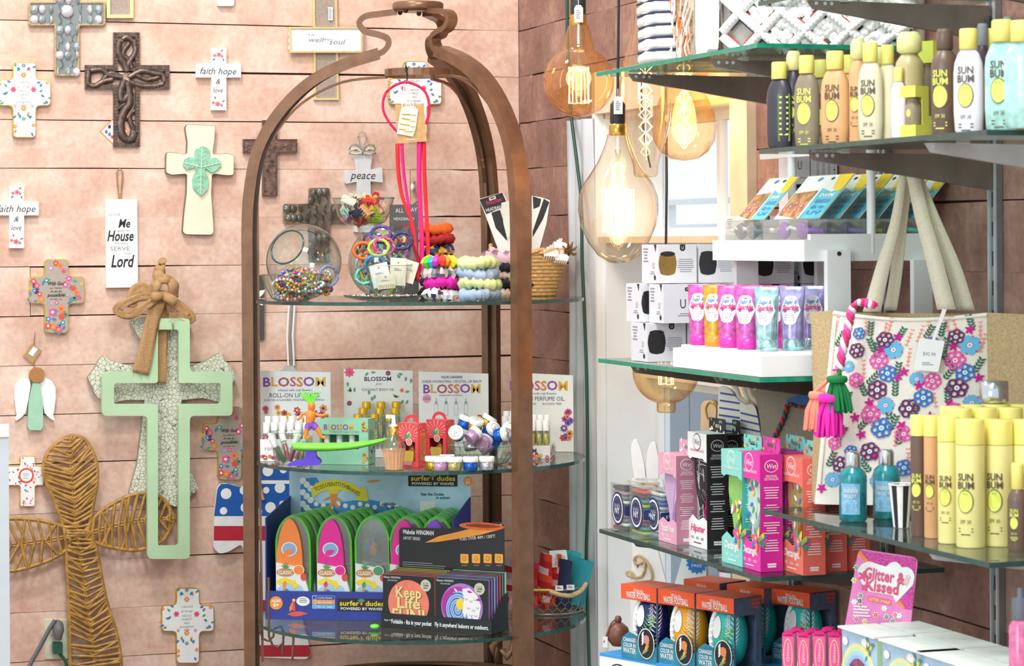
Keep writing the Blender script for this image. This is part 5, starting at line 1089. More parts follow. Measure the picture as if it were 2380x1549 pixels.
# little surfer on the wave
x,z=bp(775,1160); m.poly([(x-.006,z-.01),(x+.006,z-.01),(x+.009,z+.012),(x-.008,z+.012)],y-.0008,ORG); m.poly([(x-.010,z+.012),(x+.011,z+.012),(x+.018,z+.024),(x-.016,z+.024)],y-.001,'gl_yel'); m.leaf(x,z-.008,.026,.008,-2.2,ORG,y-.0009); m.leaf(x,z-.008,.024,.008,-.8,ORG,y-.0009); m.leaf(x,z+.006,.028,.006,3.5,ORG,y-.0009); m.leaf(x,z+.006,.03,.006,-.5,ORG,y-.0009)
x,z=bp(868,1119); m.leaf(x-.018,z-.002,.038,.006,.12,ORG,y-.0004)
m.obj('header_print',t)
m=MB(); y=-.0005
x,z=.026,.038; m.disc(x,z,.0155,y,H('f0932a'),20); m.text('AGES',x,z+.005,.006,'white',y-.0004,w=.022,bold=1); m.text('6+',x,z-.004,.010,'white',y-.0004,w=.014,bold=1)
m.leaf(.052,.012,.05,.012,.06,'redf',y); m.leaf(.058,.018,.03,.008,1.2,'orangef',y-.0002); m.disc(.068,.045,.004,y-.0003,'gl_yel',8); m.poly([(.064,.02),(.072,.022),(.070,.042),(.066,.042)],y-.0004,'redf'); m.disc(.090,.043,.016,y-.0002,'paper',18,.011); m.bars(.080,.100,.050,.038,3,'grey',y-.0005,al='c')
for k,(c,s_) in enumerate(((NB,'/surferdudes'),('c_f0932a','@surferdudes'),(H('3fb0e0'),'@surfer_dudes'))):
    zz=.052-.0105*k; m.poly([(.112,zz-.0045),(.165,zz-.0045),(.165,zz+.0045),(.112,zz+.0045)],y,'paper'); m.poly([(.121,zz-.004),(.1645,zz-.004),(.1645,zz+.004),(.121,zz+.004)],y-.0003,c); m.text(s_,.142,zz,.0045,'white',y-.0006,w=.036); m.poly([(.113,zz-.0035),(.120,zz-.0035),(.120,zz+.0035),(.113,zz+.0035)],y-.0004,c)
logo(m,.228,.036,.115,y); m.obj('front_print',t)
m=MB()
# packs
def packmesh():
    o=[(-.031,0),(.036,0),(.038,.06),(.038,.10)]+[(.0+.038*math.cos(a),.115+.052*math.sin(a)) for a in [k*PI/14 for k in range(1,14)]]+[(-.037,.10),(-.035,.06)]
    return o
PO=packmesh()
def surfpack(col,ccol,label,loc,first=None):
    if first: return dup(first,loc,None,label)
    t=thing('surfboard_pack',label,'toy package',loc,RZT,'boxed toy surfboards in the blue tray')
    m=MB(); m.ring(PO,scale_in(PO,.0045),-.002,.030,'pack_green'); m.obj('green_rim',t)
    m=MB(); m.prism(scale_in(PO,.0045),-.001,.001,'plastic_clear'); m.obj('clear_window',t)
    m=MB(); q=[(-.031,.003),(.018,.003),(.023,.06)]+[(-.0055+.0275*math.cos(a),.085+.077*math.sin(a)) for a in [k*PI/12 for k in range(13)]]+[(-.0335,.06)]
    if col: m.prism(q,-.010,.006,col); m.disc(-.006,.112,.0165,-.0104,'white',18,.0116); m.disc(-.006,.112,.0145,-.0107,H('8fb4d8'),18,.0102); m.leaf(-.018,.104,.022,.010,.3,ccol,-.011)
    else: m.leaf(-.02,.11,.03,.012,.8,'wave_blue',.008); m.leaf(.005,.10,.03,.012,2,ORG,.008); m.leaf(-.02,.125,.03,.012,-.2,ORG,.009)
    m.obj('surfboard',t)
    m=MB(); y=-.012; m.prism([(-.034,.002),(.033,.002),(.034,.045),(.026,.066),(.006,.084),(-.034,.090)],y,y+.011,'paper')
    m.poly([(-.034,.045),(-.01,.062),(.02,.052),(.033,.030),(.033,.014),(-.034,.012)],y-.0002,'print_sky'); m.poly([(-.034,.03),(-.012,.048),(.006,.036),(-.012,.025),(-.034,.02)],y-.0004,'wave_blue'); m.poly([(-.034,.001),(.004,.001),(-.012,.016),(-.034,.022)],y-.0006,YL)
    m.disc(-.014,.074,.019,y-.0004,H('c98a4a'),16,.007); m.text('CLASSIC',-.014,.074,.006,'white',y-.0008,w=.03,bold=1)
    for k in range(5): m.leaf(-.014,.08,.011,.003,.5+k*.5,'green',y-.0006)
    m.poly([(-.033,.058),(-.03,.062),(-.015,.066),(.004,.060),(.004,.064),(.013,.052),(.002,.046),(.002,.053),(-.015,.058),(-.027,.054)],y-.0008,YL)
    m.leaf(-.032,.032,.056,.012,-.3,ccol,y-.001); m.leaf(-.018,.034,.02,.006,1.5,ORG,y-.0012); m.leaf(-.018,.05,.012,.008,1.2,ccol,y-.0012); m.disc(.014,.078,.012,y-.0006,'white',14,.0085); m.disc(.014,.078,.0105,y-.0008,ccol,14,.0074); m.disc(.024,.067,.0065,y-.001,'redf',12); m.leaf(.008,.030,.022,.010,-.5,YL,y-.0008)
    m.obj('printed_card',t); t.scale=(1.13,1,1.42); return t
pm('pack_green','58b83a',.3,var=.15,scale=40)
COLS=[('c_ff8a3c',H('ff8a3c'),'orange'),('hp',H('ee1c9a',.4),'hot pink'),(None,'green','clear'),('hp2',H('ee1c9a',.4),'pink'),('pu',H('8a4ad0'),'purple')]
rn=['front','second','third','fourth','back']
for i,px in enumerate((668,764,853,934,1010)):
    x0=F(px,0)[0]
    first=None
    for j in range(5):
        c=COLS[i]; lx,ly=x0+j*.008,.022+j*.044
        if lx+.042>W_: lx=W_-.042
        loc=wl(t,lx,ly,.003)
        s_=surfpack(None if c[0] is None else c[1],c[1] if c[0] else 'green',f'{c[2]} toy surfboard pack, {rn[j]} of the {ORD[i]} column from the left',loc,first)
        if j==0: first=s_
# wingman box
pm('salmon','ee8068',.5,var=.08,scale=60); pm('foam_orange','e0662c',.45,var=.25,scale=60); pm('lav','a87ac8',.5); pm('skyb','8fc4e8',.5)
p=ep(881,2,5.825); RZW=rad(-27); t=thing('flying_disc_display','black counter display box with flying disc header card','display box',p,RZW); F=Fr(p,RZW); WW=.283; WD=.082
BK=H('24282b',.45); m=MB(); m.box(0,WW,0,.002,0,.032,BK); m.box(0,WW,.002,WD,0,.0015,BK); m.add([(WW-.0015,y,z) for y,z in ((.002,0),(WD,0),(WD,.085),(WD-.02,.08),(.02,.045),(.002,.032))]+[(WW,y,z) for y,z in ((.002,0),(WD,0),(WD,.085),(WD-.02,.08),(.02,.045),(.002,.032))],[(5,4,3,2,1,0),(6,7,8,9,10,11)]+[(i,(i+1)%6,6+(i+1)%6,6+i) for i in range(6)],BK); m.obj('tray_body',t)
m=MB(); m.text('Foldable - fits in your pocket   Fly it anywhere! Indoors or outdoors.',WW/2+.01,.015,.0095,'paper',-.0005,w=WW*.88,bold=1); m.text('Ages 6+',.018,.017,.0045,'paper',-.0005,w=.02); m.obj('front_print',t)
Fh=Fr(Vector(p)+Vector((-math.sin(RZW),math.cos(RZW),0))*WD,RZW)
m=MB(); q=[Fh(928,1325),Fh(1172,1325),Fh(1178,1214),Fh(928,1227)]; q[0]=(q[0][0],.02); q[1]=(q[1][0],.02); hx0,hx1=q[0][0],q[1][0]; zt_=(q[2][1]+q[3][1])/2
q=[(hx0,.02),(hx1,.02),(hx1,q[2][1]-.01),(hx1-.008,q[2][1]),(hx0+.13,q[3][1]+.004),(hx0+.006,q[3][1]),(hx0,q[3][1]-.006)]
m.prism(q,WD,WD+.002,BK); o=m.obj('header_card',t)
m=MB(); y=WD-.0005
def hp(px,py): return Fh(px,py)
x,z=hp(972,1238); m.text('Waboba WINGMAN',x,z,.010,'paper',y,w=.082,slant=.15,bold=1); x,z=hp(957,1252); m.text('ARTIST SERIES',x,z,.007,'paper',y,w=.045); x,z=hp(1110,1250); m.text('FLIES OVER 40M / 130FT!',x,z,.0075,'paper',y,w=.092,rot=.12)
P_=[hp(a,b) for a,b in ((988,1262),(1020,1247),(1060,1238),(1100,1228),(1150,1222),(1168,1218),(1160,1232),(1120,1243),(1070,1252),(1020,1260))]; m.poly(P_,y-.0002,H('f0a040'))
x,z=hp(1120,1224); m.disc(x,z,.058,y-.0005,'foam_orange',24,.009); m.disc(x+.003,z+.001,.045,y-.0008,H('8a3a1a'),24,.004)
for px in (1080,1107,1134,1160): x,z=hp(px,1299); m.prism(rrect(x-.0105,x+.0105,z-.0105,z+.0105,.002,2),y-.0008,y,H('eaa23a')); m.disc(x,z,.005,y-.001,'brownf',10); m.disc(x,z,.0038,y-.0012,'c_eaa23a',10); m.text('FLOAT',x,z-.0155,.003,'c_eaa23a',y,w=.014)
x,z=hp(936,1306); m.bars(x,x+.12,z,z-.014,3,'grey',y,.35); m.obj('header_print',t)
def discpack(art,label,loc,k):
    t2=thing('flying_disc_pack',label,'package',loc,RZW,'flying disc packs in the black display'); w_=.134;h_=.118
    m=MB(); m.box(0,w_,0,.0085,0,h_,'black',{'t':art[0],'r':art[1],'l':art[0]}); m.obj('sleeve',t2)
    if k==0:
        y=-.0005; m=MB(); cx,cz=.067,.055
        m.disc(cx,cz,.053,y,art[2],36)
        if art[3]=='life':
            for tx,dz,h,w1 in (('Keep',.025,.024,.068),('Life',.001,.024,.062),('FUN!',-.027,.028,.088)): m.text(tx,cx+.0025,cz+dz-.0015,h,'brownf',y-.0003,w=w1,bold=1); m.text(tx,cx,cz+dz,h,H('ecd98a'),y-.0006,w=w1,bold=1)
        else:
            m.disc(cx-.008,cz+.002,.043,y-.0003,H('c02a9a'),30); m.disc(cx-.002,cz-.004,.040,y-.0005,'skyb',30)
            for q in range(6): m.ring([(cx-.004+(.036-.006*q)*math.cos(a)*.9-.006,cz-.006+(.038-.006*q)*math.sin(a)) for a in [b*PI/12 for b in range(24)]],[(cx-.004+(.034-.006*q)*math.cos(a)*.9-.006,cz-.006+(.036-.006*q)*math.sin(a)) for a in [b*PI/12 for b in range(24)]],y-.0009,y-.0006,'lav' if q%2 else NB)
            m.disc(cx-.004,cz+.006,.010,y-.001,'gl_yel',16,.013)
            m.poly([(cx+.0,cz+.04),(cx+.006,cz+.02),(cx+.002,cz-.01),(cx+.008,cz-.025),(cx+.013,cz-.012),(cx+.018,cz-.034),(cx+.026,cz-.02),(cx+.034,cz-.035),(cx+.044,cz-.02),(cx+.049,cz+.005),(cx+.04,cz+.028),(cx+.02,cz+.044)],y-.0012,'paper')
            for a,b in ((.012,.02),(.024,.016),(.034,.02),(.018,.0),(.03,-.004),(.04,.002),(.024,-.016),(.036,-.016)): m.ring([(cx+a+.004*math.cos(c),cz+b+.004*math.sin(c)) for c in [PI+d*PI/5 for d in range(6)]],[(cx+a+.003*math.cos(c),cz+b+.003*math.sin(c)) for c in [PI+d*PI/5 for d in range(6)]],y-.0016,y-.0013,'lav')
            for k_ in range(7): m.leaf(cx-.03+.011*k_,cz+.043-.0016*(k_-2)**2,.014,.005,-1+.2*k_,'paper' if k_%2 else 'c_c02a9a',y-.0015)
        m.disc(cx+.02,.012,.034,y-.0018,'foam_orange',24,.0058); m.disc(cx+.021,.0135,.026,y-.0021,H('9a4218'),22,.003)
        m.disc(.112,.098,.0135,y-.0006,H('c9c8b0'),18); m.text('FLIES OVER',.112,.103,.002,'black',y-.0009,w=.015); m.text('130ft',.112,.098,.0045,'black',y-.0009,w=.015,bold=1); m.text('40m!',.112,.0925,.0035,'black',y-.0009,w=.012,bold=1)
        m.text('Waboba WINGMAN',.024,.112,.005,'paper',y-.0004,w=.044,slant=.15); m.text('SILICONE DISC',.026,.105,.003,'paper',y-.0004,w=.026); m.obj('printed_front',t2)
    return t2
arts=[(('salmon','salmon','salmon','life'),'salmon'),(('skyb','lav','lav','wave'),'purple wave')]
tops=[['salmon','salmon','salmon',H('f0a890'),YL,YL,'black','orangef'],['lav','lav','skyb','lav','redf','teal',H('c8e0c0'),H('b8dcc8')]]
for s_ in (0,1):
    for k in range(7):
        a=arts[s_][0] if k==0 else (tops[s_][k],tops[s_][k] if s_ else tops[s_][k],'black','')
        discpack(a,f'{"salmon" if s_==0 else "purple"} flying disc pack, {ORD[k]} from the front in the {"left" if s_==0 else "right"} row',wl(t,.003+s_*.137+k*.0012,.0035+k*.0108,.002+.0016*k),k)
# small green tip
m=MB(); m.lathe([(0,-.006),(.009,-.004),(.011,0),(.009,.004),(0,.006)],GR,14,sy=.7); m.obj('rubber_piece',None,'small lime green rubber piece at the left corner of the black display','toy',loc=at(871,1457,5.78))
# wire basket with pouches
c=ep(1268,2,6.06); t=thing('wire_basket','round chicken wire basket of fabric pouches at the right end of the lowest shelf','basket',(c.x,c.y,h2)); pm('wire','8c8a86',.35,.8); rr_=.086
m=MB()
for z,r_ in ((.003,rr_-.004),(.060,rr_+.004)): m.tube([(r_*math.cos(2*PI*i/40),r_*math.sin(2*PI*i/40),z) for i in range(40)],.0028,'wire',n=6,closed=1)
m.obj('hoops',t)
m=MB(); n=26
for i in range(n):
    for j in range(4):
        z0=.003+.0143*j; off=.5*(j%2); f=lambda u,z: (rr_*math.cos(2*PI*u/n),rr_*math.sin(2*PI*u/n),z)
        a=i+off; m.tube([f(a,z0),f(a,z0+.006),f(a+.5,z0+.0143)],.0009,'wire',n=4,cap=0); m.tube([f(a,z0+.006),f(a-.5,z0+.0143)],.0009,'wire',n=4,cap=0)
m.obj('wire_mesh',t,stuff=1)
pm('rope','cbb083',.8,var=.25,scale=200); m=MB(); pts=bez([(.0,-.092,.060),(.03,-.090,.050),(.055,-.078,.047),(.078,-.055,.055),(.090,-.02,.066)],6); m.tube([tuple(q) for q in pts],.0055,'rope',n=8); m.obj('rope_handle',t)
m=MB(); m.tube([(-.035,-.090,.061),(.004,-.094,.061)],.0058,'brass',n=8); m.obj('handle_clasp',t,'copper handle clasp')
def pouch(px,Z,zb,w_,h_,col,label,rot,ry=0):
    p=at(px,1400,Z); m=MB(); vs=[];nx,nz=7,9
    for sg in (-1,1):
        for j in range(nz):
            for i in range(nx):
                u=i/(nx-1)-.5; v=j/(nz-1); bul=.012*math.cos(PI*u)*(1-.6*v)+.0015*math.sin(i*2+j)*math.cos(PI*u); vs.append((u*w_*(1+.12*math.sin(v*5+px)),sg*bul,v*h_))
    fs=[]
    for g in (0,1):
        b=g*nx*nz
        for j in range(nz-1):
            for i in range(nx-1): q=(b+j*nx+i,b+j*nx+i+1,b+(j+1)*nx+i+1,b+(j+1)*nx+i); fs.append(q if g==0 else q[::-1])
    m.add(vs,[],col[0],1)
    for k,f in enumerate(fs): m.f.append(f); m.m.append(m.mi(col[(k//5)%len(col)])); m.sm.append(1)
    o=m.obj('fabric_pouch',None,label,'pouch','fabric pouches in the wire basket',loc=(p.x,p.y,h2+zb),rotz=rot); o.rotation_euler=(0,ry,rot)
CR=H('c8202e',.7);OR_=H('ee4a2a',.7);PKW=H('f0c0c4',.7);TE=H('2a9aa8',.7);NY=H('242e52',.7)
pouch(1180,6.02,.012,.05,.115,[H('c9a8b8'),CR,PKW],'mauve and red patterned pouch left of the right post',-.6,.1)
pouch(1228,6.05,.01,.06,.105,[CR,H('e02a5a'),OR_,CR],'crimson patterned pouch just left in the wire basket',-.5,-.05)
pouch(1262,6.03,.012,.055,.13,[CR,OR_,PKW,CR],'bright red and orange patterned pouch in the wire basket centre',-1.0,.12)
pouch(1283,6.08,.012,.05,.125,[OR_,PKW,CR],'orange and white patterned pouch behind the red one',-.9,.1)
pouch(1308,6.04,.012,.045,.112,[NY],'navy blue pouch in the wire basket',-.8,.1); pouch(1335,6.07,.014,.06,.110,[TE],'teal pouch at the right of the wire basket',-.5,.18); pouch(1322,6.11,.014,.055,.122,[H('3fb8c8',.7)],'light turquoise pouch behind the teal pouch',-.7,.08)
t=thing('pouch_tag','white rounded paper tag standing up from the pouches in the wire basket','tag',at(1299,1318,6.06),rad(8)); F=Fr(t.location,rad(8)); m=MB(); m.prism(fillet(F.P([(1276,1281),(1316,1279),(1322,1318),(1280,1320)]),.003),-.001,.001,'paper'); m.obj('card',t)
m=MB(); x,z=F(1292,1302,.002); m.text('Grin Design',x,z,.007,'leafg',-.0015,w=.03,rot=1.5,slant=.2); x,z=F(1308,1300,.002); m.bars(x-.005,x+.006,z+.008,z-.010,5,'grey',-.0015); m.obj('print',t)
for px,py,Z,l in ((1300,1368,5.97,'small white price label on the left front of the wire basket rim'),(1326,1366,5.965,'small white price label right on the wire basket rim')): m=MB(); m.box(-.009,.009,-.0004,.0004,-.006,.006,'paper'); m.bars(-.006,.006,.003,-.003,2,'black',-.0006); m.obj('price_label',None,l,'label',loc=at(px,py,Z-.005))
# ---------------- right wall: standards, brackets, glass shelves, bulbs ----------------
pm('steel','8d9399',.35,.7,var=.1,scale=20); pm('steel_dark','7a706b',.4,.35,var=.15,scale=25,bump=.1); pm('steel_light','c9d2d6',.35,.4,var=.08,scale=20)
def rthing(name,label,cat,s,D,z,group=None,dr=0): return thing(name,label,cat,rw(s,D,z),RZ+dr,group)
SS=[.82,.41,0.0,-.41]
for s_,l in zip(SS,('second behind the tubes','behind the tote bag handles','at the far right beside the tote','cut off at the right edge')):
    t=rthing('shelf_standard',f'slotted steel wall standard {l}','shelf rail',s_,0,.25,'slotted wall standards')
    m=MB(); m.box(-.012,.012,-.014,-.002,0,2.3,'steel',{'f':'steel'}); m.box(.0085,.012,-.018,-.014,0,2.3,'steel_light'); m.box(-.012,-.0085,-.018,-.014,0,2.3,'steel_light'); m.obj('channel',t)
    m=MB()
    for k in range(44): m.box(-.003,.003,-.0148,-.0141,.05+k*.05,.075+k*.05,'black')
    m.obj('slots',t,stuff=1)
def shelfunit(name,s0,s1,z,tips,edge,lab,mats,root=.06):
    z-=.0007; t=rthing('glass_shelf',lab,'shelf',s1,0,z); L_=s1-s0; D=.38
    m=MB(); y0,y1=-D,-.03; a,b=0,L_; g=.008
    v=[(a,y0),(b,y0),(b,y1),(a,y1)]
    m.add([(x,y,0) for x,y in v],[(0,1,2,3)],'shelf_glass'); m.add([(x,y,-g) for x,y in v],[(3,2,1,0)],'shelf_glass'); m.add([(x,y,zz) for zz in (-g,0) for x,y in v],[(i,(i+1)%4,4+(i+1)%4,4+i) for i in range(4)],edge[0])
    m.f; m.obj('glass_panel',t)
    for sb,mt in zip(tips,mats):
        x=s1-sb; m=MB(); 
        P=[(-.355,-.010),(-.345,-.024),(-.02,-root-.012),(-.016,-root-.012),(-.016,-.012),(-.16,-.012),(-.34,-.0098)]
        vs=[(x+dx,yy,zz) for dx in (-.006,.006) for yy,zz in P]; n=len(P)
        m.add(vs,[tuple(range(n)),tuple(range(2*n-1,n-1,-1))]+[(i,n+i,n+(i+1)%n,(i+1)%n) for i in range(n)],mt); o=m.obj('bracket',t)
        m=MB()
        for yy in (-.343,-.327,-.315): m.tube([(x-.0068,yy,-.0155),(x+.0068,yy,-.0155)],.0032,'steel_light',n=8)
        m.box(x-.008,x+.008,-.30,-.285,-.012,-.0085,'steel_light'); m.obj('bracket_rivet',o)
    return t
FZ=[CH+.333,CH-.238,CH-.578,CH-.90]; NZ=[CH+.403,CH+.1515,CH-.460,CH-.760]
shelfunit('f',.150,.937,FZ[0],SS[:2],('glass_edge_green',),'far glass shelf under the woven cushions, topmost of the far bay',('steel_dark','steel_dark'))
shelfunit('f',.150,.937,FZ[1],SS[:2],('glass_edge_green',),'far glass shelf under the white tiered rack and speaker boxes',('steel_dark','steel_dark'))
shelfunit('f',.150,.937,FZ[2],SS[:2],('glass_edge',),'far glass shelf under the boxed hair brushes',('steel_dark','steel_dark'))
shelfunit('f',.150,.937,FZ[3],SS[:2],('glass_edge',),'lowest far glass shelf under the boxed water footballs',('steel_dark','steel_dark'))
shelfunit('n',-.64,.145,NZ[0],SS[2:],('glass_edge',),'near glass shelf crossing the top right corner',('steel_dark','steel_dark'))
shelfunit('n',-.64,.145,NZ[1],SS[2:],('glass_edge',),'near glass shelf holding the sun lotion bottles',('steel_dark','steel_light'))
shelfunit('n',-.64,.145,NZ[2],SS[2:],('glass_edge',),'near glass shelf holding the yellow conditioner bottles',('steel_dark','steel_light'))
shelfunit('n',-.64,.145,NZ[3],SS[2:],('glass_edge',),'lowest near glass shelf under the rainbow boxes',('steel_dark','steel_light'))
# bulbs
def bulb(label,px,pyc,Z,prof,gm,fil,neckz,up=1,tag=None,sock='black'):
    c=at(px,pyc,Z); t=thing('filament_bulb',label,'light bulb',c); k=1
    m=MB(); m.lathe([(r,z*up) for r,z in prof],gm,36,cap=0); m.obj('glass_envelope',t)
    z0=neckz*up; m=MB(); m.lathe([(.0165,z0-.002*up),(.0175,z0+.002*up),(.0175,z0+.020*up),(.0145,z0+.023*up)],'brass',18); m.obj('brass_cap',t,'brass cap')
    m=MB(); m.lathe([(.0155,z0+.022*up),(.016,z0+.03*up),(.016,z0+.062*up),(.010,z0+.07*up),(0,z0+.07*up)],sock,18); 
    m.obj('socket',t); m=MB(); top=2.75-c.z
    if up>0: m.tube([(0,0,z0+.068),(.004,0,z0+.3),(0,0,top)],.0032,'black',n=6)
    else: m.tube([(0,0,z0-.068),(.01,0,z0-.16),(.05,.02,z0-.2),(.09,.03,0.05),(.09,.03,top)],.0032,'black',n=6)
    m.obj('cord',t)
    m=MB(); fil(m); m.obj('filament',t,'glowing filament')
    m=MB(); m.lathe([(.006,z0-.03*up),(.004,z0-.045*up),(.0025,z0-.1*up)],'glass',8,cap=0); m.tube([(0,0,z0-.04*up),(0,0,-.03*up)],.0014,'glass',n=5); m.obj('glass_stem',t)
    if tag:
        m=MB(); tx,tz=tag; m.prism([(tx-.009,tz-.018),(tx+.009,tz-.018),(tx+.0095,tz+.012),(tx+.005,tz+.018),(tx-.005,tz+.018),(tx-.009,tz+.012)],-.024,-.023,'paper'); m.bars(tx-.005,tx+.005,tz+.008,tz-.012,5,'grey',-.0243); m.tube([(tx,-.023,tz+.014),(tx,-.016,tz+.034)],.0008,'paper',n=4); m.obj('price_tag',t)
    return t
def squirrel(r,z0,z1,n,dx=0):
    def f(m):
        for i in range(n):
            a=2*PI*i/n; x,y=dx+r*math.cos(a),r*math.sin(a)*.7; m.tube([(x,y,z0),(x*1.0+.002*math.sin(i*3),y,z1)],.0011,'filament',n=4)
            b=2*PI*(i+1)/n; zz=z1 if i%2 else z0; m.tube([(x,y,zz),(dx+r*math.cos(b),r*math.sin(b)*.7,zz)],.0009,'filament',n=4)
    return f
def globe(R_,nr,nz,steps=(-88,58)): 
    return [(0,-R_)]+[(R_*math.cos(rad(a)),R_*math.sin(rad(a))) for a in range(steps[0],steps[1]+7,8)]+[(nr*1.12,R_*1.0),(nr,R_*1.12),(nr*.92,nz-.02),(nr*.7,nz)]
def zz(f):
    def g(m):
        for s_ in (-1,1):
            P=[(s_*(.004+.010*abs(math.sin(i*PI/2+.0)))*(1 if i%2 else .35),0,f[0]+(f[1]-f[0])*i/f[2]) for i in range(f[2]+1)]
            m.tube(P,.0014,'filament_hot',n=4)
        m.tube([(0,0,f[0]),(0,0,f[1])],.0010,'filament_hot',n=4)
    return g
b1=bulb('large round amber filament bulb hanging top left of the bulbs, with a tag',1345,190,5.35,globe(.0745,.029,.118),'amber',squirrel(.021,-.045,.030,14),.118,tag=(-.0,.14))
b2=bulb('big clear teardrop filament bulb hanging lowest in front of the window',1437,480,5.22,[(0,-.117),(.02,-.114),(.042,-.100),(.063,-.072),(.077,-.040),(.0825,-.008),(.081,.020),(.072,.045),(.056,.068),(.042,.090),(.032,.112),(.025,.13),(.021,.146),(.0195,.148)],'amber_pale',squirrel(.032,-.052,.034,22),.146,tag=(.0,.205))
b3=bulb('long slim clear tube bulb with zigzag filament in front of the window',1500,225,5.32,[(.0,-.168),(.022,-.166),(.025,-.160),(.026,-.145),(.030,-.128),(.040,-.10),(.052,-.05),(.0545,-.01),(.054,.03),(.046,.07),(.036,.105),(.029,.135),(.027,.165),(.022,.178)],'amber_pale',zz((-.10,.075,14)),.176)
b4=bulb('clear pear shaped filament bulb right of the tube bulb',1590,285,5.46,[(0,-.082),(.03,-.077),(.052,-.062),(.066,-.038),(.0695,-.01),(.065,.02),(.052,.05),(.038,.08),(.028,.11),(.022,.13)],'amber',zz((-.055,.10,10)),.13)
b5=bulb('amber globe bulb pointing down below the speaker boxes',1548,862,5.62,[(0,-.092),(.018,-.092),(.021,-.088),(.021,-.070)]+[(.074*math.cos(rad(a)),.074*math.sin(rad(a))) for a in range(-70,62,8)]+[(.036,.072),(.029,.09),(.029,.115)],'amber',squirrel(.016,-.03,.03,8),.115)
for b in (b1,b2,b4):
    l=bpy.data.lights.new('bulb_glow','POINT'); l.energy=.9; l.color=(1,.66,.33); l.shadow_soft_size=.03; o=bpy.data.objects.new('bulb_glow',l); C.objects.link(o); o.parent=b; o.location=(0,0,-.01)
m=MB(); m.tube([tuple(q) for q in bez([at(1590,-60,5.6),at(1500,120,5.62),at(1492,250,5.62),at(1500,330,5.62),at(1512,390,5.62)],5)],.0022,'black',n=6); m.obj('loose_cable',None,'thin loose black cable hanging behind the tube bulb','cable')
# ---------------- things on the right wall shelves ----------------
def rp(px,D,z):
    py=700
    for _ in range(4): p=onp(px,py,rw(0,D),NN); py=557-(z-CH)*FX/p.y-.0065*(px-1190)
    return Vector((p.x,p.y,z))
def bars2(m,x0,x1,z0,z1,n,mat,y,seed=1,f=.4): m.bars(x0,x1,z0,z1,n,mat,y,f,seed,'c')
def side(m,w):  # draw on the +x face: local (u along +y, z)
    m.xf=Matrix.Translation((w,0,0))@Matrix.Rotation(PI/2,4,'Z'); return m
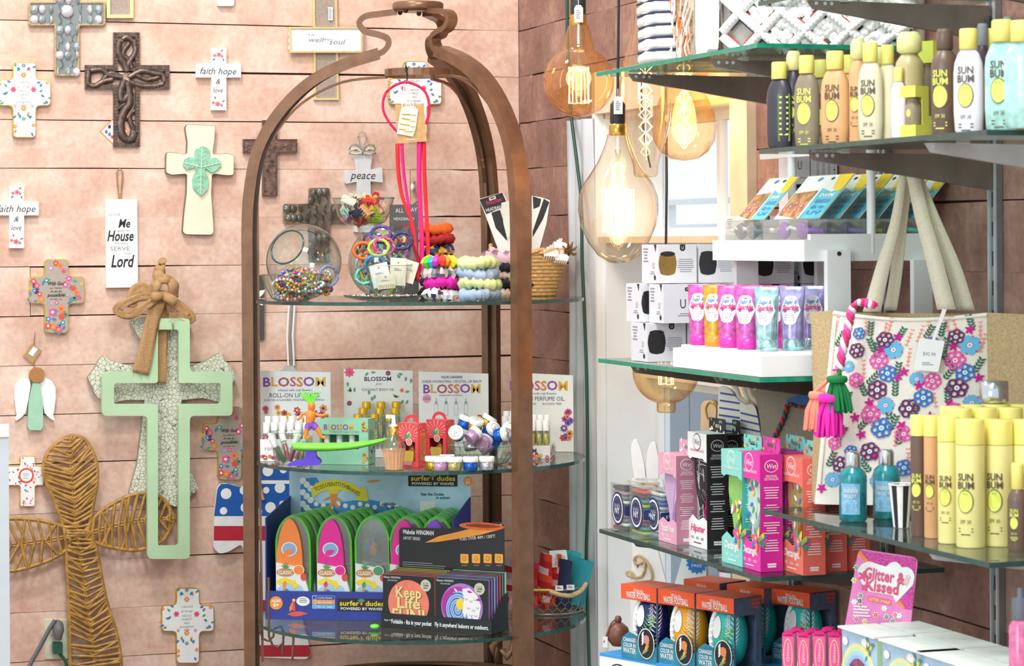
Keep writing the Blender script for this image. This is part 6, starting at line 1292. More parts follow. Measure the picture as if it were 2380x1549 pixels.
# brush boxes (origin: near front bottom corner; x to -w, y to d)
def brushbox(label,px,py,z,h,cf,cs,brush,word,D=None,w=.092,d=.042,hd=.22,bt=.27,tab=None,txt='white',patt=None,kind=0,name='brush_box'):
    p=onz(px,py,z) if D is None else rp(px,D,z); t=thing(name,label,'box',p,RZ,'boxed hair brushes')
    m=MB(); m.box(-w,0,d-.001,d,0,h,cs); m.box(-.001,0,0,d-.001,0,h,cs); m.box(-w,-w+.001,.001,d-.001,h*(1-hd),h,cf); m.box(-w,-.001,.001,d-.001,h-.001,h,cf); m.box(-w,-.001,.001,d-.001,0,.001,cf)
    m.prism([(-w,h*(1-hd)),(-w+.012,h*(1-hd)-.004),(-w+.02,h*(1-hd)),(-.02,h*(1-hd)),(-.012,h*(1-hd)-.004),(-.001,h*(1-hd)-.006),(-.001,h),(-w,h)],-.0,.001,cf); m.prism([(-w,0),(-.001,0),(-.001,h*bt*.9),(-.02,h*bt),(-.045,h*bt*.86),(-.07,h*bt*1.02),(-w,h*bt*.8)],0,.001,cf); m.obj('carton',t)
    m=MB(); pts=[]; cx=-w*.5
    for a,b in ((.0,.02),(.010,.05),(.009,.12),(.012,.30),(.018,.40),(.030,.52),(.035,.64),(.034,.75),(.026,.84),(.012,.88)): pts.append((cx+a,b*h))
    pts+= [(2*cx-a,b) for a,b in pts[::-1]]
    m.prism(pts,.010,.026,brush[0]); m.prism(scale_in(pts,.003),.008,.010,brush[1]); r_=random.Random(px)
    if kind==1:
        for k in range(34):
            a=r_.uniform(-.9,.9)+ (1.57 if k%2 else 0); x=cx+r_.uniform(-.018,.018); zz=h*r_.uniform(.15,.82); L=.012
            m.add([(x-L*math.cos(a)-.0009*math.sin(a),.0078,zz-L*math.sin(a)),(x+L*math.cos(a)-.0009*math.sin(a),.0078,zz+L*math.sin(a)),(x+L*math.cos(a)+.0009*math.sin(a),.0078,zz+L*math.sin(a)+.001),(x-L*math.cos(a)+.0009*math.sin(a),.0078,zz-L*math.sin(a)+.001)],[(0,1,2,3)],'white')
    if kind==2:
        for k in range(16): x=cx+r_.uniform(-.02,.02); zz=h*r_.uniform(.2,.8); m.leaf(x,zz,.016,.008,r_.uniform(0,6),r_.choice(('green','teal','yellow','pinkf','blue','white')),.0078-.0001*k)
    m.obj('hair_brush',t)
    m=MB(); y=-.0005; hw=w*.2; m.disc(-w/2,h*(1-hd*.36),hw,y,txt,16,hw*.9); m.disc(-w/2,h*(1-hd*.36),hw*.9,y-.0002,cf,16,hw*.8); m.text('Wet',-w/2,h*(1-hd*.36),.011,txt,y-.0004,w=.026,slant=.2); m.text('ORIGINAL DETANGLER',-w/2,h*(1-hd*.70),.005,txt if txt=='white' else 'hotpink',y,w=w*.72); m.text(word,-w/2,h*bt*.62,.013,txt if txt=='white' else 'hotpink',y,w=w*.72,slant=.3,bold=1)
    for k in range(3): m.text(('45%','30%','60%')[k],-w*(.75-.25*k),h*bt*.30,.005,txt,y,w=.014)
    bars2(m,-w*.8,-w*.2,h*bt*.16,h*bt*.08,1,txt,y)
    if kind==2:
        for k in range(6): m.leaf(-.014,h*bt*1.0,.026,.011,.2+k*.9,('green','yellow','teal','pinkf','blue','orangef')[k],y-.0005-.0001*k)
        m.flower(-.016,h*bt*1.05,.010,'pinkf' if cf!='c_f07868' else 'dusty','yellow',y-.0015,n=6)
    m.obj('print',t)
    m=side(MB(),.0005); st='paper' if cs!='c_8f8a88' else 'black'
    m.disc(d/2,h*.9,.013,0,st,16,.011); m.disc(d/2,h*.9,.0118,-.0002,cs,16,.0098); m.text('Wet',d/2,h*.9,.008,st,-.0004,w=.019,slant=.2); m.text('ORIGINAL',d/2,h*.815,.0042,st,0,w=.022); m.text('DETANGLER',d/2,h*.79,.0042,st,0,w=.027)
    for k in range(4): bars2(m,d*.14,d*.86,h*(.72-.15*k),h*(.61-.15*k),5,st,0,k,.3)
    bars2(m,d*.25,d*.75,h*.07,h*.03,2,st,0,9,.7)
    if kind==2:
        for k in range(5): m.leaf(.0,h*bt*1.0,.015,.008,-1.2+k*.6,('green','teal','pinkf','blue','yellow')[k],-.0003*k-.0003)
    m.obj('side_print',t)
    if tab:
        m=MB(); q=fillet([(-w*.92,h),(-w*.08,h),(-w*.08,h+.026),(-w*.92,h+.026)],.005); c_=-w/2; i_=fillet([(c_-.012,h+.008),(c_+.012,h+.008),(c_+.012,h+.015),(c_-.012,h+.015)],.003)
        m.ring(q,i_,d-.0012,d,tab[0])
        for k in range(9): m.leaf(-w*.9+w*.1*k,h+.004+.015*(k%2),.011,.006,k*1.3,tab[1][k%len(tab[1])],d-.0016-.0001*k)
        m.obj('hang_tab',t)
    return t
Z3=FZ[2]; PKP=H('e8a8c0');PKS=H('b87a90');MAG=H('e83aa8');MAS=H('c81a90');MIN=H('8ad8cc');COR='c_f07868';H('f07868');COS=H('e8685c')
FT=('yellow','teal','pinkf','green','blue')
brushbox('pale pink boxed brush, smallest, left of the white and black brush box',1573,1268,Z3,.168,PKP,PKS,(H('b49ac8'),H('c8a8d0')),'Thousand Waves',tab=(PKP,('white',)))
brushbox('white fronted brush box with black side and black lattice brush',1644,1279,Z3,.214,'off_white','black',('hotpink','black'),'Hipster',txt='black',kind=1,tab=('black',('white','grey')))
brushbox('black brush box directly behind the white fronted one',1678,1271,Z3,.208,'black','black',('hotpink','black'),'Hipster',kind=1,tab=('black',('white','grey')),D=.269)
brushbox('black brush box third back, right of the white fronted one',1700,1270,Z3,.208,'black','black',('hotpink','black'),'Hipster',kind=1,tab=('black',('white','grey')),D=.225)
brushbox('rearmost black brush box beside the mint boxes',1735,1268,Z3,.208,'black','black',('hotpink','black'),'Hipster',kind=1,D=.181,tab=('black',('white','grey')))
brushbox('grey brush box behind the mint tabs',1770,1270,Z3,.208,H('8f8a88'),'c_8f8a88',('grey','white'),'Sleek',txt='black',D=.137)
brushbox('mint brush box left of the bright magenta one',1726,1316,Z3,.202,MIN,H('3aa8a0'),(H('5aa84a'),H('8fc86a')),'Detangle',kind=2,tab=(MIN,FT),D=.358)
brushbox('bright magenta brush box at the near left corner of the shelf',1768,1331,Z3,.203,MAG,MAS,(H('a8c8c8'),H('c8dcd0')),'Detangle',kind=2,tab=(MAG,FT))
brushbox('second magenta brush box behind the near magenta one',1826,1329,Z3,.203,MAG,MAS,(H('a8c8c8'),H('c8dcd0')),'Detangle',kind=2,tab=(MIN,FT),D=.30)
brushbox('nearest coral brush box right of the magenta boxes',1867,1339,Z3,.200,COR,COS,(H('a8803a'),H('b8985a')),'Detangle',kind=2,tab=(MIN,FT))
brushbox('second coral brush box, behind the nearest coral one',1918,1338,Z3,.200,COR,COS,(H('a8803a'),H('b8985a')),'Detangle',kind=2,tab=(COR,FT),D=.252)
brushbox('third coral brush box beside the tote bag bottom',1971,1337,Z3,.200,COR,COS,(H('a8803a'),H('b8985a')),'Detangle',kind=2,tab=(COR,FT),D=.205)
# boxes of hair ties
pm('tie_label','24386a',.4)
def tiebox(label,px,py,cols,D=None):
    p=onz(px,py,Z3) if D is None else rp(px,D,Z3); w,d,h=.075,.04,.094; t=thing('hair_tie_box',label,'box',p,RZ,'clear boxes of hair ties')
    m=MB(); m.box(-w,0,0,d,0,h,'plastic_clear'); m.obj('clear_box',t)
    for k in range(10):
        z=.006+.0088*k; m=MB(); q=[(-w+.006,.005),(-w/2,.004),(-.006,.005),(-.004,d/2),(-.006,d-.005),(-w/2,d-.004),(-w+.006,d-.005),(-w+.004,d/2)]
        P_=[]; 
        for i in range(8):
            a,b=q[i],q[(i+1)%8]
            for j in range(4): P_.append((a[0]+(b[0]-a[0])*j/4,a[1]+(b[1]-a[1])*j/4,z))
        m.tube(P_,[.0044 if i%2 else .0034 for i in range(32)],cols[k%len(cols)],n=5,closed=1); m.obj('hair_tie',t)
    m=side(MB(),.0008); m.poly([(0,h*.36),(d,h*.36),(d,h*.56),(0,h*.56)],0,'tie_label'); m.text('EVA',d*.5,h*.46,.006,'paper',-.0004,w=.02); m.obj('side_band',t)
    m=MB(); y=-.0006; m.disc(-w*.5,h*.48,.033,y,'tie_label',26); m.disc(-w*.5,h*.48,.029,y-.0002,'paper',26); m.disc(-w*.5,h*.48,.025,y-.0004,'tie_label',26); m.disc(-w*.5,h*.48,.021,y-.0006,'brownf',26); m.disc(-w*.5,h*.48,.0195,y-.0008,'tie_label',26); m.text('L.A. & Co',-w*.5,h*.55,.006,'paper',y-.001,w=.03); m.text('NY',-w*.5,h*.44,.012,'paper',y-.001,w=.026,bold=1); m.obj('round_label',t)
tiebox('clear box of black and white hair ties at the shelf tip, leftmost',1452,1240,('black','white','grey',H('c8a0b0'),'black'))
tiebox('clear box of lime teal and red hair ties, middle of three',1496,1250,(H('b8cc3a'),'teal',H('6a2a4a'),'redf','orangef','blue'))
tiebox('clear box of blue and white hair ties beside the pale pink brush box',1536,1256,(H('8fa8d0'),'white',H('c8d4e8'),'blue'))
tiebox('clear box of pale hair ties in the back row near the bunny',1490,1225,('white',H('e8b890'),'yellow','blue'),D=.315)
# water footballs on the white box
BZ0=.677; FRZ=math.atan2(-.76,.65)
p=at(1394,1518,5.09); p.z=FZ[3]; t=thing('white_carton','long white and blue carton under the water football boxes','box',p,FRZ)
m=MB(); m.box(0,.45,0,.20,0,BZ0-FZ[3],'off_white',{'t':H('3a9ae0')}); m.obj('carton',t); m=MB(); h_=BZ0-FZ[3]; m.poly([(0,h_-.006),(.45,h_-.006),(.45,h_),(0,h_)],-.0005,'c_3a9ae0')
m.ring([(.055+.030*math.cos(a),h_-.040+.024*math.sin(a)) for a in [k*PI/14 for k in range(28)]],[(.055+.0275*math.cos(a),h_-.040+.0215*math.sin(a)) for a in [k*PI/14 for k in range(28)]],-.0008,-.0005,'black'); m.text('BIGMOUTH',.062,h_-.034,.014,'black',-.0012,w=.085,bold=1); m.obj('print',t)
pm('box_slate','5a6a88',.55,var=.25,scale=60); pm('box_teal','2a86a0',.5,var=.2,scale=40); pm('box_red','ee5a2a',.5,var=.06)
def football(label,px,py,base,pal,first=None):
    p=onz(px,py,BZ0); 
    w,d,h=.1,.074,.144
    t=thing('water_football_box',label,'box',p,FRZ,'boxed water footballs')
    m=MB(); m.box(0,w,d-.001,d,0,h,'box_slate'); m.box(0,w,.001,d-.001,0,.001,'box_teal'); m.box(0,w,-.0005,d,h-.002,h,'box_red'); m.box(0,w,-.001,0,h*.80,h,'box_red')
    m.ring([(0,0)]*0 or [(0,0),(d,0),(d,h),(0,h)],[(.006,.02),(d-.012,.02),(d-.012,h*.78),(.006,h*.78)],0,.001,'box_slate') if 0 else None
    q=side(MB(),w); q.ring([(0,0),(d,0),(d,h),(0,h)],[(.004,.014),(d-.016,.014),(d-.016,h*.76),(.004,h*.76)],0,.0012,'box_slate'); bars2(q,d*.62,d*.94,h*.97,h*.82,3,'redf',-.0004,2,.6); q.obj('side_panel',t)
    m.prism([(0,0),(w,0),(w,.03),(w*.9,.028),(w*.5,.03),(w*.44,.046),(w*.22,.052),(.004,.04),(0,.03)],-.001,0,'box_teal'); m.obj('carton',t)
    m=MB(); c=(w*.5,d*.5,h*.46); n=22; a_,b_=.062,.0335; vs=[];K=20
    for i in range(n+1):
        v=-1+2*i/n; z=a_*v; r=b_*math.sqrt(max(.0005,1-v*v))**.9
        for k in range(K): an=2*PI*k/K; vs.append((c[0]+r*math.cos(an)*1.15,c[1]+r*math.sin(an)*.98,c[2]+z))
    m.add(vs,[],base,1)
    for i in range(n):
        for k in range(K): m.f.append((i*K+k,i*K+(k+1)%K,i*K+K+(k+1)%K,i*K+K+k)); m.m.append(m.mi(base)); m.sm.append(1)
    m.obj('football',t)
    m=MB()
    def onb(u,v,o=.0012):   # u angle from the front, v height -1..1
        r=b_*math.sqrt(max(.0005,1-v*v))**.9+o; an=-PI/2+u; return (c[0]+r*math.cos(an)*1.15,c[1]+r*math.sin(an)*.98,c[2]+a_*v)
    for g in range(3):      # palm fronds
        u0,v0,du,dv,cc_=((.1,-.55,.6,.75,pal[0]),(.75,-.6,.35,1.1,'white'),(-.1,-.75,.9,.25,pal[0]))[g]
        for k in range(9):
            f_=k/8; cu,cv=u0+du*f_,v0+dv*f_
            for sg in (1,-1): m.add([onb(cu,cv),onb(cu+sg*.16,cv+.10),onb(cu+sg*.34,cv+.20),onb(cu+sg*.18,cv+.05)],[(0,1,2,3)],cc_)
    vs=[onb(-.05+.30*math.cos(a),.30+.34*math.sin(a),.0016) for a in [k*2*PI/16 for k in range(16)]]; m.add(vs+[onb(-.05,.3,.0018)],[(k,(k+1)%16,16) for k in range(16)],'off_white')
    m.text('Waboba',0,0,.1,'paper',0,w=.1) if 0 else None
    vs0=len(m.v); tm=MB(); tm.text('Waboba',0,0,.22,'paper',0,w=.62,slant=.2)
    m.add([onb(.62+ -z_*1.3,.35+x_*1.1,.0022) for x_,y_,z_ in tm.v],tm.f,'paper')
    m.obj('printed_pattern',t)
    m=MB()
    for k in range(9): v=-.72+.18*k; m.tube([onb(-.62,v,.001),onb(-.45,v,.004),onb(-.28,v,.001)],.0035,'white',n=6)
    m.tube([onb(-.45,-.8+.16*k,.002) for k in range(11)],.0048,'white',n=6); m.obj('white_laces',t)
    m=MB(); m.text('Waboba',w*.5,h*.935,.008,'paper',-.0015,w=.028,slant=.25); m.text('WATER FOOTBALL',w*.5,h*.868,.012,'paper',-.0015,w=w*.68,bold=1)
    for k,s_ in enumerate(('CHANGES','COLOR IN','WATER')): m.text(s_,w*.24,.036-.0105*k,.0075 if k<2 else .010,'paper',-.0015,w=w*.36,bold=1)
    m.disc(w*.73,.034,.0235,-.003,'paper',22,.030) ; m.disc(w*.73,.034,.0215,-.0034,'black',22,.028); m.disc(w*.74,.042,.009,-.0038,pal[1],14)
    for k in range(5): m.leaf(w*.60+.004*k,.012+.003*k,.026,.005,.5+.2*k,('green','orangef','green','yellow','orangef')[k],-.0042-.0001*k)
    for k in range(4): m.leaf(w*.62,.03+.006*k,.012,.004,1.0,'white',-.0045)
    m.obj('print',t)
TQ=H('2ac0bc',.3); OY=H('f5a81c',.3); NV2=H('1c2468',.3); GN='c_5ab82a'; H('5ab82a')
football('navy water football box, front row leftmost',1445,1527,NV2,(GN,'dusty'))
football('orange yellow water football box, middle of the front row',1531,1541,OY,(H('f8c83a'),'orangef'))
football('turquoise water football box, front row right',1620,1556,TQ,(GN,'orangef'))
football('water football box, back row left, mostly hidden',1591,1514,OY,(GN,'orangef'))
football('turquoise water football box, back row middle',1691,1529,TQ,(GN,'orangef'))
football('turquoise water football box, back row right behind the pink packs',1795,1541,TQ,(GN,'orangef'))
# brown ornament
p=onz(1437,1503,BZ0); t=thing('brown_ball_ornament','brown wooden ball ornament with string and tag on the left end of the carton','ornament',p,0); BWN=H('7a4a38',.4)
m=MB(); m.lathe([(0,0),(.012,.001),(.021,.012),(.024,.024),(.020,.038),(.010,.047),(0,.049)],BWN,16); m.obj('body',t); m=MB(); m.lathe([(0,.046),(.006,.048),(.0075,.055),(.005,.061),(0,.062)],BWN,12); m.obj('top_bead',t)
m=MB(); m.tube([(0,0,.058),(-.014,-.006,.048),(-.022,-.012,.03),(-.03,-.014,.01)],.0018,BWN,n=5); m.box(-.032,-.022,-.015,-.014,.0,.022,'paper'); m.obj('string_tag',t)
# white sack with blue badge
p=onz(1612,1508,BZ0); p=at(1612,1300,5.02); p.z=BZ0
t=thing('white_package','white soft package with blue starburst badge under the brush shelf','package',at(1603,1400,5.25).xy.to_3d()+Vector((0,0,FZ[3])),rad(-15)); F=Fr(t.location,rad(-15))
m=MB(); z1=F(1610,1292)[1]; m.prism([(-.035,0),(.035,0),(.04,z1*.5),(.036,z1),(-.012,z1),(-.03,z1*.75)],-.012,.012,'off_white'); m.obj('pouch',t)
m=MB(); x,z=F(1622,1308); q=[]; 
for k in range(28): a=PI*k/14; r=.023 if k%2 else .018; q.append((x+r*math.cos(a),z+r*math.sin(a)))
m.poly(q,-.013,H('1f7ac8')); m.text('BPA',x,z+.006,.006,'white',-.0134,w=.02); m.text('FREE',x,z-.005,.006,'white',-.0134,w=.022); m.obj('starburst_badge',t,'blue starburst badge')
# bunny on the window ledge
p=at(1495,1500,5.47); p.z=WZ0; t=thing('wooden_bunny','tall white wooden bunny with long ears and twine bow behind the hair tie boxes','ornament',p,rad(-8)); F=Fr(p,rad(-8))
m=MB()
for q in ([(1478,1120),(1470,1080),(1467,1040),(1472,1022),(1481,1022),(1490,1045),(1498,1080),(1502,1115)],[(1504,1115),(1503,1075),(1506,1045),(1514,1027),(1524,1030),(1530,1060),(1532,1090),(1531,1120)]): e=MB(); e.prism(fillet(F.P(q),.004),-.009,.009,'off_white'); e.obj('ear',t)
m.prism(fillet(F.P([(1468,1112),(1540,1112),(1552,1180),(1530,1280),(1548,1350),(1556,1480)])+[(F(1556,1500)[0],.001),(F(1466,1500)[0],.001)]+F.P([(1466,1480),(1466,1350),(1472,1280),(1458,1180)]),.006),-.009,.009,'off_white'); m.obj('body',t)
m=MB(); x,z=F(1482,1316,.01); m.poly([(x-.004,z+.005),(x+.004,z+.005),(x,z-.006)],-.0096,H('c83a48')); m.obj('nose',t,'small red nose')
m=MB()
for pts in (((1500,1300),(1485,1290),(1475,1296),(1480,1310),(1500,1303)),((1500,1300),(1512,1318),(1516,1340),(1510,1352)),((1500,1300),(1498,1325),(1488,1340),(1464,1338),(1457,1330),(1466,1328),(1480,1345))): m.tube([(F(q.x,q.y)[0],-.014,F(q.x,q.y)[1]) for q in bez([(*q,0) for q in pts],4)],.0032,'rope',n=6)
m.obj('twine_bow',t)
# ---------------- white tiered rack ----------------
s0,s1=.158,.56; ZR=FZ[1]; t=rthing('tiered_rack','white painted wooden tiered display rack','display rack',s0,0,ZR); WP='white_paint'; L_=s1-s0
def rb(nm,s_a,s_b,D0,D1_,z0,z1): m=MB(); m.box(-(s_b-s0),-(s_a-s0),-D1_,-D0,z0-ZR,z1-ZR,WP); return m.obj(nm,t)
rb('front_board',s0,s1,.360,.372,ZR,ZR+.035); rb('side_board',s0,s0+.012,.05,.360,ZR,ZR+.036); rb('side_board',s1-.012,s1,.05,.360,ZR,ZR+.036); rb('tray_floor',s0+.012,s1-.012,.05,.360,ZR+.006,ZR+.0415)
za,zb_=1.459,1.500
rb('front_board',s0,s1,.279,.291,za,zb_-.004); rb('side_board',s0,s0+.012,.055,.279,za,zb_+.006); rb('side_board',s1-.012,s1,.055,.279,za,zb_+.006); rb('tray_floor',s0+.012,s1-.012,.055,.279,za+.006,1.492)
for a,b in ((s0-.014,s0),(s1-.026,s1-.012)): rb('post',a,b,.210,.254,ZR+(.0 if a<s0 else .012),1.478); rb('post',a,b,.053,.089,ZR,1.46)
m=MB(); m.tube([(.0142,-.232,1.472-ZR),(.0152,-.232,1.472-ZR)],.004,'black',n=10); m.obj('screw_hole',t)
rb('header_board',s0,.62,.153,.167,1.649,1.666)
for sd in (.49,.165): m=MB(); m.tube([(-(sd-s0),-.16,1.471-ZR),(-(sd-s0),-.16,1.649-ZR)],.008,WP,n=12); m.obj('dowel',t)
# goggle packs
pm('card_aqua','58c4d8',.45,var=.2,scale=60); pm('clearcase','dce8ec',.3); 
def goggles(label,k,lens,s_,D,w,first=0):
    p=rw(s_,D,1.4925); t=thing('goggle_pack',label,'goggles',p,RZ,'swim goggle packs'); 
    m=MB(); q=fillet([(-w,0),(0,0),(0,.040),(-w,.040)],.01); m.prism(q,0,.036,'plastic_clear'); m.obj('clear_case',t)
    m=MB()
    for sx in (-w*.68,-w*.28):
        m.xf=Matrix.Translation((sx,.014,.020))@Matrix.Rotation(PI/2,4,'X'); m.lathe([(0,.006),(.012,.006),(.016,0),(.013,-.006),(0,-.006)],lens,14,sx=1.25); m.xf=None
    m.tube([(-w*.68+.018,.012,.022),(-w*.48,.008,.026),(-w*.28-.018,.012,.022)],.003,'white',n=6); m.tube([(-w*.93,.02,.02),(-w*.9,.008,.022),(-w*.84,.01,.02)],.004,'white',n=6); m.tube([(-w*.12,.01,.02),(-.008,.012,.02),(-.006,.030,.018)],.005,lens,n=6); m.obj('swim_goggles',t)
    m=MB(); L=.104; m.xf=Matrix.Translation((0,.021,.041))@Matrix.Rotation(-rad(42),4,'X'); m.box(-w,0,0,.001,0,L,'paper'); m.obj('card',t)
    m=MB(); m.xf=Matrix.Translation((0,.0202,.041))@Matrix.Rotation(-rad(42),4,'X'); m.poly([(-w*.45,0),(0,0),(0,L*.72),(-w*.2,L*.6),(-w*.45,L*.7)],0,'card_aqua'); m.poly([(-w*.98,.01),(-w*.5,.0),(-w*.5,L*.65),(-w*.98,L*.6)],0,pm('photo_brown','b8885a',.5,var=.6,scale=60)); m.poly([(-w*.30,L),(0,L),(0,L*.66),(-w*.08,L*.60),(-w*.22,L*.68)],-.0004,'gl_yel')
    for i in range(4): m.text(('SWIM','GOGGLES','6+','UV')[i],-w*.22,L*(.52-.13*i),.008,'wave_blue' if i else 'white',-.0008,w=w*.3,bold=1)
    for i in range(5): m.flower(-w*.9+w*.08*i,L*(.2+.08*(i%3)),.006,'pinkf' if k<2 else 'orangef','white',-.0006)
    m.leaf(-w*.7,L*.88,.02,.008,.3,'wave_blue',-.0004); m.leaf(-w*.42,L*.9,.014,.006,.2,'black',-.0004); m.obj('card_print',t)
PL=H('9a5ac8',.2)
for k,(lab,lens,s_,D,w) in enumerate((('front pack with purple lenses, largest and nearest','c',.172,.277,.19),('second pack with dark lenses behind the purple ones',0,.172,.239,.16),('third pack with white strap',0,.172,.201,.16),('fourth pack with lime lenses',0,.172,.164,.16),('fifth pack beside the white dowel',0,.172,.127,.15),('rearmost pack behind the tote bag straps',0,.172,.090,.15))):
    goggles('swim goggles in clear case, '+lab,k,(PL,H('4a4a68',.2),H('7a6ac8',.2),H('a8d83a',.2),H('4a5a68',.2),H('4ac0b8',.2))[k],s_,D,w)
goggles('swim goggles in clear case, set at the far left end of the upper tray',0,H('6a7888',.2),.40,.278,.13)
# speaker boxes
pm('box_white','dfdfe4',.45,var=.03); pm('pod_gold','a88a4a',.3,.6,var=.15); pm('pod_black','2c2c2e',.25,.2)
def spk(label,s_,D,z,pod='pod_gold',w=.086,d=.08,h=.0745,kind=0):
    t=thing('speaker_box',label,'box',rw(s_,D,z),RZ,'white speaker boxes'); m=MB(); m.box(-w,0,0,d,0,h,'box_white'); m.obj('carton',t)
    m=side(MB(),.0005)
    if kind==0:
        x,zz=d*.24,h*.5; q=[(x-.016,zz+.018),(x-.019,zz),(x-.015,zz-.020),(x,zz-.023),(x+.015,zz-.020),(x+.019,zz),(x+.016,zz+.018)]; m.poly(fillet(q,.005),0,pod); m.disc(x,zz+.019,.0155,-.0004,'pod_black',18,.005); m.poly([(d*.56,h),(d*.70,h),(d*.70,h*.87),(d*.66,h*.83),(d*.60,h*.83),(d*.56,h*.87)],0,'black'); m.text('U',d*.63,h*.91,.006,'paper',-.0003,w=.005); bars2(m,d*.46,d*.96,h*.62,h*.25,7,'grey',0,3,.3)
    elif kind==1: m.text('U',d*.5,h*.5,.018,'black',0,w=.014); m.poly(fillet([(d*.55,h*.82),(d*.95,h*.82),(d*.95,h*.92),(d*.55,h*.92)],.003),0,'black'); m.text('SPECIAL EDITION',d*.75,h*.87,.003,'paper',-.0003,w=.027); bars2(m,d*.35,d*.75,h*.25,h*.15,2,'grey',0)
    else: m.poly([(d*.42,h),(d*.62,h),(d*.62,h*.78),(d*.57,h*.72),(d*.47,h*.72),(d*.42,h*.78)],0,'black'); m.text('U',d*.52,h*.87,.009,'paper',-.0003,w=.007); m.disc(d*.3,h*.02,.028,-.0003,'pod_black',20,.02) if 0 else m.poly([(d*.02,0),(d*.46,0),(d*.44,h*.16),(d*.36,h*.24),(d*.14,h*.24),(d*.04,h*.16)],0,pod)
    m.obj('end_print',t)
    m=MB(); y=-.0005; m.text('U',-w*.28,h*.45,.012,'grey',y,w=.010); m.poly([(-w*.25,h),(-w*.1,h),(-w*.15,h*.8)],y,'black'); bars2(m,-w*.9,-w*.6,h*.9,h*.5,5,'grey',y,2,.4); m.disc(-w*.2,h*.14,.005,y,'black',12); bars2(m,-w*.5,-w*.2,h*.3,h*.2,2,'grey',y)
    m.obj('front_print',t)
H0=.0755; S1_=.735
spk('white speaker box at the bottom left of the pile with black pod',.745,.350,ZR,'pod_black'); spk('white speaker box at the bottom behind the tray',.745,.266,ZR,'pod_black',kind=2)
spk('patterned special edition speaker box in the middle of the pile',.70,.334,ZR+H0,kind=1,w=.075); spk('white speaker box at the far left of the middle layer',.79,.345,ZR+H0,'pod_black',w=.08); spk('white speaker box right of the special edition box',.70,.25,ZR+H0,'pod_black',kind=2)
spk('white speaker box with gold pod on the top left of the pile',.731,.332,ZR+2*H0+.001); spk('white speaker box with grey pod second on the top layer',.731,.248,ZR+2*H0+.001,'pod_black')
for i in range(3):
    spk(f'white speaker box behind the rack, left column, {("bottom","middle","top")[i]}',.575,.198,ZR+i*H0,'pod_black',kind=2 if i<2 else 0); spk(f'white speaker box behind the rack, right column, {("bottom","middle","top")[i]}',.575,.100,ZR+i*H0,'pod_black',kind=2 if i<2 else 0)
for i in range(3): spk(f'white speaker box near the wall, {("bottom","middle","top")[i]}',.69,.165,ZR+i*H0)
spk('small white speaker box with gold pod on top of the pile beside the window',.71,.163,ZR+3*H0+.002,h=.052)
t=thing('tall_speaker_box','tall white box with gold pod picture standing above the goggles','box',rw(.62,.105,ZR+3*H0+.002),RZ)
m=MB(); m.box(-.05,0,0,.042,0,.175,'box_white'); m.obj('carton',t); m=side(MB(),.0005); m.poly(fillet([(.010,.07),(.032,.07),(.036,.09),(.033,.108),(.009,.108),(.006,.09)],.006),0,'pod_gold'); m.disc(.021,.108,.012,-.0003,'pod_black',14,.004); m.text('U',.021,.148,.016,'brownf',0,w=.010); m.text('mini speaker',.021,.125,.004,'grey',0,w=.028); m.text('MINI',.036,.02,.004,'grey',0,w=.01); m.obj('end_print',t)
t=thing('text_speaker_box','pale grey box side covered in small print beside the tall speaker box','box',rw(.62,.060,ZR+3*H0+.002),RZ); m=MB(); m.box(-.05,0,0,.055,0,.175,'box_white'); m.obj('carton',t); m=side(MB(),.0005)
for k in range(3): 
    for j in range(2): m.poly([(.012+.012*k+.003*j,.08),(.0128+.012*k+.003*j,.08),(.0128+.012*k+.003*j,.165),(.012+.012*k+.003*j,.16)],0,'grey')
m.poly([(.0485,.06),(.0491,.06),(.0491,.17),(.0485,.17)],0,'black')
for k in range(3): m.disc(.0488,.16-.02*k,.0018,-.0002,'black',8)
m.obj('small_print',t)
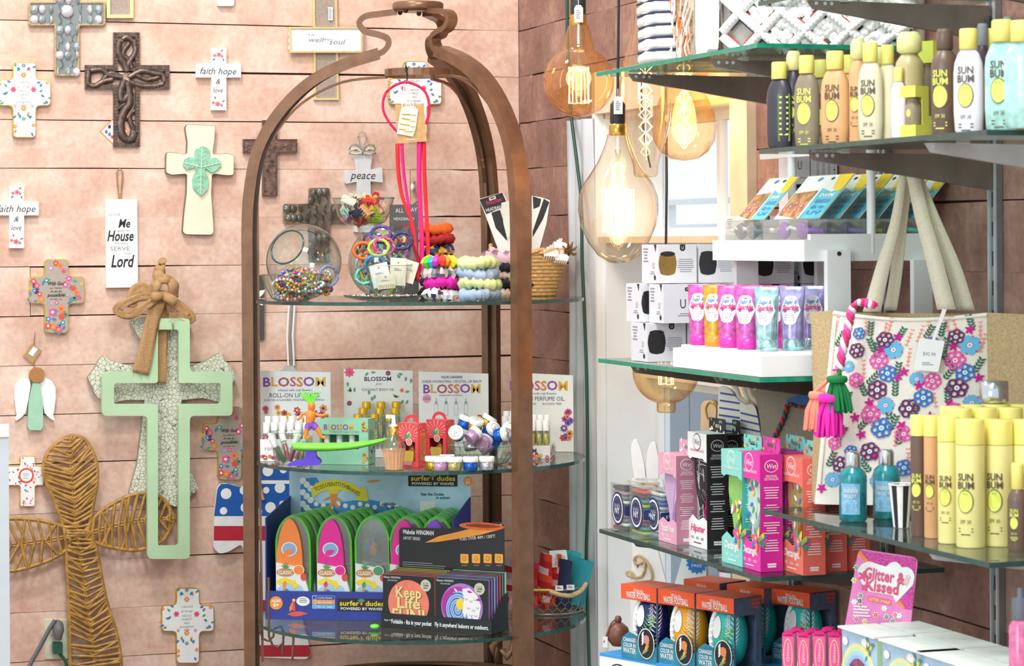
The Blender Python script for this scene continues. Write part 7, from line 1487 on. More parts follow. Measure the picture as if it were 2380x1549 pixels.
# tubes in the lower tray
def tube(label,px,D,col,cap,rz,band='white',k=0,zs=0):
    p=rp(px,D,ZR+.042); t=thing('cosmetic_tube',label,'tube',p,rz,'sparkly cosmetic tubes in the white tray'); h=.091; w=.046
    m=MB(); vs=[];n=16;lv=((.022,.0),(.0205,.025),(.018,.05),(.012,.07),(.0015,.084),(.0012,h))
    for i in range(n):
        a=2*PI*i/n
        for dy,z in lv:
            q=z/h; x=math.cos(a)*(.019+(w/2-.019)*q); vs.append((x,math.sin(a)*dy*.85,z+.0))
    K=len(lv); m.add([(x,y,z+.020) for x,y,z in vs if 1][:len(vs)],[],col,1)
    for i in range(n):
        for j in range(K-1): m.f.append((i*K+j,((i+1)%n)*K+j,((i+1)%n)*K+j+1,i*K+j+1)); m.m.append(m.mi(col)); m.sm.append(1)
    m.obj('tube_body',t); m=MB(); m.lathe([(.0175,0),(.019,.002),(.0195,.020),(0,.020)],cap,16,sy=.95); m.obj('cap',t)
    m=MB()
    def on(x,z):   # front surface
        q=(z-.020)/h; 
        dy=0
        for j in range(K-1):
            if lv[j][1]<=z-.020<=lv[j+1][1]: f=(z-.020-lv[j][1])/(lv[j+1][1]-lv[j][1]); dy=lv[j][0]+(lv[j+1][0]-lv[j][0])*f
        hw=.019+(w/2-.019)*q; return -.85*dy*math.sqrt(max(.02,1-(x/hw)**2))-.0012
    for q,mt,o in (([(.0165*math.cos(a)*(1+.08*math.cos(6*a)),.070+.026*math.sin(a)*(1+.05*math.cos(6*a))) for a in [k_*PI/10 for k_ in range(20)]],band,0),):
        vs=[(x,on(x,z),z) for x,z in q]; c_=(0,on(0,.07)-.0002,.07); m.add(vs+[c_],[(i,(i+1)%len(q),len(q)) for i in range(len(q))],mt)
    tm=MB(); tm.text('Sugar &',0,.085,.007,'wave_blue',0,w=.022,slant=.3,bold=1); tm.text('Sparkle',0,.075,.009,'hotpink',0,w=.028,slant=.3,bold=1); tm.bars(-.010,.010,.062,.050,3,'dusty',0,.3,k)
    m.keys; 
    for f,mi in zip(tm.f,tm.m): m.add([(tm.v[i][0],on(tm.v[i][0],tm.v[i][2])-.0008,tm.v[i][2]) for i in f],[tuple(range(len(f)))],tm.keys[mi])
    m.obj('label',t)
PKT=pm('foil_pink','e868b8',.2,.35,var=.5,scale=90); ORT=pm('foil_orange','f0a83a',.2,.35,var=.4,scale=90); SLT=pm('foil_silver','a8d0d4',.12,.6,var=.5,scale=60); LIT=pm('foil_lilac','b0a8dc',.15,.4,var=.4,scale=60); RST=pm('foil_rose','e04888',.25,.3,var=.4,scale=120)
MGC=H('d838a8',.3)
for i,(px,D,c,cap,lab) in enumerate(((1627,.340,PKT,MGC,'pink striped cosmetic tube, leftmost in the white tray'),(1662,.338,ORT,H('f5962a',.3),'orange cosmetic tube, second from left'),(1696,.336,PKT,MGC,'pink checked cosmetic tube right of the orange one'),(1737,.338,PKT,MGC,'pink cosmetic tube left of the silver one'),(1783,.335,SLT,'foil_silver','holographic silver cosmetic tube at the front'),(1842,.285,LIT,'foil_silver','pale lilac cosmetic tube right of the silver one'),(1893,.232,LIT,'foil_silver','lilac cosmetic tube behind the white post'),
    (1672,.295,RST,MGC,'rose pink tube in the back row, left'),(1712,.292,RST,MGC,'rose pink tube in the back row, second'),(1752,.288,RST,MGC,'rose pink tube in the back row, third'),(1806,.270,RST,MGC,'rose pink tube in the back row, behind the silver one'))):
    tube(lab,px,D,c,cap,rad(-22),k=i)
# ---------------- woven cushions on the top far shelf ----------------
ZT=FZ[0]; pm('wool','fbfaf6',.9,var=.06,scale=200,bump=.3); pm('wool_dark','3a3f5a',.9); pm('wool_gap_shade','c4bfb6',.95); pm('wool_beige','c9b9a4',.9,var=.2,scale=200)  # gap wool is greyer: shade between the cords put into the colour
t=thing('woven_cushion','big white woven cushion with raised diamond pattern on the top shelf','cushion',rw(.19,.055,ZT),0)
P1=rw(.40,.345,ZT); P2=t.location.copy(); _d=(P1-P2).normalized(); t.rotation_euler.z=math.atan2(_d.x,-_d.y)
WC,HC_=(P1-P2).length,.26
def bulge(u,v): return -.055*(math.sin(PI*u)**.5)*(math.sin(PI*min(.98,max(.02,v)))**.5)
def cf(u,v,o=0):   # near face; u 0..1 from wall to room (y from 0 to -WC), v up
    vv=v*HC_*(1-.30*max(0,.35-u)/.35); return (-.045-bulge(u,v)*.9+o,-u*WC,vv)
m=MB(); n=14; vs=[cf(i/n,j/n) for i in range(n+1) for j in range(n+1)]; m.add(vs,[(i*(n+1)+j,i*(n+1)+j+1,(i+1)*(n+1)+j+1,(i+1)*(n+1)+j) for i in range(n) for j in range(n)],'wool_gap_shade',1)
vs=[(-.13,-(i/n)*WC,cf(i/n,j/n)[2]) for i in range(n+1) for j in range(n+1)]
edge=[(i,0) for i in range(n+1)]+[(n,j) for j in range(1,n+1)]+[(i,n) for i in range(n-1,-1,-1)]+[(0,j) for j in range(n-1,0,-1)]
A=[cf(i/n,j/n) for i,j in edge]; B=[(-.13,a[1],a[2]) for a in A]; k=len(A); m.add(A+B,[(i,(i+1)%k,k+(i+1)%k,k+i) for i in range(k)],'wool',1); m.obj('cushion_body',t)
m=MB(); S_=9.0
for d_ in (1,-1):
    for c_ in range(-6,14):
        P_=[]
        for i in range(60):
            u=i/59; v=(d_*(u*1.25)+c_*.28-(0 if d_>0 else 0)); v=v if d_>0 else v
            if .01<v<.985 and .02<u<.99: P_.append((u,v))
        for q,(u,v) in enumerate(P_):
            x,y,z=cf(u,v,.015); r=.0115; m.add([(x+dx*r,y+dy*r,z+dz*r) for dx,dy,dz in ((1,0,0),(-.3,1,0),(-.3,-1,0),(0,0,1),(0,0,-1),(.7,.7,0),(.7,-.7,0),(.7,0,.7),(.7,0,-.7))],[(0,5,7),(0,7,6),(0,6,8),(0,8,5),(5,1,3),(5,3,7),(7,3,2),(7,2,6),(6,2,4),(6,4,8),(8,4,1),(8,1,5)],'wool',1)
        if len(P_)>2:
            for sg,cm in ((.035,'redf'),(-.035,'wool_dark')): m.tube([cf(u,min(.99,max(.01,v+sg*1.5)),.009) for u,v in P_[::3]],.0016,cm,n=4,cap=0)
m.obj('raised_cords',t,stuff=1)
m=MB(); r_=random.Random(3)
for a in range(-3,14):
    for b in range(-3,14):
        u=(a-b)*.112; v=(a+b)*.14+.14
        for k in range(34):
            du,dv=r_.uniform(-.075,.075),r_.uniform(-.095,.095)
            if abs(du)/.078+abs(dv)/.098<1 and .03<u+du<.97 and .03<v+dv<.97:
                x,y,z=cf(u+du,v+dv,.006); r=.0115; m.add([(x+dx*r,y+dy*r,z+dz*r) for dx,dy,dz in ((1,0,0),(-.3,1,0),(-.3,-1,0),(0,0,1),(0,0,-1),(.7,.7,0),(.7,-.7,0),(.7,0,.7),(.7,0,-.7))],[(0,5,7),(0,7,6),(0,6,8),(0,8,5),(5,1,3),(5,3,7),(7,3,2),(7,2,6),(6,2,4),(6,4,8),(8,4,1),(8,1,5)],'wool',1)
m.obj('knotted_tufts',t,stuff=1)
def roll(name,label,cat,s_,D0,D1_,mats,rows,w,lines=None,seed=0):
    t=thing(name,label,cat,rw(s_,D0,ZT),RZ); L=D0-D1_; 
    for k in range(rows):
        z=.012+.0235*k; q=.012; xo=.006*math.sin(k*1.1+seed); m=MB()
        m.tube([(-w+xo,.01,z),(-w*.5+xo,-.004,z),(-.012+xo,.0,z),(.0+xo,.014,z),(-.002+xo,L*.5,z),(-.006+xo,L,z)],[.0115+.0012*math.sin(i*2+k) for i in range(6)],mats[k%len(mats)],n=8); m.obj('knitted_rib',t)
        if lines:
            m=MB(); m.tube([(-w+xo,.0,z+.0117),(-.012+xo,-.009,z+.0117),(.0095+xo,.012,z+.0117),(.008+xo,L*.5,z+.0117),(.004+xo,L,z+.0117)],.0024,lines,n=5); m.obj('dark_stripe',t)
    return t
roll('striped_throw','folded white knitted throw with thin navy stripes at the left end of the top shelf','blanket',.625,.365,.30,['wool'],12,.12,'wool_dark')
t=thing('fringed_throw','beige fringed throw folded between the striped throw and the white cushion','blanket',rw(.525,.350,ZT),RZ)
m=MB(); r_=random.Random(9); m.box(-.10,0,.01,.10,.002,.28,'wool_beige'); m.obj('folded_cloth',t); m=MB()
for k in range(150):
    if k%2: x=-.1+.1*r_.random(); y0=.008; P0=(x,y0); dx,dy=0,-1
    else: y0=.01+.09*r_.random(); x=.002; dx,dy=1,0
    z=r_.uniform(.03,.28); L=r_.uniform(.03,.07); c_=r_.choice(('wool_beige','wool_beige','wool','wool','orangef','wool_dark'))
    m.tube([(x,y0,z),(x+dx*.008+r_.uniform(-.004,.004),y0+dy*.008,z-L*.5),(x+dx*.007,y0+dy*.007+r_.uniform(-.005,.005),max(.002,z-L))],.0022,c_,n=4)
m.obj('fringe',t,stuff=1)
# white towel edge on cushion
t=thing('white_towel','smooth white folded knit cloth between the fringed throw and the diamond cushion','blanket',rw(.43,.352,ZT),RZ); m=MB(); q=fillet([(-.06,0.001),(.0,0.001),(.008,.14),(0,.28),(-.06,.28)],.02); m.prism(q,0,.02,'wool'); m.obj('folded_cloth',t); 
# ---------------- sun care bottles ----------------
pm('cap_yellow','efe37a',.4,var=.04); pm('cap_clear_y','eee9a0',.25,var=.1)
def logo2(m,y,z,s,dark='c_5a4a3a',on=None):
    H('5a4a3a'); tm=MB(); tm.text('SUN',0,z+.034*s,.011*s,dark,0,w=.026*s,bold=1); tm.text('BUM',0,z+.021*s,.011*s,dark,0,w=.028*s,bold=1); tm.disc(0,z-.004*s,.0125*s,0,dark,20,.0185*s); nn=len(tm.f); tm.disc(0,z-.004*s,.0112*s,-.0003,'lime_logo',20,.0172*s); tm.text('o o',0,z+.008*s,.003*s,dark,-.0006,w=.008*s); tm.text('SPF 30',0,z-.036*s,.006*s,dark,0,w=.018*s); tm.bars(-.012*s,.012*s,z-.046*s,z-.060*s,3,dark,0,.4,2,'c')
    for f,mi in zip(tm.f,tm.m): m.add([(tm.v[i][0],on(tm.v[i][0],tm.v[i][2])+tm.v[i][1],tm.v[i][2]) for i in f],[tuple(range(len(f)))],tm.keys[mi])
pm('lime_logo','e2ee6a',.5)
def sunbottle(label,px,D,z,w,h,body,kind='flat',cap='cap_yellow',dark='c_5a4a3a',logo=1,rz=None,py=None,nm='sun_lotion_bottle',grp='sun care bottles on the upper shelf',dp=.55,caph=.2):
    p=rp(px,D,z) if py is None else onz(px,py,z); t=thing(nm,label,'bottle',p,RZ*.45 if rz is None else rz,grp); hb=h*(1-caph)
    r=w/2
    if kind=='flat': pr=[(r*.82,0),(r*.93,.004),(r,hb*.25),(r,hb*.72),(r*.93,hb*.84),(r*.70,hb*.95),(r*.5,hb)]; sy=dp
    elif kind=='cyl': pr=[(r*.95,0),(r,.003),(r,hb)] ; sy=1
    else: pr=[(r*.93,0),(r,.004),(r,hb*.82),(r*.9,hb*.90),(r*.6,hb*.98),(r*.5,hb)]; sy=1
    m=MB(); m.lathe(pr,body,24,sy=sy); m.obj('bottle_body',t)
    m=MB()
    if kind=='spray': m.lathe([(r*.55,hb),(r*.62,hb+.002),(r*.60,h*.97),(r*.5,h),(0,h)],cap,20)
    elif kind=='cyl': m.lathe([(r,hb+.0008),(r,h-.002),(r*.93,h),(0,h)],cap,24)
    elif kind=='dome': m.lathe([(r*.62,hb),(r*.85,hb+.004),(r*.85,h*.94),(r*.6,h),(0,h)],cap,20)
    else: m.lathe([(r*.56,hb),(r*.6,hb+.001),(r*.58,h-.002),(r*.52,h),(0,h)],cap,20,sy=max(sy,.8)); m.box(-.004,.004,r*.45,r*.6,h-.012,h-.004,cap)
    m.obj('cap',t)
    if logo:
        def on(x,zz):
            rr_=r
            for (r0,z0),(r1,z1) in zip(pr,pr[1:]):
                if z0<=zz<=z1 and z1>z0: rr_=r0+(r1-r0)*(zz-z0)/(z1-z0)
            return -sy*math.sqrt(max(1e-6,rr_**2-x*x))-.0012
        m=MB(); logo2(m,0,hb*.48,min(1.0,hb/.125)*min(1,w/.045),dark,on); m.obj('printed_label',t)
    return t
U1=NZ[1]
TAN=pm('b_tan','dba874',.4,var=.05);OLV=pm('b_olive','8a7d66',.4,var=.05);DRK=pm('b_dark','3c3a42',.35,var=.05);CRM=pm('b_cream','dcd4b4',.4,var=.05);BRN=pm('b_brown','6b5548',.35,var=.05);WHT=pm('b_white','e6e6ee',.3,var=.03);GEL=pm('b_gel','a8d8cc',.15,var=.25,scale=70);YCN=pm('b_yellow','f2ea9a',.35,var=.03)
LG='lime_logo'
sunbottle('charcoal lotion bottle with yellow cap, leftmost on the shelf',1812,.352,U1,.046,.147,DRK,dark=LG,logo=0)
_t=[o for o in bpy.data.objects if o.get('label','').startswith('charcoal lotion')][0]
m=MB(); m.add([(r_*math.sin(a),-.55*r_*math.cos(a),z) for r_,a,z in ((.0237,.15,.012),(.0237,1.2,.012),(.0237,1.2,.092),(.0237,.15,.092))],[(0,1,2,3)],H('6a8a3a')); m.obj('green_label',_t)
m=MB()
for k in range(8): m.add([(.0239*math.sin(a),-.555*.0239*math.cos(a),.088-.009*k-d) for a,d in ((.25,.003),(1.0,.003),(1.0,0),(.25,0))],[(0,1,2,3)],'lime_logo')
m.obj('label_text',_t)
sunbottle('black spray can with clear cap behind the charcoal bottle',1846,.325,U1,.030,.166,DRK,'dome','cap_clear_y',dark=LG,nm='spray_can')
sunbottle('olive brown lotion bottle with yellow cap',1876,.343,U1,.045,.152,OLV,dark=LG)
sunbottle('olive bottle with yellow cap in the back row behind the tan one',1908,.255,U1,.042,.155,OLV)
sunbottle('tan orange lotion bottle with lime oval logo',1942,.34,U1,.050,.152,TAN)
sunbottle('tan bottle with yellow cap in the back row',1976,.26,U1,.040,.155,TAN)
sunbottle('tall tan spray can with clear dome cap',1996,.325,U1,.030,.168,TAN,'dome','cap_clear_y',nm='spray_can')
sunbottle('cream lotion bottle with yellow cap, front row',2024,.342,U1,.042,.156,CRM)
sunbottle('cream bottle with yellow cap just behind the front cream one',2064,.315,U1,.036,.152,CRM,logo=0)
sunbottle('cream bottle in the back row with pale rounded cap',2042,.25,U1,.036,.162,CRM,'dome','cap_clear_y')
sunbottle('olive gold spray can with clear domed cap beside the yellow box',2115,.318,U1,.046,.166,pm('b_gold','b8a878',.3,var=.08),'dome','cap_clear_y',logo=0,nm='spray_can')
sunbottle('white tube bottle standing left of the yellow carton',2089,.345,U1,.024,.11,WHT,logo=0)
sunbottle('brown spray bottle with large lime logo and brown cap',2197,.33,U1,.041,.160,BRN,'spray',BRN,dark=LG,nm='spray_bottle')
sunbottle('white lotion bottle with yellow cap right of the brown spray bottle',2252,.338,U1,.046,.153,WHT)
sunbottle('dark dropper bottle with grey cap behind the white bottle',2285,.29,U1,.026,.165,pm('b_plum','4a3640',.3),'spray','grey',logo=0,nm='dropper_bottle')
sunbottle('clear green gel bottle with yellow cap at the far right',2330,.325,U1,.052,.160,GEL)
sunbottle('green gel bottle cut off by the right edge',2374,.34,U1,.050,.152,GEL,logo=0)
sunbottle('green gel bottle with yellow cap behind, left of the far right one',2306,.275,U1,.03,.158,GEL,logo=0)
sunbottle('dark bottle with black cap rearmost beside the wall standard',2299,.20,U1,.022,.19,DRK,'spray','black',logo=0)
sunbottle('dark bottle with grey cap rearmost at the right edge',2345,.19,U1,.026,.186,DRK,'spray','grey',logo=0)
# yellow cartons
def ycarton(label,px,D,z,w,d,h,stack=0):
    p=rp(px,D,z); t=thing('yellow_carton',label,'carton',p,rad(-48),'bright yellow cartons'); YC=H('e4e860')
    m=MB(); m.box(-w,0,0,d,0,h*.24,YC); m.box(-w,0,0,d,h*.78,h,YC); m.box(-w,0,d-.001,d,h*.24,h*.78,YC); m.prism([(0,0),(.0,0)],0,0,YC) if 0 else None; m.box(-.001,0,d*.5,d-.001,h*.24,h*.78,YC); m.obj('carton_body',t); m=MB(); m.lathe([(w*.40,h*.25),(w*.42,h*.3),(w*.42,h*.62),(w*.3,h*.68),(w*.3,h*.77)],'b_olive',16,(-w*.5,d*.45,0)); m.disc(-w*.5,h*.47,w*.14,d*.45-w*.425,'lime_logo',14,w*.2); m.obj('jar',t,'small grey jar')
ycarton('bright yellow carton with window and grey jar, front',2128,.352,U1,.030,.032,.078); ycarton('bright yellow carton behind the brown spray bottle, upper part showing',2170,.27,U1,.03,.03,.155)
# ---------------- near lower shelf ----------------
U2=NZ[2]
G2='conditioner bottles on the lower shelf'
for px,py,w,h,b,lab in ((2137,1246,.026,.186,BRN,'slim brown bottle with yellow cap, left end of the yellow row'),(2168,1250,.026,.187,TAN,'slim tan bottle with yellow cap beside the brown one'),(2206,1262,.033,.190,YCN,'pale yellow conditioner bottle, left of the largest one'),(2256,1271,.0425,.189,YCN,'pale yellow conditioner bottle, nearest and widest in front'),(2323,1268,.042,.187,YCN,'pale yellow conditioner bottle right of the nearest one'),(2388,1268,.042,.187,YCN,'pale yellow conditioner bottle cut off at the right edge')):
    sunbottle(lab,px,None,U2,w,h,b,'cyl',dark='c_5a4a3a' if b!=BRN else LG,py=py,nm='conditioner_bottle',grp=G2,caph=.175 if b!=YCN else .2,rz=rad(-30))
for k,(px,py) in enumerate(((2232,1246),(2290,1244),(2350,1243),(2262,1232),(2318,1230),(2376,1229),(2215,1238))):
    sunbottle(f'yellow capped bottle in the back rows, {ORD[k]} of the hidden ones',px,None,U2,.038,.196,YCN,'cyl',py=py,nm='conditioner_bottle',grp=G2,logo=0)
sunbottle('small brown spray bottle with yellow cap at the right edge',2366,None,U2,.030,.128,BRN,'spray',dark=LG,py=1280,nm='spray_bottle',grp=None,caph=.3)
pm('teal_gel','1f8088',.15,var=.35,scale=90); pm('chrome','c8ccd0',.15,.9,var=.1)
for px,py,lab in ((1983,1211,'teal glitter gel bottle with silver cap, left one on the near lower shelf'),(2061,1204,'teal glitter gel bottle with silver cap, right one before the tote bag')):
    p=onz(px,py,U2); t=thing('gel_bottle',lab,'bottle',p,rad(-20),'teal gel bottles'); m=MB(); m.lathe([(.020,0),(.0225,.003),(.0225,.072),(.020,.080),(.012,.087),(.011,.089)],'teal_gel',24); m.obj('bottle_body',t); m=MB(); m.lathe([(.0125,.086),(.013,.088),(.0125,.108),(.010,.112),(0,.112)],'chrome',20); m.obj('cap',t,'silver cap')
    m=MB()
    def wrap(x,z,o=.0007,r=.0225): a=x/r; return ((r+o)*math.sin(a),-(r+o)*math.cos(a),z)
    for k in range(8): m.add([wrap(-.016+.004*k,.012),wrap(-.012+.004*k,.012),wrap(-.012+.004*k,.062),wrap(-.016+.004*k,.062)],[(0,1,2,3)],pm('label_blue','7ab0d0',.4,var=.25,scale=120))
    tm=MB(); tm.text('bubble',0,.052,.009,'paper',0,w=.024,slant=.3); tm.text('BODY',0,.042,.006,'paper',0,w=.02); tm.bars(-.012,.012,.035,.016,5,'paper',0,.35,3,'c'); m.add([wrap(x,z,.0012) for x,y,z in tm.v],tm.f,'paper'); m.obj('label',t)
p=onz(2095,1226,U2); t=thing('striped_cup','black and white striped paper cup beside the teal bottles','cup',p,0); m=MB(); n=24; vs=[]
for i in range(n):
    a=2*PI*i/n
    for r,z in ((.0125,0),(.0195,.068)): vs.append((r*math.cos(a),r*math.sin(a),z))
m.add(vs,[],'white')
for i in range(n): m.f.append((2*i,2*((i+1)%n),2*((i+1)%n)+1,2*i+1)); m.m.append(m.mi('black' if (i//2)%2 else 'white')); m.sm.append(0)
m.lathe([(0,.001),(.0125,.001)],'white',24,cap=0); m.obj('cup_body',t); m=MB(); m.tube([(.0195*math.cos(2*PI*i/24),.0195*math.sin(2*PI*i/24),.068) for i in range(24)],.0012,'white',n=6,closed=1); m.obj('rim',t); m=MB(); m.lathe([(0,.062),(.018,.060)],'pinkf',16,cap=0); m.obj('pink_filling',t)
# floral tumbler behind the yellow row
p=rp(2312,.16,U2); t=thing('floral_water_bottle','floral water bottle with wide silver lid behind the yellow bottles','bottle',p,0); pm('floral_skin','d8d0e0',.3,var=.25,scale=40)
zt2=CH-(886-550)*p.y/FX-p.z; m=MB(); m.lathe([(.034,0),(.035,.005),(.035,zt2-.085),(.030,zt2-.058),(.0215,zt2-.040),(.020,zt2-.036)],'floral_skin',26); m.obj('bottle_body',t); m=MB(); m.lathe([(.0215,zt2-.034),(.0225,zt2-.032),(.0225,zt2),(0,zt2)],'chrome',24); m.obj('lid',t,'silver lid')
m=MB(); r_=random.Random(4)
for k in range(40):
    a=r_.uniform(-1.4,1.4); z=zt2-r_.uniform(.045,.12); r=.0365 if z<zt2-.085 else .0365-(z-(zt2-.085))*.36
    m.add([(r*math.sin(a+dx),-r*math.cos(a+dx),z+dz) for dx,dz in ((-.13,0),(0,.005),(.13,0),(0,-.005))],[(0,1,2,3)],r_.choice(('pinkf','lil','teal','dusty','white','blue')))
m.obj('flower_print',t)
# ---------------- tote bag ----------------
p=at(2110,1180,4.29); TZ=rad(-22); t=thing('embroidered_tote','cream and jute tote bag embroidered with flowers, hanging by its handles','tote bag',p,TZ); F=Fr(p,TZ)
pm('jute','bfa67c',.9,var=.22,scale=300,bump=.5); pm('canvas','efe9dc',.85,var=.04,scale=200,bump=.15); pm('strap','d9cfb8',.85,var=.08,scale=300,bump=.2)
def bulg(u,v): return -.028*(math.sin(PI*min(1,max(0,u)))**.6)*(.5+.5*math.sin(PI*(.15+.7*(1-v))))
TL=[F(1937,722),F(2293,727)]; BL_=[F(1893,1172),F(2300,1172)]
def tf(u,v,o=0): # u 0..1 left-right on the cream panel, v 0..1 bottom-top
    a=(BL_[0][0]+(TL[0][0]-BL_[0][0])*v,BL_[0][1]+(TL[0][1]-BL_[0][1])*v); b=(BL_[1][0]+(TL[1][0]-BL_[1][0])*v,BL_[1][1]+(TL[1][1]-BL_[1][1])*v); sag=-.010*math.sin(PI*u)*v**6
    return (a[0]+(b[0]-a[0])*u,bulg(u,v)-o,a[1]+(b[1]-a[1])*u+sag)
m=MB(); n=16; m.add([tf(i/n,j/n) for i in range(n+1) for j in range(n+1)],[(i*(n+1)+j,(i+1)*(n+1)+j,(i+1)*(n+1)+j+1,i*(n+1)+j+1) for i in range(n) for j in range(n)],'canvas',1)
m.tube([tf(i/12,.985,.001) for i in range(13)],.0022,'canvas',n=6); m.tube([tf(.03,.94-i*.06,.0015) for i in range(15)],.0016,'canvas',n=5); m.obj('cream_panel',t)
for nm,pts in (('left',((1875,727),(1937,722),(1893,1172),(1888,1165),(1880,900))),('right',((2293,727),(2386,732),(2386,1172),(2300,1172)))):
    m=MB(); q=F.P(pts); 
    if nm=='left':
        E=[tf(0,1-j/8) for j in range(9)]; O_=[F(1875+ (8*math.sin(j*.6)) - 0 + (j/8)*10,727+ (1168-727)*j/8) for j in range(9)]
        m.add(E+[(x,.0245,z) for x,z in O_],[(j,j+1,10+j,9+j) for j in range(8)],'jute',1)
    else:
        E=[tf(1,1-j/8) for j in range(9)]; O_=[F(2386,732+(1170-732)*j/8) for j in range(9)]; m.add(E+[(x,.012,z) for x,z in O_],[(j,9+j,10+j,j+1) for j in range(8)],'jute',1)
    m.obj('jute_side',t)
m=MB(); q=F.P([(1875,727),(2384,732),(2384,1172),(1890,1168)]); m.add([(x,.024,z) for x,z in q],[(0,1,2,3)],'jute'); m.obj('back_panel',t)
m=MB(); E=[tf(i/8,0) for i in range(9)]; m.add(E+[(e[0],.024,e[2]+.001) for e in E],[(i,9+i,10+i,i+1) for i in range(8)],'canvas',1); m.obj('base_panel',t)
def strap(pts,wd,y):
    m=MB(); B=bez([(*q,0) for q in pts],5); vs=[]; k=len(B)
    for i,a in enumerate(B):
        w_=wd[0]+(wd[1]-wd[0])*i/(k-1)
        yy=y[0]+(y[1]-y[0])*i/(k-1)
        for s_ in (-1,1): x,z=F(a.x+s_*w_/2,a.y,-yy); vs.append((x,yy,z))
    m.add(vs,[(2*i,2*i+1,2*i+3,2*i+2) for i in range(k-1)],'strap',1); o=m.obj('handle',t); sd=o.modifiers.new('s','SOLIDIFY'); sd.thickness=.003
strap(((2026,725),(2052,620),(2080,520),(2098,405)),(42,16),(-.006,.03)); strap(((2069,722),(2082,640),(2095,520),(2110,405)),(30,24),(.03,.04))
strap(((2200,720),(2170,600),(2142,500),(2122,408)),(44,30),(-.006,.03)); strap(((2245,722),(2215,620),(2165,500),(2130,410)),(42,28),(.03,.04))
m=MB(); r_=random.Random(12)
def onT(px,py): # photo point to panel u,v
    x,z=F(px,py); v=(z-BL_[0][1])/(TL[0][1]-BL_[0][1]); a=BL_[0][0]+(TL[0][0]-BL_[0][0])*v; b=BL_[1][0]+(TL[1][0]-BL_[1][0])*v; return (x-a)/(b-a),v
def onbag(fn,px,py,o=.0014):
    tm=MB(); fn(tm); u0,v0=onT(px,py); W_b=TL[1][0]-TL[0][0]; H_b=TL[0][1]-BL_[0][1]
    for f,mi in zip(tm.f,tm.m):
        m.add([tf(u0+tm.v[i][0]/W_b,v0+tm.v[i][2]/H_b,o-tm.v[i][1]) for i in f],[tuple(range(len(f)))],tm.keys[mi])
CLR={'plum':H('6a2a5a',.8),'pink':H('f05ab0',.8),'blue':H('2f7ac8',.8),'sky':H('6ab8e0',.8),'mag':H('c8148a',.8),'grn':H('2a6a50',.8),'cor':H('f8907a',.8)}
FLW=[(2100,790,16,'plum'),(2038,838,20,'sky'),(2005,870,18,'plum'),(2048,850,19,'sky'),(2050,882,19,'pink'),(2075,915,18,'blue'),(2047,905,18,'plum'),(2062,795,17,'plum')]
FLW=[(2065,783,19,'plum'),(2085,808,21,'sky'),(2003,770,14,'blue'),(1998,812,17,'plum'),(2051,835,20,'pink'),(2072,866,19,'blue'),(2048,905,21,'plum'),(1997,882,16,'pink'),(1978,850,13,'sky'),(2068,942,18,'sky'),(2032,962,20,'pink'),(2058,995,22,'blue'),(2030,1050,20,'plum'),(1985,1050,14,'blue'),(2227,778,18,'plum'),(2258,800,22,'sky'),(2226,836,21,'pink'),(2248,866,20,'blue'),(2230,903,22,'plum'),(2263,940,18,'sky'),(2225,960,20,'pink'),(2175,885,18,'pink'),(2155,925,20,'blue'),(2122,950,21,'plum'),(2140,880,16,'sky'),(1960,1080,18,'plum'),(1940,1115,17,'sky'),(2110,1010,17,'pink'),(2160,1000,18,'sky'),(2200,1040,18,'plum'),(2000,1120,18,'pink'),(2050,1120,18,'sky'),(2110,1090,18,'blue'),(1945,1030,14,'pink'),(2175,790,14,'blue')]
for px,py,r,c in FLW:
    R_=r*.00072*1.12
    def fn(tm):
        rot=r_.random()*2
        for k in range(6):
            a=rot+k*PI/3; x,z=R_*.62*math.cos(a),R_*.62*math.sin(a); tm.ring([(x+R_*.40*math.cos(b*PI/5),z+R_*.40*math.sin(b*PI/5)) for b in range(10)],[(x+R_*.2*math.cos(b*PI/5),z+R_*.2*math.sin(b*PI/5)) for b in range(10)],-.0008,0,CLR[c]) if c!='sky' else tm.disc(x,z,R_*.38,-.0005,CLR[c],9)
            tm.disc(R_*.9*math.cos(a+.5),R_*.9*math.sin(a+.5),R_*.09,-.0009,CLR['blue' if c=='plum' else 'mag'],6)
        tm.disc(0,0,R_*.24,-.0009,'white',8); tm.disc(0,0,R_*.12,-.0012,CLR['sky' if c in('plum','blue') else 'pink'],7)
    onbag(fn,px,py)
for px,py in ((2095,775),(2055,808),(2258,762),(2222,802),(2095,875),(2110,862),(2278,880),(2030,935),(1995,970),(2145,895),(2215,940),(2045,1060),(2105,990),(1912,1135),(1950,860),(2170,970),(2240,1000),(2010,1010),(2280,1000),(1965,1000)):
    def fn(tm): tm.flower(0,0,.0095,CLR['mag'],None,0,n=5,rot=r_.random(),deep=.62)
    onbag(fn,px,py,.002)
for px,py in ((1955,790),(1960,815),(2030,760),(2035,800),(2045,812),(2035,880),(2015,905),(2095,860),(2090,905),(2100,770),(2195,760),(2203,800),(2208,835),(2212,868),(2210,925),(2275,852),(2260,745),(2015,985),(2085,985),(2100,1020),(2075,960),(2180,840),(2135,960),(1960,1010),(1935,1070),(1995,1080),(2020,1085),(2140,1050),(2240,1060),(2270,1030),(2150,1090),(1975,930),(2165,765),(2285,960),(2190,1000),(2055,1090)):
    def fn(tm):
        a=r_.uniform(.8,2.3); L=.022
        for k in range(5):
            x,z=L*k/4*math.cos(a)-L/2*math.cos(a),L*k/4*math.sin(a)-L/2*math.sin(a)
            for sg in (1,-1): tm.leaf(x,z,.0085,.0036,a+sg*.8,CLR['grn'],-.0002*k)
    onbag(fn,px,py,.001)
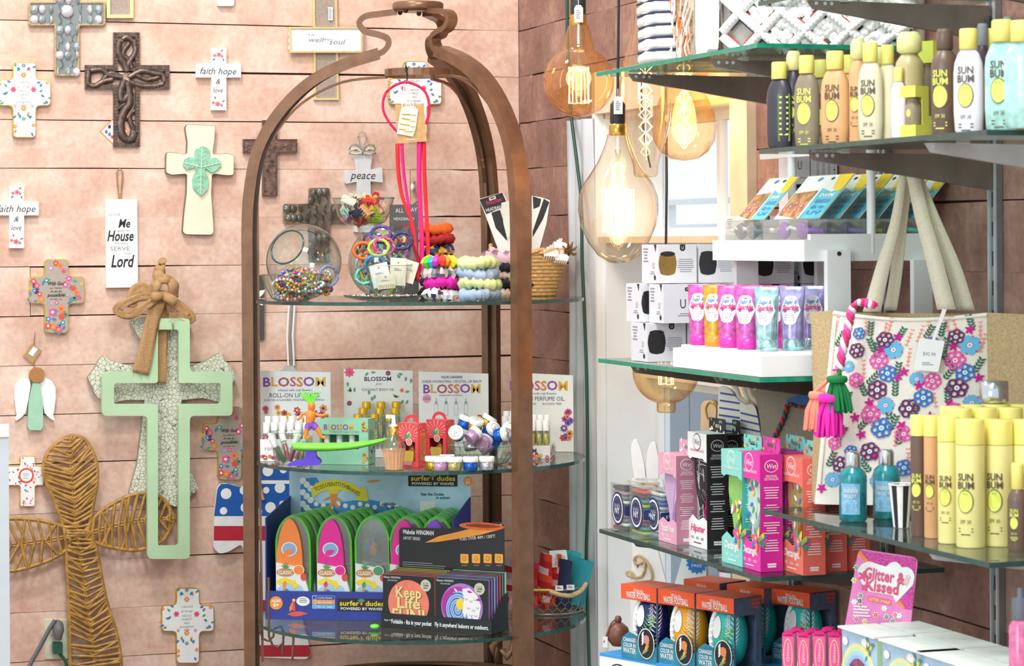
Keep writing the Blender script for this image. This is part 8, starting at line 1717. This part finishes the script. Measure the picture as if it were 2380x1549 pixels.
for px,py in ((1945,760),(2020,755),(2065,755),(2075,750),(2120,780),(2145,770),(2165,760),(2205,745),(2225,750),(2280,770),(2285,800),(2120,830),(2180,930),(1955,900),(2015,860),(2280,930),(1940,1060),(2090,1020),(2120,1070),(1970,1130),(2180,1090)):
    def fn(tm):
        a=1.57+r_.uniform(-.3,.3); tm.leaf(-.015*math.cos(a),-.015*math.sin(a),.032,.0016,a,CLR['cor'],0)
        for k in range(5):
            x,z=.03*(k/4-.45)*math.cos(a),.03*(k/4-.45)*math.sin(a); tm.leaf(x,z,.005,.002,a+.9,CLR['cor'],0); tm.leaf(x,z,.005,.002,a-.9,CLR['cor'],0)
    onbag(fn,px,py,.001)
m.obj('embroidery',t)
m=MB(); x,z=F(2160,826,.04); m.poly([F(2137,786,.04),F(2196,793,.04),F(2181,865,.04),F(2123,860,.04)],-.040,'paper'); m.prism([F(2137,786,.04),F(2196,793,.04),F(2181,865,.04),F(2123,860,.04)],-.0405,-.0395,'paper'); m.text('$42.99',x,z+.002,.006,'grey',-.0409,w=.022,rot=-.1); m.bars(x-.012,x+.008,z-.012,z-.018,2,'grey',-.0409); m.poly([F(2165,792,.04),F(2172,792,.04),F(2200,720,.04),F(2190,718,.04)],-.0385,'paper'); m.obj('price_tag',t)
# tassels
t2=thing('tassel_charm','braided pink charm with coral, hot pink and green tassels hanging on the tote','charm',at(2000,710,4.27),TZ); F2=Fr(t2.location,TZ)
Y0=-.030
m=MB()
path=bez([(2042,712,0),(2020,702,0),(1998,706,0),(1988,730,0),(1980,770,0),(1968,820,0),(1962,858,0)],8)
for ph,c_ in ((0,CLR['pink']),(2.1,'white'),(4.2,H('e83a78',.8))):
    m.tube([(F2(q.x,q.y)[0]+.0042*math.cos(i*.75+ph),Y0+.0042*math.sin(i*.75+ph),F2(q.x,q.y)[1]+.003*math.cos(i*.75+ph)*(1 if q.x>1992 else 0)) for i,q in enumerate(path)],.0042,c_,n=6)
m.obj('braided_cord',t2)
def tassel(nm,lab,px,py0,py1,wd,c_,tilt=0,y=Y0):
    m=MB(); x0,z0=F2(px-tilt,py0); x1,z1=F2(px,py1); r_=random.Random(px); W_=wd*.00088
    h=z0-z1; m.lathe([(0,h*.0),(W_*.62,-h*.04),(W_*.70,-h*.12),(W_*.62,-h*.2)][::-1],c_,12,(x0,y,z0)); 
    for k in range(46):
        a=2*PI*k/46*3.1; q=W_*(.35+.65*((k*7)%10)/10); xa,ya=math.cos(a)*q*.55,math.sin(a)*q*.5
        m.tube([(x0+xa*.6,y+ya*.6,z0-h*.12),(x0+(x1-x0)*.45+xa*1.35,y+ya*1.3,z0-h*.5),(x1+xa*1.5+r_.uniform(-.002,.002),y+ya*1.3,z1+r_.uniform(0,.006))],[.0026,.0034,.0024],c_,n=5)
    m.obj(nm,t2,lab)
tassel('tassel','coral tassel',1903,905,1000,26,CLR['cor'],-8); tassel('tassel','hot pink tassel',1943,910,1014,36,H('f02ab0',.9),-3,Y0-.012); tassel('tassel','green tassel',1972,868,958,30,H('0f7a40',.9),10,Y0-.016)
m=MB()
for a,b,c_ in (((1962,858),(1912,905),CLR['cor']),((1960,862),(1946,912),CLR['pink']),((1962,850),(1964,870),H('0f7a40',.9))): m.tube([(F2(*a)[0],Y0,F2(*a)[1]),(F2(*b)[0],Y0-.006,F2(*b)[1])],.004,c_,n=6)
m.obj('tassel_cords',t2)
# ---------------- bags hanging behind the far bay ----------------
def hangbag(name,label,pts,Z,mat,rz=rad(-18),th=.02):
    cx=sum(a for a,b in pts)/len(pts); cy=max(b for a,b in pts); p=at(cx,cy,Z); t=thing(name,label,'bag',p,rz); F=Fr(p,rz); m=MB(); m.prism(fillet(F.P(pts),.008),-th/2,th/2,mat); m.obj('bag_body',t); return t,F
t,F=hangbag('striped_bag','white canvas bag with navy stripes hanging under the speaker shelf',((1674,895),(1700,905),(1722,935),(1756,940),(1762,960),(1774,1030),(1768,1075),(1660,1075),(1668,1000)),4.86,'canvas')
m=MB()
for k in range(9):
    y_=912+17*k; a=F(1674-k*1.2,y_,.011); b=F(1719,y_+7,.011); c_=F(1721,y_+12,.011); d_=F(1760+k*1.5,y_+22,.011)
    for e,f in ((a,b),(c_,d_)):
        if k<2 and e==c_: continue
        m.poly([(e[0],e[1]),(f[0],f[1]),(f[0],f[1]-.0035),(e[0],e[1]-.0035)],-.0106,H('2f4a9a'))
m.obj('navy_stripes',t); m=MB()
for dx in (0,28): m.tube([(F(q.x+dx,q.y,.014)[0],-.014,F(q.x+dx,q.y,.014)[1]) for q in bez([(1700,890,0),(1712,905,0),(1720,925,0),(1738,935,0),(1730,905,0),(1724,885,0)],4)],.005,'strap',n=6,flat=.4)
m.obj('handle',t)
t,F=hangbag('peach_gift_bag','small peach bag with gold cord handle left of the striped bag',((1632,940),(1640,930),(1662,930),(1672,945),(1672,1040),(1630,1040)),4.97,H('eabf92'))
m=MB(); m.tube([(F(q.x,q.y,.012)[0],-.012,F(q.x,q.y,.012)[1]) for q in bez([(1645,975,0),(1640,950,0),(1650,935,0),(1664,945,0),(1664,975,0)],4)],.0016,'brass',n=6); m.obj('handle',t)
t,F=hangbag('canvas_bag','plain taupe canvas bag with red and teal rope behind the striped bag',((1752,905),(1800,900),(1900,915),(1960,930),(1960,1090),(1760,1080),(1772,1000),(1765,950)),4.80,pm('taupe_canvas','9a917e',.9,var=.08,scale=200))
m=MB(); path=bez([(1880,948,0),(1850,945,0),(1832,940,0),(1822,970,0),(1808,1000,0),(1795,1025,0)],8)
for ph,c_ in ((0,'scarlet'),(3.1,H('1f6a78',.8))): m.tube([(F(q.x,q.y,.016)[0]+.0025*math.cos(i*.9+ph),-.016+.0025*math.sin(i*.9+ph),F(q.x,q.y,.016)[1]) for i,q in enumerate(path)],.0028,c_,n=6)
m.poly(F.P([(1826,930),(1862,915),(1900,925),(1900,945),(1840,946)],.012),-.0115,H('2a6aa8')); m.obj('rope_trim',t)
# ---------------- pink sign, lip balm packs, rainbow boxes ----------------
U3=NZ[3]
p=at(2040,1470,4.20); p.z=U3; t=thing('pink_glitter_sign','tilted pink glitter sign card reading glitter and kissed, behind the rainbow boxes','sign',p,rad(-22)); F=Fr(p,rad(-22))
q=fillet(F.P([(1996,1276),(2134,1297),(2116,1462),(1960,1478)]),.010); m=MB(); m.prism(q,-.001,.001,pm('pink_card','f08ac8',.5,var=.08,scale=60)); q0=F(1975,1478)[0]; m.box(F(2000,1470)[0],F(2060,1470)[0],.0012,.003,0,F(2000,1470)[1]+.01,'pink_card'); m.obj('card',t)
m=MB(); m.poly(fillet(F.P([(1998,1280),(2130,1299),(2121,1420),(2098,1415),(2060,1350),(2003,1290)],.0014),.004),-.0014,pm('pink_glitter','d84aa0',.3,.3,var=.6,scale=500)); m.poly(F.P([(1994,1287),(2001,1283),(2104,1414),(2098,1417)],.0016),-.0017,H('f8902a'))
blob=[(1993,1328),(2002,1312),(2020,1305),(2040,1312),(2060,1318),(2070,1308),(2082,1306),(2092,1313),(2096,1320),(2108,1318),(2120,1325),(2126,1340),(2122,1360),(2105,1378),(2082,1402),(2076,1385),(2060,1382),(2020,1376),(2008,1365),(2000,1350)]
m.poly(fillet(F.P(blob,.002),.003),-.0022,'white')
for k,(px,py,c) in enumerate(((2006,1340,'redf'),(2010,1366,'redf'))): x,z=F(px,py,.003); m.flower(x,z,.010-.003*k,'redf',None,-.0026,n=5,deep=.6); m.flower(x,z,.0085-.003*k,'pinkf',None,-.0029,n=5,deep=.6)
for tx,px,py,w_,h in (('Glitter &',2055,1338,.066,.018),('Kissed',2050,1364,.056,.017)):
    x,z=F(px,py,.003); m.text(tx,x,z-.001,h*1.05,'redf',-.0026,w=w_*1.03,bold=1,rot=-.12); m.text(tx,x,z,h,'pinkf',-.003,w=w_,bold=1,rot=-.12)
x,z=F(2108,1350,.003); m.text('XOXO',x,z,.008,'hotpink',-.0026,w=.018,rot=1.2)
m.poly(F.P([(2018,1386),(2072,1396),(2070,1407),(2016,1397)],.002),-.0024,H('f86a50')); x,z=F(2044,1397,.003); m.text('GLITTER LIP BALM',x,z,.005,'white',-.0028,w=.036,rot=-.15)
for px,py,c in ((1990,1320,'teal'),(1985,1350,'yellow'),(2000,1385,'green'),(1985,1400,'white'),(2055,1415,'white'),(2000,1410,'redf'),(1990,1440,'pinkf'),(2010,1445,'yellow'),(2060,1435,'teal'),(2035,1430,'redf'),(2090,1432,'white'),(1998,1398,'navy'),(2080,1430,'pinkf'),(2075,1445,'green')): x,z=F(px,py,.002); m.flower(x,z,.0055,'white',None,-.0018,n=6); m.flower(x,z,.004,c,'yellow',-.0021,n=5)
a=F(1983,1408,.002); m.bars(a[0],a[0]+.034,a[1],a[1]-.02,4,'white',-.0024,.5,3); m.obj('print',t)
for i in range(11):
    r,c_=divmod(i,6); px=(1832,1868,1905,1940,1966,1990)[c_]+(18 if r else 0); D=.36-.017*c_-(.0 if r==0 else .045); p=rp(px,max(.12,D),U3); zt_=CH-((1474+(c_%2)*3-r*9)-552)*p.y/FX-U3
    if i==0 or 1:
        t=thing('lip_balm_pack',rowlab('hot pink glitter lip balm pack',i,6),'package',p,rad(-30),'pink lip balm packs'); w=.021; m=MB(); m.box(-w/2,w/2,0,.014,0,zt_,PKP if 0 else H('f088b8'),{'r':H('c8b8c0'),'f':H('ee5a98')}); m.prism(fillet([(-w/2,zt_-.004),(w/2,zt_-.004),(w/2*.8,zt_+.004),(-w/2*.8,zt_+.004)],.002),0,.014,'hotpink'); m.obj('pack_body',t)
        m=MB(); m.disc(0,zt_-.035,.0085,-.0004,H('f8c89a'),18,.028); m.disc(0,zt_-.035,.0068,-.0007,'c_ee5a98',18,.026); m.text('Glitter',0,zt_-.03,.0045,'paper',-.001,w=.034,rot=PI/2); m.disc(0,zt_-.06,.007,-.001,'white',12); m.obj('print',t)
m=MB(); p=rp(1806,.372,U3); t=thing('pink_tray','hot pink cardboard tray holding the lip balm packs','tray',p,RZ); m.box(-.0,.30,.0,.0015,0,.02,'hotpink'); m.box(-.0,.30,.14,.1415,0,.05,'hotpink'); m.obj('tray_panel',t)
# rainbow boxes
def rbox(label,s_,D,w=.15,d=.062,h=.128,green=0):
    t=thing('rainbow_box',label,'box',rw(s_,D,U3),RZ,'rainbow boxes on the lowest near shelf'); m=MB(); m.box(-w,0,.001,d,0,h,'off_white',{'r':H('b8d8b0') if green else 'off_white','f':'print_sky'}); m.box(-w-.002,.002,-.006,d+.001,h,h+.003,'white'); m.obj('carton',t)
    m=MB(); cx,cz=-w*.5,h*.35
    for k,c_ in enumerate((H('f0e8a0'),H('c8e8c0'),H('b0d8e8'),H('a0c0f0'))):
        R0=.066-.006*k; m.ring([(cx+R0*math.cos(a),cz+R0*math.sin(a)) for a in [b*PI/12 for b in range(13)]]+[(cx-R0+.006,cz),(cx+R0-.006,cz)][:0],[(cx+(R0-.006)*math.cos(a),cz+(R0-.006)*math.sin(a)) for a in [b*PI/12 for b in range(13)]],-.0006-.0001*k,.0002,c_)
    m.disc(cx,cz,.040,-.0005,pm('window_plum','8a4a68',.2,var=.5,scale=60),22,.045)
    for k in range(8): m.leaf(-.02-.002*k,h-.012-.01*(k%3),.014,.006,.8*k,('green','yellow','teal')[k%3],-.001)
    m.disc(-.012,h*.55,.010,-.0012,'white',14,.016); m.text('&',-.012,h*.55,.010,'lil',-.0015,w=.008); m.disc(-w*.88,h*.85,.010,-.001,'white',12,.007); m.disc(-w*.3,h*.9,.014,-.001,'white',12,.007); m.obj('print',t)
    if green: m=side(MB(),.0006); bars2(m,d*.18,d*.86,h*.85,h*.2,10,'white',0,4,.45); m.obj('side_text',t)
rbox('rainbow box with pale green side, nearest the pink packs',-.215,.345,w=.125,green=1); rbox('rainbow box at the front right under the yellow bottles',-.56,.345,w=.20); rbox('rainbow box behind the green sided one',-.20,.268,w=.11); rbox('rainbow box in the back row, middle',-.36,.268,w=.15); rbox('rainbow box in the back row at the right',-.53,.268,w=.16); rbox('rainbow box in the front row, middle',-.375,.345,w=.14)
t=thing('pink_spray_bottle','pink bottle with dark cap at the bottom right edge','bottle',rp(2374,.30,U3),0); pm('pink_clear','e878a8',.15,var=.3,scale=60)
m=MB(); zt_=CH-(1440-549)*t.location.y/FX-U3; m.lathe([(.016,0),(.017,.003),(.017,zt_-.01),(.011,zt_)],'pink_clear',18); m.obj('bottle_body',t); m=MB(); m.lathe([(.0125,zt_),(.013,zt_+.03),(.005,zt_+.032),(.005,zt_+.045),(0,zt_+.046)],H('6a6a78'),16); m.obj('cap',t)
